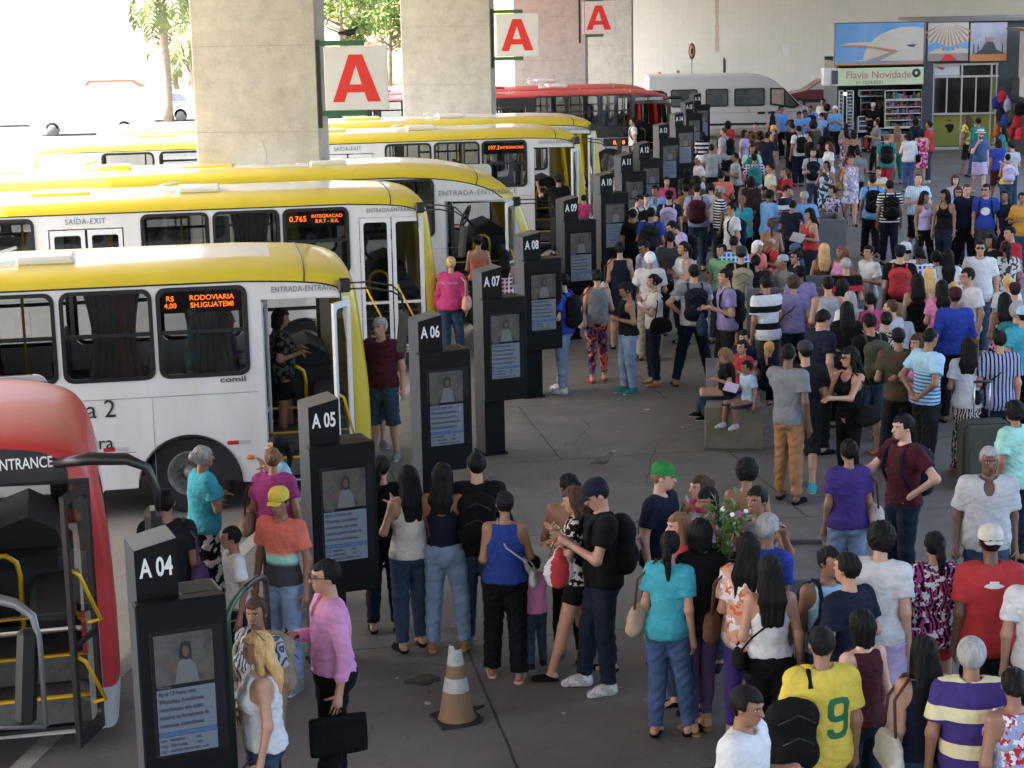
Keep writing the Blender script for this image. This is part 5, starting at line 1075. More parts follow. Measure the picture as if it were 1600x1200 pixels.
def bird(label, loc, yaw, col, sc=1.0, cat='pigeon', peck=True):
    F = Field((-.2, -.08, -.02), (.2, .08, .26), .006); F.ell((0, 0, .115), (.088, .052, .052), 0); F.cone((.05, 0, .13), (.10, 0, .165 if not peck else .12), .034, .022, .02); F.ell((.115, 0, .185 if not peck else .115), (.025, .020, .022), .012); F.cone((-.06, 0, .115), (-.165, 0, .105), .034, .018, .02, .55)
    P, Q = F.mesh(); o = link(cat, quads_mesh('body', P, Q), None, loc, yaw); o.data.materials.append(col); o.scale = (sc,) * 3; tag(o, label, cat)
    b = MB(); b.tube([(.135, 0, .183 if not peck else .108), (.155, 0, .176 if not peck else .092)], [.006, .001], n=6); b.build('beak', M_blk, o)
    for s_ in (-1, 1): b = MB(); b.tube([(.01, s_ * .02, .08), (.015, s_ * .022, .03), (.005, s_ * .022, .004), (.04, s_ * .03, .003)], .004, n=5); b.tube([(.005, s_ * .022, .004), (.035, s_ * .01, .003)], .003, n=4); b.build('leg', mat('bird_leg', (.25, .08, .06), .6), o)
    return o
M_pg = mat('feather_brown', (.030, .022, .015), .8, vary=.6, vscale=30, col2=(.05, .04, .03)); M_pg2 = mat('feather_grey', (.06, .06, .055), .8, vary=.7, vscale=40, col2=(.16, .14, .10)); M_pb = mat('feather_black', (.02, .02, .022), .6)
p = at_z(664, 1082); bird('brown pigeon pecking beside the striped cone', (p.x, p.y, 0), .1, M_pg, .95)
p = at_z(942, 733); bird('speckled pigeon walking on the empty middle of the platform', (p.x, p.y, 0), .5, M_pg2, .95, peck=False)
p = at_z(765, 757); bird('grey pigeon beyond the person in black jacket', (p.x, p.y, 0), 1.4, M_pg2, .95, peck=False)
p = at_y(548, 62, 32.9); bird('black bird perched on the bracket of the nearest letter sign', (p.x - .02, 32.88, bpy.data.objects['letter_sign'].location.z + (at_y(550, 72, 32.8).z - at_y(550, 172, 32.8).z) / 2 + .10), .35, M_pb, 1.15, 'bird', False)

# cone
p = at_z(714, 1124); t = thing('traffic_cone', 'worn orange and white traffic cone with a torn black base', 'cone', (p.x, p.y, 0), .4); t.scale = (.88, .88, .93)
M_cone = mat('cone_orange', (.24, .125, .055), .8, vary=.6, vscale=9, col2=(.16, .12, .08), bump=.4); M_cw = mat('cone_white', (.48, .48, .47), .6, vary=.4, vscale=12)
b = MB(); cz = lambda z: .165 - (.165 - .052) * z / .64
for z0, z1, mi in ((.02, .27, 0), (.27, .39, 1), (.39, .50, 0), (.50, .64, 1)):
    b.lathe([(cz(z0) + (0 if mi == 0 else .002), z0), (cz((z0 + z1) / 2) + (0 if mi == 0 else .002), (z0 + z1) / 2), (cz(z1) + (0 if mi == 0 else .002), z1)], 32, mi)
b.lathe([(.052, .64), (.046, .63), (.14, .03)], 24, 0); b.lathe([(.175, .012), (.172, .03), (cz(.03), .032)], 32, 0); b.v = [(x + .0, y, z + (.035 if z > .635 and x < -.03 else 0)) for x, y, z in b.v]; b.build('cone_body', [M_cone, M_cw], t)
b = MB(); P = [(-.215, -.19), (-.05, -.215), (.15, -.20), (.21, -.12), (.20, .1), (.34, .17), (.2, .19), (-.1, .21), (-.20, .18), (-.19, 0)]; b.prism(P, .001, .022, plane='xy'); b.build('base', M_rub, t)

# hand hoops near the first totem
M_hg = mat('rail_green', (.015, .065, .03), .35); M_hb = mat('rail_black', (.02, .02, .022), .4)
def hoop(px, py, Y, lb, dx=.16, dy=.75, yaw=0):
    p = at_y(px, py, Y); H_ = p.z; t = thing('queue_rail', lb, 'rail', (p.x, Y, 0)); n = 12; P = [(0, 0, .45)] + [(0, 0, H_ - .12)] + [(dx / 2 - dx / 2 * math.cos(a), dy / 2 - dy / 2 * math.cos(a), H_ - .12 + .12 * math.sin(a) ** .7) for a in np.linspace(.1, PI - .1, n)] + [(dx, dy, H_ - .12), (dx, dy, .45)]
    b = MB(); b.tube(P[:8], .024, n=9); b.build('bent_tube', M_hg, t); b = MB(); b.tube(P[7:], .024, n=9); b.tube([(0, 0, 0), (0, 0, .45)], .025, n=9); b.tube([(dx, dy, 0), (dx, dy, .45)], .025, n=9); b.build('post', M_hb, t); b = MB(); b.tube([(0, 0, .55), (dx, dy, .55)], .018, n=8); b.build('crossbar', M_hb, t)
hoop(353, 945, 11.5, 'bent green and black queue rail right of the A 04 totem')
p = at_z(742, 700); 

# suitcase
p = at_z(1538, 768); t = thing('suitcase', 'upright olive green suitcase standing behind the long patterned skirt', 'suitcase', (p.x, p.y + .12, 0), .1); t.scale = (1.12, 1.1, 1.2); M_case = mat('case_olive', (.045, .050, .036), .75, vary=.25, vscale=9, bump=.5, bscale=60)
b = MB(); b.box(-.245, .245, -.13, .13, .045, .67, bev=.05); b.build('case_body', M_case, t); b = MB(); b.tube([(x, -.1, z) for x, z in rrect(-.235, .235, .06, .655, .06)] + [(.235, -.1, .2)], .009, n=6); b.build('piping', M_blk, t); b = MB(); b.box(-.19, .19, -.15, -.125, .12, .42, bev=.02); b.build('pocket', M_case, t)
for x in (-.08, .08): b = MB(); b.tube([(x, .08, .66), (x, .08, 1.02)], .008, n=6); b.build('handle_tube', M_alu, t)
b = MB(); b.tube([(-.09, .08, 1.02), (.09, .08, 1.02)], .014, n=7); b.build('handle', M_blk, t)
for x in (-.18, .18): b = MB(); b.lathe([(0, -.02), (.035, -.02), (.035, .02), (0, .02)], 12, axis='x', c=(x, -.08, .035)); b.build('wheel', M_rub, t)

# benches of concrete
M_bc = ground_material('bench_concrete', (.20, .175, .125), (.13, .112, .08), None, spots=False, rough=.8, sc=2.5); M_bg = ground_material('bench_grey', (.15, .15, .155), (.11, .11, .115), None, spots=False, rough=.8, sc=2)
t = thing('concrete_bench', 'concrete bench with thick end slab where several people sit', 'bench', (2.74, 22.42, 0), -ROWA + .06)
b = MB(); b.box(-.36, .36, 0, .10, 0, .545, bev=.012); b.build('end_slab', M_bc, t); b = MB(); b.box(-.34, .34, .103, 3.2, .44, .54, bev=.01); b.build('seat', M_bg, t)
for y in (1.5, 3.0): b = MB(); b.box(-.26, .26, y, y + .12, 0, .438); b.build('leg', M_bg, t)
def well(px, py, w_, d_, h_, lb, yaw=-.05):
    p = at_z(px, py); t = thing('concrete_bench', lb, 'bench', (p.x, p.y, 0), yaw, 'high backed concrete benches')
    b = MB(); b.box(0, w_, 0, .07, 0, h_, bev=.008); b.build('front_slab', M_bg, t); b = MB(); b.box(0, w_, d_ - .07, d_, 0, h_, bev=.008); b.build('back_slab', M_bg, t)
    for x in (0, w_ - .07): b = MB(); b.box(x, x + .07, .071, d_ - .071, 0, h_ - .004, bev=.006); b.build('side_slab', M_bg, t)
    b = MB(); b.box(.071, w_ - .071, .071, d_ - .071, .35, .45); b.build('seat', M_bg, t)
well(1166, 576, 1.75, 1.25, 1.22, 'grey concrete bench wall behind the lilac t-shirt and striped polo'); well(1203, 432, 1.5, 1.25, 1.12, 'grey concrete bench wall where the sky blue shirts lean'); well(1188, 990, .75, 1.3, .50, 'low dark concrete bench beside the white off-shoulder top')

# ---------------------------------------------------------------- end of the terminal: kiosk shop, panelled front, van, car
def px_rect(x0, x1, y0, y1, Y): a = at_y(x0, (y0 + y1) / 2, Y).x; c = at_y(x1, (y0 + y1) / 2, Y).x; z0 = at_y((x0 + x1) / 2, y1, Y).z; z1 = at_y((x0 + x1) / 2, y0, Y).z; return a, c, z0, z1
SY = 64.7; t = thing('shop_kiosk', 'kiosk shop with a green signboard and crowded glass counters', 'kiosk', (0, 0, 0))
M_post1 = mat('poster_sky', (.10, .30, .62), .5, vary=.25, vscale=.6, col2=(.22, .42, .70)); M_cream = mat('poster_cream', (.66, .60, .50), .5, vary=.12, vscale=2); M_orange = mat('poster_orange', (.62, .25, .08), .5); M_pshade = mat('poster_taupe', (.36, .30, .26), .5)
M_kdark = mat('kiosk_steel', (.07, .085, .095), .5, vary=.25, vscale=3); M_green = mat('signboard_green', (.55, .72, .38), .4, vary=.3, vscale=1.5, col2=(.75, .80, .55)); M_pinkt = mat('letter_pink', (.62, .16, .28), .5)
a, c, z0, z1 = px_rect(1307, 1443, 137, 233, SY); X0, X1 = a, c
b = MB(); b.box(X0, X1, SY + 2.6, SY + 2.7, 0, 3.2); b.box(X0, X0 + .06, SY, SY + 2.6, 0, 3.0); b.box(X1 - .06, X1, SY, SY + 2.6, 0, 3.0); b.box(X0, X1, SY, SY + 2.6, 3.0, 3.1); b.build('walls', M_kdark, t)
a, c, z0, z1 = px_rect(1307, 1443, 106, 133, SY - .3); b = MB(); b.box(a, c, SY - .3, SY - .02, z0, z1, bev=.01); sg_ = b.build('signboard', M_green, t); b = MB(); b.box(a - .42, a - .005, SY - .25, SY + .3, z0 + .02, z1 + .02); b.build('signboard_end', M_wht, t)
b = MB(); b.box(a - .16, a + .05, SY - .315, SY - .305, z0 + .06, z1 - .06); b.build('phone_picture', M_kdark, sg_)
text('lettering', 'Flavia Novidade', .36, M_pinkt, sg_, ((a + c) / 2 - .05, SY - .305, z0 + .24), sx=.98, offset=.002); text('lettering', '61 3224-0301', .17, M_txtg, sg_, ((a + c) / 2 - .35, SY - .305, z0 + .045))
b = MB(); b.lathe([(.05, 0), (.15, -.006), (.15, 0)], 16, axis='y', c=(c - .25, SY - .303, (z0 + z1) / 2 + .1)); b.build('emblem', M_kdark, sg_)
a, c, z0, z1 = px_rect(1305, 1443, 36, 101, SY - .1); b = MB(); b.box(a - .02, c + .02, SY - .1, SY + .1, z0 - .03, z1 + .03); pp = b.build('billboard', M_kdark, t)
def lay(par, poly, m, k, nm='picture_shape', a=None, c=None, z0=None, z1=None, y=0): b = MB(); b.prism([(a + u * (c - a), z0 + v * (z1 - z0)) for u, v in poly], y - .006 * k - .004, y - .006 * k); return b.build(nm, m, par)
A4 = dict(a=a, c=c, z0=z0, z1=z1, y=SY - .1)
lay(pp, [(0, 0), (1, 0), (1, 1), (0, 1)], M_post1, 1, 'sky_area', **A4); lay(pp, [(.17, .1)] + [(min(.995, .84 + .52 * math.cos(q)), .12 + .78 * math.sin(q)) for q in np.linspace(PI, 1.25, 14)] + [(1, .7), (1, .08)], M_cream, 2, **A4)
lay(pp, [(.0, 0), (1, 0), (1, .06), (0, .05)], M_orange, 3, **A4); lay(pp, [(.03, .46), (.14, .53), (.34, .55), (.6, .49), (.84, .33), (.72, .33), (.5, .42), (.3, .48), (.12, .48)], M_cream, 4, **A4); lay(pp, [(.04, .455), (.14, .475), (.3, .475), (.5, .415), (.72, .325), (.62, .30), (.45, .39), (.28, .44), (.14, .44)], M_orange, 5, **A4); lay(pp, [(.34, .09), (.66, .32), (.72, .32), (.5, .09)], M_pshade, 4, **A4); lay(pp, [(.8, .47), (.92, .48), (.89, .41), (.84, .42)], M_kdark, 3, **A4)
rnd_ = random.Random(5); GC = ['d8d9dc', '6aa6e6', 'e884b8', 'e8c81a', '28b4cc', 'a9acb2', '9fe0d0', 'e8705c', '47259c', '141417', '141417', '4a4c50', '3a5478', 'b5783c']; GM = [mat('goods_%d' % i, tuple(.45 * v for v in srgb(g)), .4) for i, g in enumerate(GC)]  # goods colours dimmed to stand for the dark shop interior
def shelf(px0, px1, py0, py1, Y, rows, n, lb_='display_rack'):
    a, c, z0, z1 = px_rect(px0, px1, py0, py1, Y); s = MB()
    for k in range(rows + 1): z = z0 + (z1 - z0) * k / rows; s.box(a, c, Y, Y + .3, z - .012, z + .012)
    for x in (a, c): s.box(x - .015, x + .015, Y, Y + .3, z0, z1)
    r = s.build(lb_, M_alu, t); g = MB()
    for k in range(rows):
        z = z0 + (z1 - z0) * k / rows + .013; hh = (z1 - z0) / rows * .8
        for j in range(n): x = a + .03 + (c - a - .06) * j / n; w_ = (c - a) / n * .8; mi = rnd_.randrange(len(GM)); g.box(x, x + w_, Y + .03 + rnd_.random() * .1, Y + .25, z, z + hh * rnd_.uniform(.4, 1), mi)
    o = g.build('goods', GM, r); o['kind'] = 'stuff'
shelf(1383, 1440, 141, 155, SY + .1, 1, 14); shelf(1383, 1440, 157, 198, SY + .05, 4, 12); shelf(1311, 1317, 142, 222, SY - .1, 13, 2); shelf(1323, 1333, 142, 205, SY - .05, 12, 3); shelf(1341, 1368, 182, 204, SY - .2, 3, 6); shelf(1339, 1372, 206, 231, SY - .3, 1, 4); shelf(1374, 1440, 200, 231, SY - .1, 3, 9); shelf(1342, 1382, 141, 150, SY + 1.5, 1, 8); shelf(1345, 1440, 150, 180, SY + 2.2, 3, 16)
lp = MB(); a, c, z0, z1 = px_rect(1318, 1324, 143, 147, SY); lp.tube([(a, SY + .1, z0), (c, SY + .1, z0)], .03, n=8); lp.build('lamp', mat('lamp_white', (.7, .85, 1), .3, emit=3), t)
# panelled building front
t = thing('panelled_front', 'shop front with dark window panes over yellow green panels and two picture boards', 'shop front', (0, 0, 0)); FY = 65.0
M_frame = mat('front_frame', (.60, .60, .58), .5, vary=.1, vscale=3); M_pan = mat('panel_green_yellow', (.33, .33, .06), .55, vary=.25, vscale=2); M_dglass = mat('dark_pane', (.012, .014, .014), .12, vary=.3, vscale=4)
aL, cR, z0, z1 = px_rect(1457, 1570, 30, 236, FY); b = MB(); b.box(aL, 22, FY + .1, FY + 4, 0, 4.35); b.build('wall', M_kdark, t)
a, c, z0, z1 = px_rect(1443, 1456, 30, 236, FY); b = MB(); b.box(a, c, FY - .15, FY + .5, 0, 4.4); b.build('pillar', M_kdark, t)
b = MB(); b.box(a - .1, 22, FY - .25, FY + 4, 4.38, 4.50); b.build('roof_ledge', mat('ledge', (.20, .18, .16), .8), t)
def panel(x0, x1, y0, y1, m, nm, d=.06, off=0.0): a, c, z0, z1 = px_rect(x0, x1, y0, y1, FY); b = MB(); b.box(a, c, FY + .1 - d - off, FY + .099 - off, max(z0, .0), z1); return b.build(nm, m, t)
a, c, z0, z1 = px_rect(1457, 1572, 99, 236, FY); 
for x in (1457, 1501, 1547, 1555): panel(x, x + 2.2, 99, 229, M_frame, 'frame_post', .10)
for x in (1478.5, 1524): panel(x, x + 2, 119, 178, M_frame, 'frame_post', .09)
for y in (99, 118, 176): panel(1457, 1560, y, y + 3, M_frame, 'frame_rail', .12)
for x0, x1 in ((1459, 1478.5), (1480.5, 1501), (1503, 1524), (1526, 1547)): panel(x0, x1, 121, 176, M_dglass, 'pane', .03)
for x0, x1 in ((1503, 1547), (1549, 1555)): panel(x0, x1, 102, 118, M_dglass, 'pane', .03)
q_ = panel(1459, 1500, 102, 118, M_sgn, 'name_board', .04); b = MB(); a, c, z0, z1 = px_rect(1460, 1478, 103, 111, FY); b.prism([(a, z1), (c, z0 + .1), (a + .3, z0 + .05), (a + .35, z0)], FY + .045, FY + .052); b.build('red_mark', M_sred, q_)
for x0, x1 in ((1459, 1501), (1503, 1547), (1549, 1555)): panel(x0, x1, 179, 228, M_pan, 'lower_panel', .03)
panel(1549, 1555, 121, 176, M_pan, 'lower_panel', .03); panel(1457, 1575, 229, 237, M_frame, 'base_strip', .16)
a, c, z0, z1 = px_rect(1475, 1491, 186, 208, FY); b = MB(); b.prism([(a + u * (c - a), z0 + v * (z1 - z0)) for u, v in [(.5, 0), (.85, .1), (1, .4), (.95, .62), (.55, .66), (.3, .62), (.05, .55), (.3, .35)]], FY + .055, FY + .062); b.prism([(a + u * (c - a), z0 + v * (z1 - z0)) for u, v in [(.45, 1), (.6, .88), (.8, .84), (.45, .82)]], FY + .055, FY + .062); b.build('torn_hole', M_dglass, t)
a, c, z0, z1 = px_rect(1449, 1512, 35, 95, FY - .1); b = MB(); b.box(a, c, FY - .2, FY - .1, z0, z1); p2 = b.build('picture_board', M_cream, t); A4 = dict(a=a, c=c, z0=z0, z1=z1, y=FY - .2)
for k in range(13): q = math.radians(200 + 140 * k / 12); lay(p2, [(.5 + .16 * math.cos(q), 1 + .1 * math.sin(q)), (.5 + .62 * math.cos(q - .04), .98 + .72 * math.sin(q - .04)), (.5 + .62 * math.cos(q + .05), .98 + .72 * math.sin(q + .05))], M_orange if k % 2 else M_pshade, 1, **A4)
lay(p2, [(0, .22), (.3, .38), (.5, .25), (.75, .4), (1, .3), (1, .5), (.8, .46), (.5, .36), (.2, .5), (0, .42)], M_post1, 3, **A4); lay(p2, [(0, 0), (1, 0), (1, .2), (0, .2)], M_pshade, 2, **A4); lay(p2, [(.3, 0), (.75, 0), (.55, .18), (.45, .18)], M_sred, 3, **A4)
a, c, z0, z1 = px_rect(1515, 1572, 35, 95, FY - .1); b = MB(); b.box(a, c, FY - .2, FY - .1, z0, z1); p3 = b.build('picture_board', mat('poster_cloud', (.50, .50, .54), .5, vary=.3, vscale=1.5, col2=(.34, .35, .42)), t); A4 = dict(a=a, c=c, z0=z0, z1=z1, y=FY - .2)
lay(p3, [(0, 0), (1, 0), (1, .22), (0, .2)], M_orange, 1, **A4); lay(p3, [(.1, .18), (.3, .3), (.44, .5), (.62, .5), (.72, .3), (.95, .18)], M_kdark, 2, **A4); lay(p3, [(.42, .5), (.4, .62), (.66, .62), (.62, .5)], M_pshade, 2, **A4)
for u in (.08, .2, .86): lay(p3, [(u, .2), (u + .035, .2), (u + .03, .45), (u + .005, .45)], M_kdark, 3, **A4)
# stall along the right side with hanging bags
t = thing('bag_stall', 'stall on the right edge with white boards above hanging bags', 'stall', (0, 0, 0)); M_wb = mat('white_boards', (.60, .60, .62), .6, vary=.25, vscale=3)
b = MB(); b.box(17.25, 17.35, 55.0, 63.2, 2.55, 4.05); b.build('upper_boards', M_wb, t); b = MB(); b.box(17.36, 20, 55, 64.4, 0, 2.5); b.build('back_wall', M_kdark, t)
b = MB(); b.box(17.1, 20, 55, 64.4, 4.08, 4.16); b.build('awning', mat('awning_brown', (.16, .13, .11), .8), t)
for y0, y1, z0, z1, m in ((62.0, 63.1, 1.9, 2.55, M_sgn), (60.2, 61.8, 1.9, 2.5, M_cream), (57.5, 60, 1.8, 2.5, M_sgn)): b = MB(); b.box(17.27, 17.34, y0, y1, z0, z1); b.build('notice', m, t)
k = 0
for (px, py, cc, nm) in ((1558, 160, 'blue', 'blue'), (1566, 152, 'crimson', 'red'), (1574, 165, 'dusty', 'blue grey'), (1585, 150, 'dgrey', 'dark grey'), (1563, 178, 'charcoal', 'black'), (1572, 188, 'royal', 'royal blue'), (1583, 182, 'olive', 'olive'), (1590, 190, 'red', 'bright red'), (1559, 205, 'orange', 'orange'), (1582, 205, 'crimson', 'dark red'), (1592, 210, 'red', 'scarlet'), (1576, 212, 'gold', 'golden'), (1594, 170, 'black', 'black rounded')):
    p = at_y(px, py, 61.5 - 2.2 * (px - 1555) / 40); F = Field((-.2, -.15, -.26), (.2, .15, .26), .02); F.ell((0, 0, 0), (.17, .11, .22), 0); F.cone((-.09, -.03, -.12), (.09, -.03, -.12), .08, .08, .03); F.ripple(.005, WAVES, np.random.default_rng(k)); P, Q = F.mesh()
    o = link('hanging_bag', quads_mesh('bag_body', P, Q), None, (min(p.x, 17.1), p.y, p.z), k * .5); o.data.materials.append(cloth(cc)); tag(o, f'{nm} bag hanging on the right edge stall, {["upper","middle","lower"][min(2, int((py - 145) // 25))]} row', 'bag', 'bags hanging on the stall'); b = MB(); b.tube([(-.06, 0, .19), (-.04, .01, .32), (.04, .01, .32), (.06, 0, .19)], .012, n=5); b.build('strap', cloth(cc), o); k += 1
# counter with the uniformed group
p = at_z(1248, 236); t = thing('counter_table', 'brown topped counter where the sky blue uniforms gather', 'table', (p.x, p.y + .3, 0), .05); b = MB(); b.box(0, 2.1, 0, .7, .98, 1.03, bev=.01); b.build('top', mat('counter_brown', (.16, .09, .06), .5, vary=.3, vscale=4), t); b = MB(); b.box(.05, 2.05, .06, .10, .02, .978); f_ = b.build('front_panel', M_lgrey, t); text('lettering', 'G', .28, M_txtb, f_, (1.75, .055, .45), offset=.01)
for x in (.06, 1.98): b = MB(); b.box(x, x + .06, .6, .66, 0, .978); b.build('leg', M_blk, t)
# white van
p = at_z(1251, 214); VL = 6.6; t = thing('passenger_van', 'long white passenger van parked before the tiled wall', 'van', (p.x + .75, p.y, 0), .0)
M_van = mat('van_white', (.66, .67, .69), .3, vary=.06, vscale=1, coat=.5)
PR = [(0, .38), (.02, .62), (-.10, .86), (-.42, 1.10), (-.78, 1.26), (-1.25, 1.74), (-1.72, 2.14), (-2.1, 2.34), (-2.6, 2.42), (-VL, 2.44), (-VL - .05, 1.2), (-VL, .36)]
def side_poly(): return PR
ov = []; NZ = len(PR); Wd = 1.95; b = MB(); sec = [(0, .13), (.05, .04), (.18, 0), (Wd - .18, 0), (Wd - .05, .04), (Wd, .13)]; V = []
cx_ = -2.8; cz_ = 1.3
for (x, z) in PR:
    for (yv, ins) in sec: V.append((x + (cx_ - x) * ins * .28 * (1 if x > -1.8 else .2), yv, z + (cz_ - z) * ins * (.5 if z > 1.9 else .1)))
m6 = len(sec); F_ = [(i * m6 + j, i * m6 + j + 1, ((i + 1) % NZ) * m6 + j + 1, ((i + 1) % NZ) * m6 + j) for i in range(NZ) for j in range(m6 - 1)]; F_ += [tuple(i * m6 for i in range(NZ)), tuple(i * m6 + m6 - 1 for i in range(NZ))]; b.add(V, F_, 0, False); b.build('body', M_van, t)
M_vw = mat('van_glass', (.05, .06, .065), .08, vary=.5, vscale=1.5, col2=(.15, .17, .18))
for x0, x1 in ((-5.75, -4.72), (-4.42, -3.55), (-3.32, -2.15)): b = MB(); b.prism(rrect(x0, x1, 1.22, 1.90, .08), -.03, -.004); w_ = b.build('window', M_blk, t); b = MB(); b.prism(rrect(x0 + .05, x1 - .05, 1.27, 1.85, .06), -.036, -.031); b.box((x0 + x1) / 2 - .012, (x0 + x1) / 2 + .012, -.038, -.03, 1.27, 1.85); b.build('pane', M_vw, w_)
b = MB(); b.prism([(-1.95, 1.25), (-1.05, 1.10), (-.80, 1.22), (-1.18, 1.62), (-1.42, 1.88), (-1.95, 1.90)], -.03, -.004); w_ = b.build('window', M_blk, t); b = MB(); b.prism([(-1.88, 1.31), (-1.42, 1.24), (-1.42, 1.82), (-1.88, 1.84)], -.036, -.031); b.build('pane', mat('van_seethrough', (.52, .47, .38), .2, vary=.3, vscale=3), w_); b = MB(); b.prism([(-1.36, 1.22), (-1.06, 1.18), (-.92, 1.25), (-1.2, 1.58), (-1.36, 1.75)], -.036, -.031); b.build('pane', M_vw, w_)
for x in (-1.12, -4.9):
    b = MB(); b.lathe([(0, -.03), (.2, -.03), (.22, -.01), (.34, -.01), (.345, .2)], 26, axis='y'); w_ = b.build('wheel', M_rub, t, (x, .0, .345)); b = MB(); b.lathe([(0, -.05), (.1, -.045), (.19, -.034), (.2, -.012)], 20, axis='y'); b.build('rim', M_steel, w_)
b = MB(); b.box(-VL, -1.5, -.02, .0, .50, .58); b.build('side_strip', M_blk, t); b = MB(); b.tube([(-VL, -.004, .98), (-.9, -.004, .98)], .008, n=4); b.build('panel_line', mat('seam_grey', (.35, .36, .38), .6), t)
for x in (-2.28, -1.88): b = MB(); b.box(x - .14, x + .14, -.035, -.002, .91, 1.0, bev=.01); b.build('door_handle', M_blk, t)
for x in (-2.75, -1.62): b = MB(); b.box(x - .06, x + .06, -.012, -.002, 1.02, 1.06); b.build('marker', M_redref, t)
b = MB(); b.box(-1.92, -1.32, -.008, -.002, .70, .95); q_ = b.build('door_sticker', M_txtw, t); b = MB(); b.box(-1.90, -1.34, -.012, -.009, .72, .77); b.prism([(-1.85, .83), (-1.6, .92), (-1.38, .83), (-1.6, .86)], -.012, -.009); b.build('sticker_mark', mat('sticker_blue', (.05, .09, .35), .5), q_)
# dark red car on the road behind
p = at_z(1224, 173); t = thing('parked_car', 'dark red hatchback half hidden behind the kiosk shop', 'car', (p.x, p.y, 0), 0)
CP = [(0, .35), (-.0 + .02, .6), (.15, .74), (1.05, .92), (1.72, 1.36), (2.2, 1.42), (3.2, 1.38), (3.75, .98), (3.9, .9), (3.92, .35)]; b = MB(); V = []
for (x, z) in CP:
    for (yv, ins) in ((0, .1), (.12, 0), (1.5, 0), (1.62, .1)): V.append((x + (1.9 - x) * ins * .1, yv + (ins * (z - .9) * 1.2 if z > .95 and yv < .1 else -(ins * (z - .9) * 1.2) if z > .95 and yv > 1.6 else 0), z))
nC = len(CP); F_ = [(i * 4 + j, i * 4 + j + 1, ((i + 1) % nC) * 4 + j + 1, ((i + 1) % nC) * 4 + j) for i in range(nC) for j in range(3)] + [tuple(i * 4 for i in range(nC)), tuple(i * 4 + 3 for i in range(nC))]; b.add(V, F_); b.build('body', mat('car_maroon', (.13, .018, .02), .35, vary=.3, vscale=2, coat=.4), t)
b = MB(); b.prism([(1.2, .96), (1.75, 1.31), (2.25, 1.35), (2.25, .95)], .0, .03); w_ = b.build('window', mat('car_glass', (.45, .44, .40), .15), t); b = MB(); b.prism([(2.33, .95), (2.33, 1.35), (3.1, 1.31), (3.4, .98)], .0, .03); b.build('window', M_vw, t)
b = MB(); b.box(.1, 3.85, -.01, .05, .35, .52); b.build('sill', M_blk, t)
for x in (.75, 3.1): b = MB(); b.lathe([(0, -.02), (.18, -.02), (.2, 0), (.29, 0), (.295, .18)], 22, axis='y'); w_ = b.build('wheel', M_rub, t, (x, .0, .295)); b = MB(); b.lathe([(0, -.03), (.17, -.024), (.175, -.01)], 18, axis='y'); b.build('rim', M_steel, w_)
# round sign, black post
p = at_y(1081, 80, 90); t = thing('round_sign', 'small round red rimmed sign on a thin pole above the van', 'sign', (p.x, 90, 0)); b = MB(); b.tube([(0, 0, 0), (0, 0, p.z + .3)], .025, n=8); b.build('pole', M_steel, t); b = MB(); b.lathe([(0, -.03), (.17, -.03), (.17, 0), (0, 0)], 20, axis='y'); b.v = [(x, y, z * 2.3 + p.z) for x, y, z in b.v]; d_ = b.build('plate', mat('sign_rust', (.22, .06, .05), .6), t); b = MB(); b.lathe([(0, -.034), (.12, -.034), (.12, -.031)], 20, axis='y'); b.v = [(x, y, z * 2.3 + p.z) for x, y, z in b.v]; d2_ = b.build('plate_face', mat('sign_ochre', (.45, .32, .16), .6), d_); b = MB(); b.box(-.05, .05, -.04, -.035, p.z - .12, p.z + .12); b.build('symbol', M_blk, d_)
p = at_y(1132, 90, 90); b = MB(); b.tube([(0, 0, 0), (0, 0, p.z - .15), (-.03, 0, p.z)], [.07, .07, .03], n=8); tag(b.build('bollard_post', M_blk, None, (p.x, 90, 0)), 'thin black post above the van roof', 'post')
# overhead lamp corner
p = at_y(128, -2, 22); t = thing('hanging_lamp', 'dark hanging lamp housing at the top left corner', 'lamp', (p.x, 22, p.z)); b = MB(); b.box(-.28, .10, -.2, .2, .02, .14, bev=.03); h_ = b.build('housing', M_blk, t); h_.rotation_euler = (0, .35, 0); b = MB(); b.tube([(-.1, 0, .1), (-.1, 0, 8.47 - p.z)], .015, n=6); b.build('rod', M_blk, t)
# mirror of the next bus outside the frame
p = at_y(42, 1050, 11.6); t = thing('bus_mirror', 'black rounded rear view mirror on a grey bent tube at the left edge', 'mirror', (p.x, 11.6, p.z)); b = MB(); b.box(-.07, .07, -.05, .05, -.36, .30, bev=.045); m_ = b.build('mirror_housing', M_blk, t); m_.rotation_euler = (0, .1, .4)
M_tub = mat('tube_grey', (.20, .21, .22), .35, metal=.4); b = MB(); b.tube([(.10, 0, -.38), (.10, 0, .22), (.06, .02, .38), (-.05, .04, .46), (-.4, .06, .55), (-2.6, .06, .75)], [.018, .02, .028, .035, .04, .04], n=8); b.tube([(.10, 0, -.38), (-2.6, .05, -.42)], .02, n=7); b.build('bent_tube', M_tub, t)
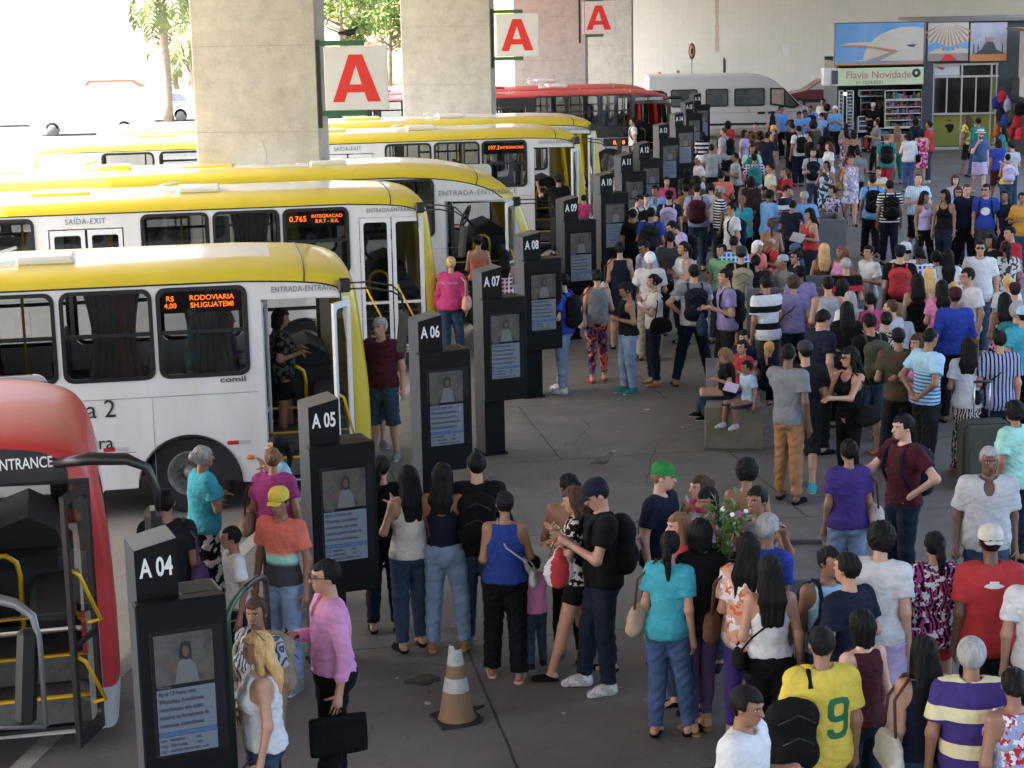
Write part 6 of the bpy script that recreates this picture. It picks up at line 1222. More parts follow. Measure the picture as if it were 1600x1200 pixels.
# cars in the sun far left
M_carw = mat('car_white', (.75, .76, .78), .25, coat=.5); M_cars = mat('car_silver', (.45, .47, .5), .25, metal=.3, coat=.5)
def far_car(px, py, L_, h_, m, lb, yaw=0, van=False):
    p = at_z(px, py, -.15); t = thing('parked_car', lb, 'car', (p.x, p.y, -.15), yaw, 'cars parked in the sun'); b = MB(); k = L_ / 4
    P = [(0, .3), (0, .75), (.25 * k, .9), (.75 * k, h_), (3.3 * k, h_), (4 * k, 1.0), (4 * k, .3)] if not van else [(0, .35), (0, .9), (.5, 1.1), (1.1, h_), (L_, h_), (L_, .35)]
    b.prism(P, 0, 1.7); b.build('body', m, t); b = MB(); b.prism([(.45 * k, .95), (.85 * k, h_ - .1), (3.2 * k, h_ - .1), (3.7 * k, .98)] if not van else [(.7, 1.1), (1.2, h_ - .15), (L_ - .3, h_ - .15), (L_ - .3, 1.1)], -.01, .02); b.build('windows', mat('glass_painted_haze', (.24, .26, .28), .4), t)  # window colour paled to stand for sun and haze
    for x in (.75 * k, 3.2 * k): b = MB(); b.lathe([(0, -.02), (.18, -.02), (.2, 0), (.31, 0), (.31, .2)], 18, axis='y'); b.build('wheel', mat('tyre_painted_sun', (.12, .12, .12), .8), t, (x, 0, .31))  # tyre grey lightened in its colour to stand for full sun
far_car(-40, 200, 4.2, 1.45, M_carw, 'white car at the left edge of the sunny parking'); far_car(48, 214, 5.2, 2.0, M_cars, 'silver van parked in full sun behind the bus roofs', 0, True); far_car(175, 192, 4.2, 1.45, M_carw, 'white hatchback left of the tall palm')
far_car(20, 172, 4.0, 1.4, M_cars, 'grey car in the second row of the sunny parking'); far_car(120, 165, 4.0, 1.4, mat('car_orange', (.3, .09, .04), .3), 'orange brown car in the second row near the palms')

# litter
rn = random.Random(8); M_lit = mat('litter_pale', (.42, .41, .38), .9)
for px, py in ((878, 652), (1066, 668), (1078, 664), (1108, 695), (905, 985), (1010, 640), (770, 640), (668, 1100), (880, 1115), (620, 1060), (960, 705), (1385, 700), (560, 1120), (1040, 740)):
    p = at_z(px, py); k = rn.uniform(.03, .07); b = MB(); n = rn.choice((5, 6)); P = [(k * rn.uniform(.5, 1) * math.cos(2 * PI * i / n), k * .7 * rn.uniform(.5, 1) * math.sin(2 * PI * i / n)) for i in range(n)]; b.prism(P, .003, .006, plane='xy'); tag(b.build('paper_scrap', M_lit, None, (p.x, p.y, 0), rn.uniform(0, 6)), 'small pale scrap of litter lying on the bare concrete platform', 'litter', 'litter scraps on the platform')

# ================================================================ WHO STANDS WHERE  (x y height yaw | build skin | hair | top | bottom | shoes | arms legs look | bags | label)
TABLE = """
513 872 1.78 -72|m1.05 1|short/k|longshirt rose|pants black|flat black|db shift 0,0|shades,briefL=black,phoneR=black,belt=black,watch|person in pink dress shirt and sunglasses holding a phone and black case
403 990 1.60 -80|f1.15 1|wavy/y|tank white|jeans denim|flat tan|dh stand -5,0|head,plasticL=red|person with long blond hair, white lace tank top and hand on hip
402 932 1.62 -38|f1.1 2|tail/b|tee lgrey:zebra:denim|jeans charcoal|flat black|dd stand 25,0|pack=khaki|person with pulled back hair and patterned grey top behind the blond one
366 822 1.42 -70|m.85 2|short/k|tee white|jeans navy|sneaker white:zebra:lgrey|dd stand -10,0||boy in plain white t-shirt and navy trousers looking left beside the kerb
434 762 1.70 -28|m.95 2|cap/k/cap:yellow|tee coral:ombre:mint:dgrey|jeans ldenim|sneaker grey|dd stand 10,8||person in lime cap and coral to grey polo shirt with light jeans
432 699 1.60 170|f1.25 1|bun/l|tee magenta|jeans denim|flat black|bd stand 20,0|shoulderL=beige|person in magenta top with light hair tied in a bun
430 681 1.62 -70|f1 1|tail/k|tee lblue|jeans navy|flat black|ff stand -20,0||person in pale blue top with hand at the mouth behind the magenta top
593 712 1.62 185|f1 1|tail/k|long black|jeans ddenim|flat black|bd stand -20,0||person in black long sleeves with ponytail beside the A 05 totem
634 730 1.63 205|f1.12 1|wavy/k|tank offwhite|jeans denim|flat black|ld stand 10,0|shoulderR=black|person in cream racerback tank top and blue jeans, seen from behind
694 723 1.68 172|f1 2|long/k|halter navy|jeans ldenim|flat mustard|cc stand 10,0||person with bare back, blue halter top, pale jeans and yellow shoes
744 707 1.75 180|m1 1|short/k|jacket black|jeans denim|sneaker grey|dd stand 10,0|pack=black|person in black jacket with two white armbands and blue jeans
784 769 1.60 178|f1.15 2|bun/k|tank blue|pants black|flip peach|bc stand 20,0|crossR=lgrey,plasticL=white|person in royal blue sleeveless top and black trousers with white carrier bag
836 868 .98 200|m.95 2|short/k|long pink|jeans denim|sneaker navy|do stand 0,0||toddler in pink sweater and jeans reaching for a hand
889 740 1.65 160|f1.1 2|bun/k|strap gold:speck:cream|leggings black|flat black|bb stand 60,0||person in golden sequin strap top and black leggings facing away
902 760 1.65 -100|f1 1|wavy/b|tee black:floral:offwhite|minis black|flat black|sb walk -5,12|shoulderR=black|person in black flowered blouse and short shorts with bare legs
936 746 1.80 -78|m1.12 1|cap/k/cap:navy|tee black|jeans ddenim|sneaker white:zebra:lgrey|pp stand 0,25|pack=black,plasticR=white,coatL=red|person in black t-shirt and navy cap looking down at a phone
1031 724 1.74 60|m1.1 0|cap/l/cap:green|tee navy|jeans black|flat black|dd stand 20,5||person in bright green cap and navy polo shirt
1096 742 1.58 -50|f1 0|bun/b|tee hotpink|jeans denim|flat black|df stand -20,0||person in pink with a hand on the cheek behind the white flowers
1110 762 1.55 -25|f1 2|bob/k|tee lavender|jeans denim|flat black|fd stand -20,10||person with black bob holding a hand to the face near the branches
1165 718 1.66 165|f1.05 2|curly/k|strap rose|jeans ddenim|flat black|bb stand 0,15||person in dusty pink strap top with curly black hair
1183 760 1.70 -30|m1 2|short/k|tank grey|jeans ddenim|flat black|uf stand -10,0|neck|person in grey and orange vest holding both hands near the ears
1203 803 1.70 130|m1.15 2|short2/g|tee royal|pants charcoal|flat black|dd stand 10,0||person with grey hair and bright blue shirt turned right
1067 800 1.62 -75|f1 0|long/l|tee red|jeans denim|flat black|bd stand 0,0||person with light brown hair and red top among the flower group
1040 829 1.63 152|f1.05 1|tail/k|tee aqua|jeans mdenim|flat black|dd stand 10,0|shoulderL=beige|person in turquoise t-shirt with black ponytail and blue jeans
1092 812 1.68 200|f1.3 1|bob/k|loose black|leggings violet|flip tan|bd stand -30,0||person in loose black t-shirt, purple leggings and yellow flip flops
1167 835 1.64 165|f1.1 1|long/k|loose peach:big:white:orange|leggings purple|flat black|bd stand 15,0|shoulderL=brown|person in orange flowered blouse and purple leggings holding leafy branches
1204 870 1.66 182|f1 1|long/k|offs white|jeans black|flat black|bd stand 0,0|crossL=black|person in white off-shoulder top with long straight black hair
1165 1072 1.68 58|m1.15 2|short2/k|tee white|pants grey|flat black|bb stand 0,10||person in white polo shirt and short grizzled hair at the bottom edge
1289 853 1.66 18|m.9 2|short/k|tank lblue|jeans denim|flat black|dd stand 20,0|pack=navy|youth in light blue sleeveless shirt looking towards the right
1331 864 1.74 -140|m1.05 1|short/k|tee navy|jeans ddenim|flat black|db stand 0,0|coatR=dusty|person in navy polo with a grey and navy jacket over the shoulder
1380 821 1.76 150|m1.1 0|curly/k|tee white|shorts lavender|sneaker white:zebra:lgrey|dd stand 40,0||person in white t-shirt and pale shorts with thick dark curls
1457 830 1.66 180|f1.25 1|tail/k|loose black:zebra:magenta:white|minis red|flat black|bd stand 10,0|shoulderL=black|person in magenta and black zebra blouse with orange red shorts
1550 824 1.78 180|m1.1 3|cap/k/bap:offwhite|loose red|bermuda charcoal:camo:black|flat black|dd stand 0,0||person in red t-shirt and backwards white cap with dark shorts
1350 954 1.60 -150|f1 0|bob/k|tank maroon|jeans ddenim|flat black|bd stand 0,0||person with black bob and maroon tank top beside the yellow jersey
1284 980 1.72 187|m1.15 2|short/k|loose yellow|jeans black|flat black|dd stand 0,0|sidepack=black|person in yellow football jersey with green number 9 on the back
1445 995 1.63 -168|f1.1 1|long/k|tank navy|jeans denim|flat black|dd stand 0,0|totebL=offwhite|person in royal blue sleeveless top with long black ponytail
1527 996 1.70 172|m1.15 2|short2/g|loose purple:wide:cream|pants charcoal|flat black|dd stand 0,0||person with grey hair and purple and cream striped polo shirt
1588 1042 1.60 -165|f1.2 2|bun/k|tank dusty:floral:crimson:white|jeans denim|flat black|dd stand -15,0||person in flowered blue and red tank top at the bottom right
1628 862 1.72 160|m1 1|short/k|tee white|jeans black|flat black|dd stand 0,0||person in white t-shirt and dark vest cut by the right edge
1547 695 1.80 -8|m1.2 3|buzz/g|shirt silver|jeans denim|flat black|dd walk 5,8|strapf|older person in open pale grey shirt walking towards the camera
1413 646 1.76 -62|m1 0|short/k|tee maroon|jeans ddenim|sneaker black|ho stand -10,5|pack=navy|person in maroon t-shirt with hand on hip and other hand open
1325 686 1.64 187|f1.15 2|bun/k|tee purple|jeans ldenim|flat black|dd walk 10,0|shoulderR=offwhite|person in violet t-shirt and pale blue jeans walking away
1448 511 1.80 118|m1 2|buzz/k|tee lblue:lower:mdenim|pants charcoal|flat black|kk stand 10,8||person in light blue striped t-shirt with hands behind the back
1517 527 1.63 168|f1 2|long/k|tee white|longskirt black:zebra:offwhite|flip tan|bb stand 20,0||person in white top and long black and white patterned skirt
1562 516 1.72 180|m1.1 1|short/k|loose dusty:vert:navy|pants navy|flat black|bd stand 0,0|crossL=navy|person in blue and red African style print shirt
1363 488 1.76 -158|m1 2|short/k|tee black|bermuda denim|flip peach|df stand 0,15|pack=olive|person in black t-shirt, denim shorts and flip flops, hand on brow
1329 543 1.68 -55|f1.05 1|wavy/k|strap black|leggings black|flat black|of stand -15,0|shades,shoulderL=black|person in black strap top and sunglasses with hand at the mouth
1236 537 1.79 145|m1 3|buzz/k|tee grey|jeans tan|flat black|od shift 15,0||person in faded grey t-shirt and tan trousers reaching to a friend
1261 534 1.72 170|m1 1|cap/k/cap:dgrey|tee charcoal|bermuda charcoal|sneaker aqua|db walk 30,0||person in grey cap, dark t-shirt and dark shorts with blue sneakers
1282 482 1.79 120|m1.15 1|short/k|tee navy|pants black|flat black|bd stand 10,28||tall person in navy polo looking down at something held
1324 472 1.65 180|f1.1 1|long/k|loose black|pants black|flat black|bb stand 0,0|crossR=brown|person in black top with long black hair and brown strap
1592 628 1.62 -150|f1.1 2|curly/k|loose mint|jeans ddenim|flat black|dd stand 0,0||person in green blouse with curly dark hair at the right edge
1488 450 1.76 182|m1.1 3|cap/k/bap:maroon|long royal|pants black|flat black|bb stand 0,0||person in royal blue long sleeve shirt and maroon cap
1517 418 1.78 -68|m1.05 1|short/k|tee white|pants charcoal|flat black|db stand -10,5|specs|person in white v-neck t-shirt and glasses in profile
1533 375 1.77 -15|m1.2 1|short/k|loose white|jeans denim|flat black|dd walk 0,0|shades|person in loose white t-shirt, sunglasses and moustache
1470 438 1.63 178|f1.15 1|long/k|tee pink|jeans denim|flat black|bb stand 0,0||person in light pink polo with black hair over the back
1434 428 1.62 175|f1 1|wavy/k|strap black|jeans black|flat black|dd stand 0,0||person with very long curly black hair hanging to the waist
1451 417 1.62 178|f1 0|long/y|tee olive|jeans denim|flat black|bb stand 0,0||person with long straight blond hair seen from behind
1406 384 1.77 170|m1.1 1|cap/k/cap:navy|tee black|jeans denim|flat black|dd stand -10,0|pack=red|person in black t-shirt and navy cap carrying a big red pack
1416 379 1.75 172|m1 1|cap/k/bap:white|tee white|jeans denim|flat black|dd stand 20,0||person in white backwards cap beside the navy cap
1357 383 1.64 -62|m.9 1|short/k|tee white|jeans denim|flat black|bd stand 10,0||slim youth in white t-shirt turning his head to the left
1439 386 1.72 178|m1.1 3|short/k|tee royal:plaid:white|jeans denim|flat black|bb stand 0,0||person in blue and white checked shirt, seen from behind
1463 392 1.62 180|m1 2|short2/k|tee charcoal|jeans black|flat black|bb stand 0,0||person with dark cropped hair between checked shirt and white blouse
1481 390 1.66 175|f1 1|long/k|tee white|jeans denim|flat black|bb stand 0,0||person in white blouse with long wavy dark hair to the waist
1549 366 1.63 -60|f1 2|bob/k|tee black|jeans black|flat black|bb stand 0,0||person in black polo with short hair beside the loose white shirt
1580 353 1.76 -75|m1.15 1|buzz/k|tee crimson|jeans denim|flat black|bb stand 0,5||person in raspberry red polo shirt facing left at right edge
1575 377 1.65 180|f1.1 3|tail/k|tee offwhite:floral:dgrey|jeans denim|flat black|dd stand 0,0||person in white blouse with small dark leaf print
1584 442 1.62 170|m1 1|cap/k/cap:maroon|tee aqua|jeans black|flat black|bb stand 0,0|pack=yellow|person in dark red cap wearing a yellow pack on teal top
1568 457 1.62 180|f1 2|long/k|strap maroon:floral:rose|jeans black|flat black|bb stand 0,0||person with long brown hair and dark flowered strap top
1597 480 1.66 190|m1.1 1|cap/k/cap:lblue|tee aqua|jeans black|flat black|bb stand 0,0||person in pale cap and turquoise shirt at the right edge
1395 467 1.70 -128|m1.1 1|buzz/b|tee lgrey|jeans denim|flat black|bo stand 0,0||person in pale grey t-shirt with arm stretched to the right
1388 487 1.63 175|f1 1|bun/k|loose black:speck:offwhite|jeans black|flat black|bb stand 0,0||person in black speckled blouse behind the olive grey pack
1362 457 1.58 -150|f1 1|bun/k|tee hotpink|jeans denim|flat black|bb stand 0,0||person in hot pink top with dark hair bun facing left
1320 402 1.72 182|m1.1 1|buzz/g|tee black:wide:red|jeans denim|flat black|bb stand 0,0||person in red and black football shirt with cropped grey hair
1312 437 1.58 178|f1 2|bob/k|tee teal|jeans denim|flat black|bb stand 0,0||person with short dark hair and teal top near the grey wall
1327 455 1.60 180|f1 1|long/g|tee white|jeans denim|flat black|bb stand 0,0||person with straight ash blond hair behind the black top
1295 432 1.73 180|m1.1 1|short/k|tank lgrey|jeans denim|flat black|bb stand 0,0||person in pale grey sleeveless shirt at the bench wall end
1200 430 1.74 -155|m1.1 2|short/k|loose white:wide:black|pants dgrey|flat black|df stand 0,5|plasticL=lgrey|person in white polo with broad black stripes, hand at chin
1240 431 1.62 175|f1.1 1|curly/b|tee lilac|jeans ddenim|flat black|bd stand 0,0|crossL=navy,plasticL=lblue|person in lilac t-shirt with short curly hair and crossbody strap
1135 419 1.76 -78|m1 1|short/k|tee lilac|pants charcoal|flat black|bb wide 0,0|pack=charcoal,coatR=denim|person in grey lilac t-shirt with a dark pack and folded denim
1160 385 1.75 178|m1.15 1|cap/k/bap:dgrey|tee black|bermuda charcoal|sneaker black|dd stand 0,0|phones=lgrey,pack=khaki|person in dark cap and headphones with a sand coloured pack
1130 381 1.60 -28|m.9 1|short/k|tee lgreen|jeans denim|flat black|bd stand -20,0||boy in light green t-shirt looking left
1145 368 1.73 182|m1.05 2|buzz/k|tee mdenim:plaid:lblue|jeans denim|flat black|bb stand -20,0||person in blue checked shirt with cropped hair before the bench wall
1206 372 1.30 -75|m1.15 2|buzz/g|tee red|jeans black|flat black|bb stand 0,0|shades,front=black|person in red polo shirt and sunglasses behind the bench wall
1184 375 1.52 35|f1.1 1|bob/w|tee coral|jeans denim|flat black|bb stand 20,10||older person with short white hair next to the red polo
1243 391 1.60 -70|f1 1|bun/k|tee black|jeans denim|flat black|bb stand 0,0|shades|person in black top and sunglasses behind the bench wall
1252 416 1.62 180|m1 3|cap/k/bap:black|tee lilac|jeans denim|flat black|bb stand 0,0||person in black cap leaning close to the bench wall
1284 380 1.62 178|f1.05 2|long/y|strap brown|jeans denim|flat black|bb stand 0,0||person with blond hair over bare brown shoulders
1316 383 1.62 -50|f1 2|long/r|tank rose|jeans denim|flat black|bd stand -20,0||person with long reddish braids and pink top
1268 325 1.64 -72|f1.05 1|wavy/k|strap red|jeans ddenim|flat black|bf stand 0,10|paperL=lgrey|person in bright red strap top reading a newspaper
1257 298 1.74 182|m1.1 2|short/g|loose sky|pants navy|flat black|bb stand 15,10||person in sky blue uniform shirt with back turned at the counter
1202 296 1.75 115|m1.15 3|short/k|loose sky|pants navy|flat black|ob stand 10,10||person in sky blue uniform shirt leaning to the counter
1228 288 1.72 60|m1.05 1|short/k|tee navy:wide:white|jeans denim|flat black|bb stand 0,20||person in navy and white striped polo between two blue shirts
1203 254 1.75 -88|m1 1|short/k|tee offwhite|jeans charcoal|flat black|bd stand 0,5||person in off white t-shirt in profile behind the striped polo
1273 231 1.75 -8|m1 1|short/k|tee lgrey|jeans denim|flat black|bb stand 0,5|front=navy,beard|bearded person in grey t-shirt with navy straps walking forward
1291 251 1.62 -38|f1.2 2|tail/k|dress dgrey:camo:lblue|none black|flat black|bf stand -10,0||person in dark blue camouflage pattern dress
1301 290 1.61 -70|f1 1|bun/k|tee lavender:floral:denim|jeans ddenim|flat black|db stand 0,0|shoulderL=black|person in flowered lavender blouse with black shoulder strap
1329 243 1.66 0|f1.15 1|bun/b|dress lavender:big:white:lilac|none black|flat black|dd walk 0,0|shoulderR=gold|person in short white and lilac summer dress walking forward
1296 222 1.64 -75|f1 0|wavy/b|tee white|jeans charcoal|flat black|bd stand 0,0||person in white t-shirt with wavy brown hair, left of red trousers
1335 203 1.66 178|f1.2 2|bob/k|strap black|leggings red|flat black|bb stand 0,0||person in black strap top and bright red trousers
1320 200 1.68 -95|f1.05 2|wavy/k|dress violet:floral:lavender|none black|flat black|dd stand 0,0||person in purple flowered dress beside the red trousers
1248 196 1.74 -155|m1 2|short/k|tee white|pants navy|flat black|dd stand 0,0|pack=black|person in white shirt and navy trousers with thin black straps
1265 206 1.72 -80|m1 1|short/k|tee black|jeans black|flat black|dd stand 0,0||person in black t-shirt in profile near the blue uniforms
1272 190 1.72 178|m1 2|afro/k|tee olive|jeans black|flat black|bb stand 0,0||person with a large round afro
1290 199 1.66 178|f1 2|long/k|tee charcoal|jeans black|flat black|bb stand 0,0||person with long black hair between afro and purple dress
1198 206 1.76 160|m1.15 2|buzz/k|tee ddenim|jeans charcoal|flat black|dd stand 0,0||person in dark navy polo with short hair left of the uniforms
1210 195 1.65 -120|f1 1|bun/y|tank brown|skirt offwhite|flat black|dd stand 0,0|plasticR=white|person in brown sleeveless top with fair hair
1221 165 1.76 25|m1.1 2|short/k|tee sky|pants black|flat black|bd stand 10,0|shades|standing person in sky blue uniform by the van nose
1248 173 1.70 60|m1.05 2|short/k|tee sky|pants black|flat black|ob stand -30,20||person in sky blue uniform leaning over the table from left
1257 171 1.70 20|m1 3|short/k|tee sky|pants black|flat black|bb stand 10,10||person in sky blue uniform half hidden behind a leaning one
1267 164 1.75 0|m1.1 2|buzz/k|tee sky|pants black|flat black|bb stand 0,20|front=navy|person in sky blue uniform facing forward with navy straps
1285 175 1.68 -70|m1.05 1|short/k|tee sky|pants black|flat black|oo stand 0,30||person in sky blue uniform bowing over the table from right
1304 165 1.72 -20|m1.2 1|short2/w|tee sky|pants black|flat black|pb stand 0,10|specs|grey haired person in sky blue uniform holding hands to the chin
1287 154 1.72 -30|m1 1|short/k|tee white|pants black|flat black|bb stand 0,0||person in white shirt behind the sky blue uniforms
1292 164 1.70 160|m1 2|afro/k|tee dgrey|pants black|flat black|bb stand 0,0||dark haired person turned away behind the uniforms
1303 149 1.68 0|f1 3|bob/k|tee white|pants black|flat black|bb stand 0,0||person in white behind the grey haired uniform
1237 192 1.72 -160|m1 2|short/k|tee black|pants black|flat black|bb stand 0,10||person in black clothes looking down beside the blue uniforms
1206 178 1.66 175|f1 1|long/k|strap brown|jeans charcoal|flat black|bb stand 0,0||person with long black hair and bare brown shoulders
1180 191 1.70 -25|m1 1|short/k|tee brown:camo:black|jeans black|flat black|bb stand 0,5||youth in dark brown camouflage t-shirt
1162 203 1.62 60|f1 2|bob/k|tee lavender|skirt black|flat black|bd stand 0,0||person in pale school shirt and black skirt facing right
1132 199 1.76 -120|m1.2 1|buzz/b|loose lgrey|pants black|flat black|db stand 0,0|pack=black|heavy person in grey polo and black trousers
1136 189 1.70 178|f1 2|bob/k|tee red|jeans charcoal|flat black|bb stand 0,0||person in red top close behind the grey polo
988 184 1.75 -80|m1 1|short/k|tee white|jeans charcoal|flat black|dd stand 0,0|pack=black|person in white t-shirt boarding the far red bus
1092 243 1.66 -75|m1.05 2|buzz/w|tee white|pants beige|flat black|bd stand 0,0|strapf|older person in white shirt walking left past the totems
1097 206 1.63 178|f1 2|bob/k|tee white:stripe:black|jeans black|flat black|bb stand 0,0||person in black and white striped t-shirt by the last totem
1173 226 1.68 0|m.95 2|short/k|tee mint|jeans charcoal|flat black|bb stand 0,0|front=teal|youth in mint t-shirt with teal straps facing forward
1180 240 1.72 175|m1 2|short/k|tee maroon:plaid:lavender|jeans charcoal|flat black|bb stand 0,0|pack=teal|person in checked shirt with a teal pack
1174 276 1.62 178|f1 2|bob/k|tee maroon:plaid:charcoal|jeans ddenim|flat black|bb stand 0,0||person in maroon checked shirt with loose dark hair
1129 266 1.74 176|m1.1 2|short/k|tee coral|jeans ddenim|flat black|bb stand -30,0|crossR=charcoal|person in coral t-shirt with a dark chest strap
1041 276 1.63 15|f1.1 1|bun/k|tee hotpink|jeans denim|flat black|bb stand 0,0||smiling person in hot pink top beside the A 11 totem
1026 288 1.74 -10|m1.1 2|short/k|shirt sky|jeans denim|flat black|bb stand -20,10||person in sky blue shirt facing forward below the pink top
1011 303 1.62 10|f1 0|tail/k|tee mint|jeans denim|flat black|bb stand -15,0||person in mint top next to the A 10 totem
997 303 1.72 50|m1 0|short/k|tee offwhite|jeans charcoal|flat black|bb stand 0,20|front=black|person in off white shirt with black straps looking down right
1019 324 1.72 165|m1 2|short/k|tee royal|jeans charcoal|flat black|bd stand 0,0|pack=charcoal|person in royal blue and yellow trimmed polo
1046 298 1.74 170|m1.05 1|cap/k/bap:black|tee charcoal|jeans black|flat black|dd stand 0,0|pack=lavender|person in black cap with a black and white patterned pack
1071 287 1.62 -150|f1 2|bun/k|tee tan|jeans denim|flat black|bb stand 0,0||person in tan top among the queue behind the red pack
1086 277 1.62 178|f1 2|afro/k|tee brown|jeans denim|flat black|bb stand 0,0||person with bushy dark hair behind the red pack
1091 286 1.78 174|m1.1 0|short/k|tee dusty|jeans denim|flat black|bd stand 0,0|pack=maroon|tall person in grey blue t-shirt with a dark red pack
1112 285 1.66 178|f1.1 1|bun/k|tee offwhite|jeans denim|flat black|bb stand 0,0|crossL=charcoal|person in cream top and blue jeans with diagonal strap
1125 290 1.74 -90|m1.05 3|short/g|tee navy:thin:white|jeans charcoal|flat black|dd stand 0,0||person in navy top with thin white stripes facing left
1143 316 1.75 -72|m1 1|short/k|tee white|jeans charcoal|flat black|dd stand 0,5|specs,pack=navy|person in white t-shirt and glasses with navy straps
1162 305 1.63 178|f1.2 1|tail/l|tee aqua|jeans black|flat black|dd stand 0,0||person in turquoise t-shirt and black trousers, back turned
1072 342 1.75 -85|m1 1|short/k|tee lavender|jeans charcoal|flat black|BBhb stand 0,25|pack=black|person bending forward in a white t-shirt with black pack
1046 361 1.73 176|m1.1 2|short/k|tee dgrey|jeans charcoal|flat black|dd stand 0,0||person in dark grey t-shirt seen from behind in the queue
1011 373 1.72 -60|m1.1 2|short/k|shirt dusty|pants khaki|flat black|bb stand 0,25||person in pale blue shirt looking down by the white haired one
1068 377 1.66 -68|f1.2 1|tail/k|tank white|jeans navy|flat black|cc stand 0,0||person in white sleeveless top with long black ponytail, arms crossed
1083 413 1.76 185|m1.1 1|short/k|tee white:yoke:grey|jeans ddenim|flat brown|hb wide 10,0|pack=navy|person in white and grey polo with navy pack and brown shoes
1014 394 1.68 178|m1.1 2|short2/w|loose offwhite:floral:silver|pants khaki|flat black|bb stand 0,10||white haired person in pale flowered shirt and khaki trousers
1020 428 1.62 -80|f1 1|bun/k|tee offwhite|jeans navy|flat tan|ps stand 0,0|shoulderL=black,phoneR=pink|person in white top holding a pink phone to the mouth
980 438 1.62 -75|f1.05 2|tail/k|tank black|jeans ldenim|sneaker teal|bd stand 0,28||person in black sleeveless top and pale jeans, head bowed
930 421 1.66 192|f1.15 1|bun/k|tank grey|leggings violet:big:orange:navy|flat red|bb stand 0,0|shoulderL=beige|person in grey tank, colourful patterned trousers and red shoes
877 427 1.72 -115|m1 1|short/k|tee royal|jeans ldenim|sneaker white:zebra:lgrey|bb stand 0,0|pack=black|person in royal blue t-shirt and pale jeans beside the A 08 totem
970 378 1.70 178|f1.15 1|bun/k|dress navy|none black|flat black|bb stand 0,0|shoulderL=offwhite|person in sleeveless navy dress with bare calves
595 496 1.76 -15|m1.15 1|short2/g|tee maroon|bermuda denim|sneaker grey|dd stand -10,0||person in maroon t-shirt and denim shorts by the bus front
583 515 1.52 15|m.95 0|short/b|tee teal|bermuda denim|sneaker grey|ud stand 0,0|crossL=black|boy in teal t-shirt raising one arm beside the bus front
701 401 1.64 170|f1.15 1|bun/y|long hotpink|jeans denim|flat black|dd stand 10,0|shoulderR=peach|person in hot pink jacket with fair hair near the rounded bus
747 367 1.64 172|f1.1 1|bun/k|strap coral|jeans charcoal|flat black|bb stand -10,0||person in coral strap top boarding the rounded yellow bus
786 390 1.60 178|f1 1|wavy/k|tank crimson:plaid:white|jeans charcoal|flat black|bb stand 0,0||person with long dark hair in red checked top behind totem
872 272 1.76 -165|m1.1 2|short/k|tee black|jeans navy|flat black|ud stand 0,0||person in black t-shirt stepping into the 197.3 bus
912 304 1.30 178|f1 1|bun/k|tee hotpink|jeans denim|flat black|bb stand 0,0||child in pink top between the A 09 and A 10 totems
896 255 1.68 170|m1 1|short2/w|tee offwhite|jeans charcoal|flat black|bb stand 0,0||white haired person standing inside the door of the 197.3 bus
312 696 1.62 120|f1.2 2|bun/g|tee aqua|longskirt black:big:offwhite|flat black|bc stand 0,0||older person in turquoise top and black floral skirt by the bus wheel
260 765 1.70 185|m1.1 2|short/k|tee charcoal|jeans ddenim|flat black|dd stand 0,0|shoulderR=violet|person in black t-shirt in front of the bus wheel
1451 189 1.78 -115|m1.1 2|short/k|tee red|pants dgrey|sneaker white:zebra:lgrey|bb stand 0,0|plasticL=offwhite|person in bright red t-shirt and grey trousers near the kiosk
1421 206 1.66 175|f1.1 1|bob/k|long white|jeans mdenim|flat black|fb stand 0,0|shoulderR=black|person in white long sleeve top and blue jeans near red t-shirt
1440 201 1.62 178|f1.1 1|bob/k|dress crimson:big:rose|none black|flat black|bb stand 0,0||person in crimson and pink patterned dress
1430 184 1.66 -150|f1 1|bob/k|tee navy|jeans navy|flat black|bb stand 0,0||person in navy top at the glass counters
1401 196 1.68 175|f1.15 1|long/l|strap tan|leggings teal|flat black|dd stand 0,0||person with bare shoulders, long brown hair and teal trousers
1386 208 1.76 172|m1.15 1|short/l|loose teal|jeans crimson|flat black|dd walk 0,0|pack=black|person in teal polo and wine red trousers with black bag
1369 186 1.66 -80|f1 1|bun/k|tee grey|jeans charcoal|flat black|bb stand 0,0|coatR=red|person in grey top with a red and white garment
1516 180 1.76 -150|m1 2|wavy/b|tee gold:camo:yellow|bermuda charcoal|flip tan|do stand 0,0||person in yellow camouflage t-shirt holding a dark umbrella
1528 184 1.75 -160|m1.1 2|short/k|long teal|jeans mdenim|flat black|dd walk 0,0||person in teal long sleeve shirt and blue jeans walking
1532 203 1.76 0|m1.05 0|cap/b/hat:offwhite|tee mdenim|shorts lavender|flat tan|df walk 0,0|shades,beard|person in white brimmed hat, blue t-shirt and white shorts
1561 217 1.63 180|f1 2|bob/k|tee royal|bermuda maroon|flat black|dd walk 0,0||person in blue top and brown knee shorts walking away
1582 222 1.70 -150|m1 1|short/k|tee lgrey|jeans denim|flat black|bb stand 0,20||person in pale grey t-shirt bowing the head at right edge
1573 240 1.52 180|f1 2|bun/k|tank yellow|jeans denim|flat black|bb stand 0,0|pack=lavender|person in yellow top with striped white pack
1568 196 1.64 -120|f1 2|wavy/k|tee teal|jeans denim|flat black|bb stand 0,0||person in teal blouse browsing the hanging bags
1434 271 1.76 0|m1.15 0|buzz/b|tee lblue:vert:white|bermuda black|sneaker black|cc walk 5,-8||person in light blue and white football shirt and black shorts
1446 299 1.62 20|f1 2|wavy/k|strap lavender|jeans black|flat black|dd walk 20,0|coatR=denim|person in pale strap top with curly hair and blue garment in hand
1477 296 1.68 -25|f1.1 2|wavy/k|strap black|jeans ddenim|flat black|dd walk -40,0||person in black strap top and dark jeans beside curly haired one
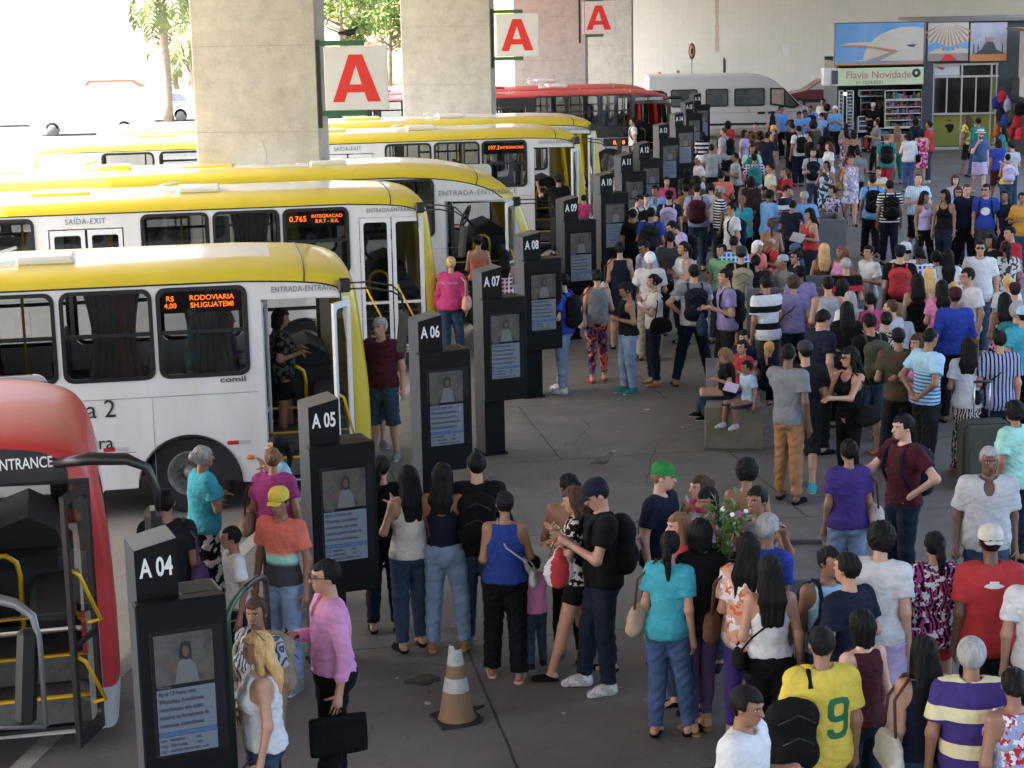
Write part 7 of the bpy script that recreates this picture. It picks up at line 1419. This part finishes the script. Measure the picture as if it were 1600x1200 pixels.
1492 273 1.62 0|f1.1 0|bob/b|tank lavender:vert:sky|jeans denim|flat black|dd walk 0,0||person in pale striped sleeveless top with short brown hair
1510 286 1.77 8|m1.15 0|buzz/b|tee navy|pants black|sneaker black|dd walk -5,10|belt=black|person in navy blue polo and black trousers walking forward
1541 287 1.79 -15|m1 1|short/k|tee royal|jeans dgrey|flat black|dd walk -20,0|shades,pack=navy|person in bright blue printed t-shirt and sunglasses
1572 297 1.66 -20|f1.1 2|bun/k|tee navy|jeans ddenim|flat black|bh walk -15,0||person in dark blue top, hand on hip, at right
1597 300 1.65 0|f1.1 2|bun/k|loose mustard|jeans denim|flat black|bb walk 0,0||person in mustard top cut off by the right edge
1392 281 1.76 178|m1.1 2|short/k|tee black:thin:white|jeans ddenim|flat black|dd walk 0,0|pack=black|person in black and white thin striped t-shirt walking away
1362 272 1.76 180|m1.1 2|short/k|loose sky|pants black|flat black|dd walk 0,0|pack=black|person in sky blue shirt with drawstring pack walking away
1372 261 1.56 0|m.95 1|short/k|tee offwhite:wide:mustard|jeans charcoal|flat black|bb walk 0,0||child in white and yellow t-shirt behind the blue shirt
835 110 1.70 0|m1 1|short/k|tee grey|jeans charcoal|flat black|dd stand 0,0||person far behind the white van wearing grey
1180 398 1.62 178|m1 2|short/k|tee charcoal|jeans black|flat black|bb stand 0,0||person with round dark hair right of the headphones wearer
1222 398 1.60 -60|m.95 2|cap/k/cap:lgrey|tee grey|jeans black|flat black|bb stand 0,0||person in pale grey cap before the bench wall sunglasses wearer
1245 378 1.58 -90|m.95 2|cap/k/cap:mdenim|tee mdenim|jeans black|flat black|bb stand 0,30||person in blue cap bowing below the newspaper reader
1574 430 1.58 178|f1 1|bun/y|tee white|jeans denim|flat black|bb stand 0,0||person with fair hair tied up behind the dark red cap
1239 312 1.60 150|m1 2|short/k|tee navy|jeans black|flat black|bb stand 0,20||dark haired person between the two sky blue backs
1204 341 1.60 178|f1.1 2|tail/b|tank tan|jeans black|flat black|bb stand 0,0||person in tan tank top with brown ponytail
1322 193 1.55 175|f1 1|bun/k|tee grey|jeans black|flat black|bb stand 0,0||person with hair bun right of the counter table
1150 238 1.66 -90|m1 2|short/k|tee lgrey|jeans charcoal|flat black|bb stand 0,0||person in light grey t-shirt left of the mint youth
985 326 1.66 -150|m1 2|short/k|tee black|jeans black|flat black|bb stand 0,0||person all in black close to the A 10 totem
1113 291 1.40 178|m.9 1|short/k|tee cream|jeans charcoal|flat black|bb stand 0,0||small child behind the cream top with the diagonal strap
1194 291 1.66 -20|m1 3|short/k|tee charcoal|jeans black|flat black|bb stand 0,0||dark person behind the sky blue shirt leaning to the counter
1408 474 1.58 175|f1 1|bob/l|tee lgrey|jeans denim|flat black|bb stand 0,0||person with light brown hair behind the cropped grey t-shirt one
1494 440 1.42 175|f1 0|bun/y|tee pink|jeans denim|flat black|bb stand 0,0||fair haired child between pink polo and maroon cap
1589 474 1.62 178|m1 1|curly/g|tee teal|jeans denim|flat black|bb stand 0,0||person with grey curls under the yellow pack
1434 521 1.64 -60|f1 1|bob/b|tee pink|jeans black|flat black|bb stand 0,0||person with brown hair peeking behind the light blue striped t-shirt
1499 291 1.66 -10|f1 1|bob/b|tee lblue|jeans ddenim|flat black|dd stand 0,0|shades|person in sunglasses between striped top and navy polo
1406 512 1.70 178|m1 2|short/k|tee olive:camo:brown|jeans charcoal|flat black|bb stand 0,0||person in brown camouflage t-shirt behind the denim shorts
1340 232 1.66 178|m1 2|short/k|tee grey|jeans charcoal|flat black|bb stand 0,0||person in grey t-shirt behind the white summer dress
1112 225 1.70 175|m1 2|short/k|tee lgrey|jeans charcoal|flat black|bb stand 0,0||person in light grey beyond the old white shirt
1075 262 1.66 178|f1 2|long/k|tee olive|jeans charcoal|flat black|bb stand 0,0||long haired person in olive beyond the tan top
1227 262 1.64 -60|f1 1|tail/b|tee crimson|jeans denim|flat black|bb stand 0,0||person in crimson top between white t-shirt and striped polo
1154 566 1.08 -62|m.9 2|short/k|tee lblue:speck:lgrey|bermuda denim|sneaker white:zebra:lgrey|db sit -10,5|paperR=lavender|boy in pale printed t-shirt sitting on the end of the concrete bench
1159 537 1.25 -50|m1 1|short/k|tee red|jeans denim|sneaker white:zebra:lgrey|bb sit 0,0||youth in red t-shirt seated behind the boy on the bench
1136 551 1.22 -95|f1.1 1|bob/l|tee black|jeans denim|sneaker black|bf sit 0,35||seated person with streaked grey hair bowing the head
1162 521 1.28 -25|m1 1|short2/k|tee navy|jeans denim|sneaker black|bb sit 0,5||seated person in navy with tousled dark hair farthest on the bench
1210 544 1.18 150|f1.05 1|tail/o|tee navy|jeans black|flat black|bb sit 0,0||seated person with golden curly tied hair and navy top
1095 103 1.72 0|m1 1|short/b|tee teal|jeans charcoal|flat black|dd stand 0,0||person in teal shirt showing over the van roof
1087 109 1.65 -40|f1 0|bob/r|tee hotpink|jeans charcoal|flat black|dd stand 0,0||person with reddish hair showing over the van roof
1059 110 1.68 20|m1 1|short/k|tee grey|jeans charcoal|flat black|dd stand 0,0||dark haired person behind the van left of the round sign
1030 113 1.68 20|m1 1|cap/k/cap:red|tee red|jeans charcoal|flat black|dd stand 0,0||person in red cap above the rear of the van
1364 160 1.70 0|f1 1|cap/k/bap:offwhite|tee black|jeans black|flat black|bb stand 0,20||shop keeper in light cap among the racks of the kiosk
1374 157 1.70 0|m1 2|short/l|tee dgrey|jeans black|flat black|bb stand 0,10||shop keeper in grey behind the kiosk counter
6 8 1.70 0|m1 2|short/k|tee white|jeans charcoal|flat black|dd walk 0,0||farthest person in white at the top left of the sunny parking
36 3 1.75 0|m1 2|short/k|tee navy|jeans navy|flat black|dd walk 0,0||farthest person in dark blue crossing the sunny parking
52 6 1.70 180|f1 2|short/k|tee offwhite|jeans lgrey|flat black|dd walk 0,0||farthest person in pale clothes beside the dark blue one
"""
SKIP = ("835 110",)
POS = {'boy in pale printed': (2.92, 22.46), 'youth in red t-shirt seated': (2.95, 23.35), 'seated person with streaked': (2.72, 22.98), 'seated person with golden': (3.30, 23.4), 'seated person in navy': (3.05, 23.95)}
def parse(line, grp='people waiting and walking on the platform'):
    a = [q.strip() for q in line.split('|')]; x, y, h, yaw = [float(v) for v in a[0].split()]; sx, sk = a[1].split(); ar, lg, lk = a[6].split(); hy, hp = [float(v) for v in lk.split(',')]
    ar = ar.replace('l', 's')
    if ar.startswith('BB'): ar = 'B' + ar[2:]
    bag = a[7].replace('packB', 'packR').replace('totebL', 'toteL').replace('pack=', 'packL=').replace('front=', 'frontL=').replace('band', '')
    zo = .55 - .41 * h / 1.75 if lg == 'sit' else -.15 if x < 100 and y < 50 else 0.0
    ps = [v for k, v in POS.items() if a[8].startswith(k)]
    return dict(pos=(*ps[0], 0) if ps else None, zoff=zo, x=x, y=y, hgt=h, yaw=yaw, sx=sx, skin=int(sk), hair=a[2], top=a[3], bot=a[4], shoes=a[5], arms=ar, legs=lg, look=(hy, hp), bag=bag.replace('packL', 'pack').replace('frontL', 'front').replace('packR', 'pack') if bag else '', label=a[8], group=grp)
import os
LIM = int(os.environ.get('PLIM', '999'))
T1 = time.time()
lines = [l for l in TABLE.strip().splitlines() if not l.startswith(SKIP)]
for l in lines[:LIM]: person(**parse(l))
print('people', len(PEOPLE), 'figs', len(FIG), 'time', time.time() - T1)

def who(s): return [t for t in PEOPLE if s in t['label']][0]
def kid(t, n): return [c for c in t.children if c.name.split('.')[0] == n][0]
M_pw = mat('print_white', (.65, .65, .66), .7); M_pgn = mat('print_green', (.01, .12, .05), .7); M_por = mat('print_orange', (.6, .15, .05), .7, vary=.6, vscale=30, col2=(.6, .45, .1))
w9 = who('yellow football'); NP = [(-.45, .12), (-.35, .02), (-.15, .0), (.15, 0), (.35, .04), (.45, .15), (.45, .85), (.35, .97), (.15, 1), (-.15, 1), (-.35, .97), (-.45, .85), (-.45, .55), (-.35, .44), (-.15, .40), (.15, .40), (.22, .42), (.22, .20), (.12, .14), (-.12, .14), (-.2, .18), (-.22, .24), (-.45, .24)]; NH = [(-.2, .60), (-.12, .55), (.12, .55), (.2, .60), (.2, .80), (.12, .86), (-.12, .86), (-.2, .80)]
nq = lambda P_: [(x_ * .17 + .075, z_ * .27) for x_, z_ in P_]
print_on(w9, 'blouse', '', 1, M_pgn, 0, 1.07, True, poly=nq(NP), holes=[nq(NH)], nm='shirt_number')
w_ = who('backwards white cap with'); print_on(w_, 'blouse', '', 1, M_pw, 0, 1.36, True, poly=[(-.075, 0), (-.03, -.012), (.03, -.012), (.075, 0), (.05, .016), (.03, .02), (.035, .035), (-.03, .038), (-.035, .022), (-.055, .018)], nm='emblem')
w_ = who('navy cap looking'); print_on(w_, 't_shirt', 'SOUL', .075, M_pw, .0, 1.385, True, offset=.004)
w_ = who('bright blue printed'); print_on(w_, 't_shirt', '', 1, M_pw, 0, 1.25, False, poly=[(.09 * math.cos(a), .075 * math.sin(a)) for a in np.linspace(0, 2 * PI, 22)[:-1]])
w_ = who('boy in teal'); print_on(w_, 't_shirt', '', 1, M_por, 0, 1.15, False, poly=[(-.09, -.09), (.09, -.09), (.09, .10), (-.09, .10)])
w_ = who('hot pink jacket'); print_on(w_, 'long_sleeve_top', 'VOLUNTARIO', .05, M_pw, 0, 1.32, True, offset=.003)
w_ = who('two white armbands'); J = t_info[w_.name][0]; S, E, W = J['A'][1]
for k in (.56, .70): b = MB(); c_ = S + (E - S) * k; u_ = unit(E - S); b.tube([c_ - u_ * .011, c_ + u_ * .011], .078, n=16); b.build('arm_band', M_pw, kid(w_, 'jacket'))
# people inside buses
def inside(bx, by, u, v, z, **k): a = BUSA; person(0, 0, pos=(bx + u * math.cos(a) - v * math.sin(a), by + u * math.sin(a) + v * math.cos(a), 0), zoff=z - .15, group='passengers inside the buses', bag='', **k)
inside(-1.60, 20.8, -.98, .75, .58, hgt=1.62, yaw=100, sx='f1.15', skin=2, hair='bob/k', top='loose black:floral:olive', bot='mini black', shoes='flat black', arms='bb', legs='stand', look=(0, 10), label='person in dark leafy blouse climbing the steps of the nearest yellow bus')
inside(-1.60, 20.8, -1.62, 1.75, .78, hgt=1.70, yaw=100, sx='m1.1', skin=2, hair='short/k', top='tee mdenim', bot='pants charcoal', shoes='flat black', arms='bb', legs='sit', look=(0, 0), label='driver in blue shirt seated in the nearest yellow bus')
inside(-1.60, 20.8, -4.25, .55, .80, hgt=1.64, yaw=-80, sx='f1.1', skin=2, hair='long/k', top='tee crimson', bot='jeans denim', shoes='flat black', arms='bb', legs='sit', look=(0, 10), label='passenger in crimson t-shirt behind a window of the nearest yellow bus')
# leafy branches held up by the person in the orange flowered blouse
w_ = who('orange flowered blouse'); P = t_info[w_.name][2]; c0 = at_y(1128, 838, P.y + .33); t = thing('leafy_branches', 'bunch of green leafy branches with white blossoms held above the crowd', 'branches', (c0.x, c0.y, c0.z)); rn = random.Random(4); b = MB(); lf = MB(); fl = MB()
for i in range(15):
    az = rn.uniform(0, 2 * PI); sp_ = rn.uniform(.05, .30); hh = rn.uniform(.10, .32); q = [(0, 0, -.42), (.02 * math.cos(az), .02 * math.sin(az), -.2), (sp_ * .5 * math.cos(az), sp_ * .4 * math.sin(az), hh * .4), (sp_ * math.cos(az), sp_ * .7 * math.sin(az), hh)]; b.tube(q, [.006, .005, .004, .002], n=5)
    for j in range(30):
        f = rn.uniform(.25, 1); k_ = min(2, int(f * 3)); fr = f * 3 - k_; o_ = np.array(q[k_]) * (1 - fr) + np.array(q[k_ + 1]) * fr; d_ = unit((rn.gauss(0, 1), rn.gauss(0, 1), rn.gauss(.3, .6))); s_ = unit(np.cross(d_, (rn.random(), 0.2, 1))); L_ = rn.uniform(.05, .10); lf.add([o_, o_ + d_ * L_ * .5 + s_ * L_ * .22, o_ + d_ * L_, o_ + d_ * L_ * .5 - s_ * L_ * .22], [(0, 1, 2, 3)])
    if i < 4: fl.lathe([(0, .02), (.014, .014), (.018, 0), (.008, -.014)], 8, c=tuple(q[3]))
b.build('stems', mat('stem_green', (.10, .16, .05), .6), t); lf.build('leaves', mat('branch_leaf', (.09, .19, .04), .5, vary=.4, vscale=9), t, recalc=False); fl.build('blossoms', mat('blossom', (.75, .76, .70), .6), t)
print('script', time.time() - T0)
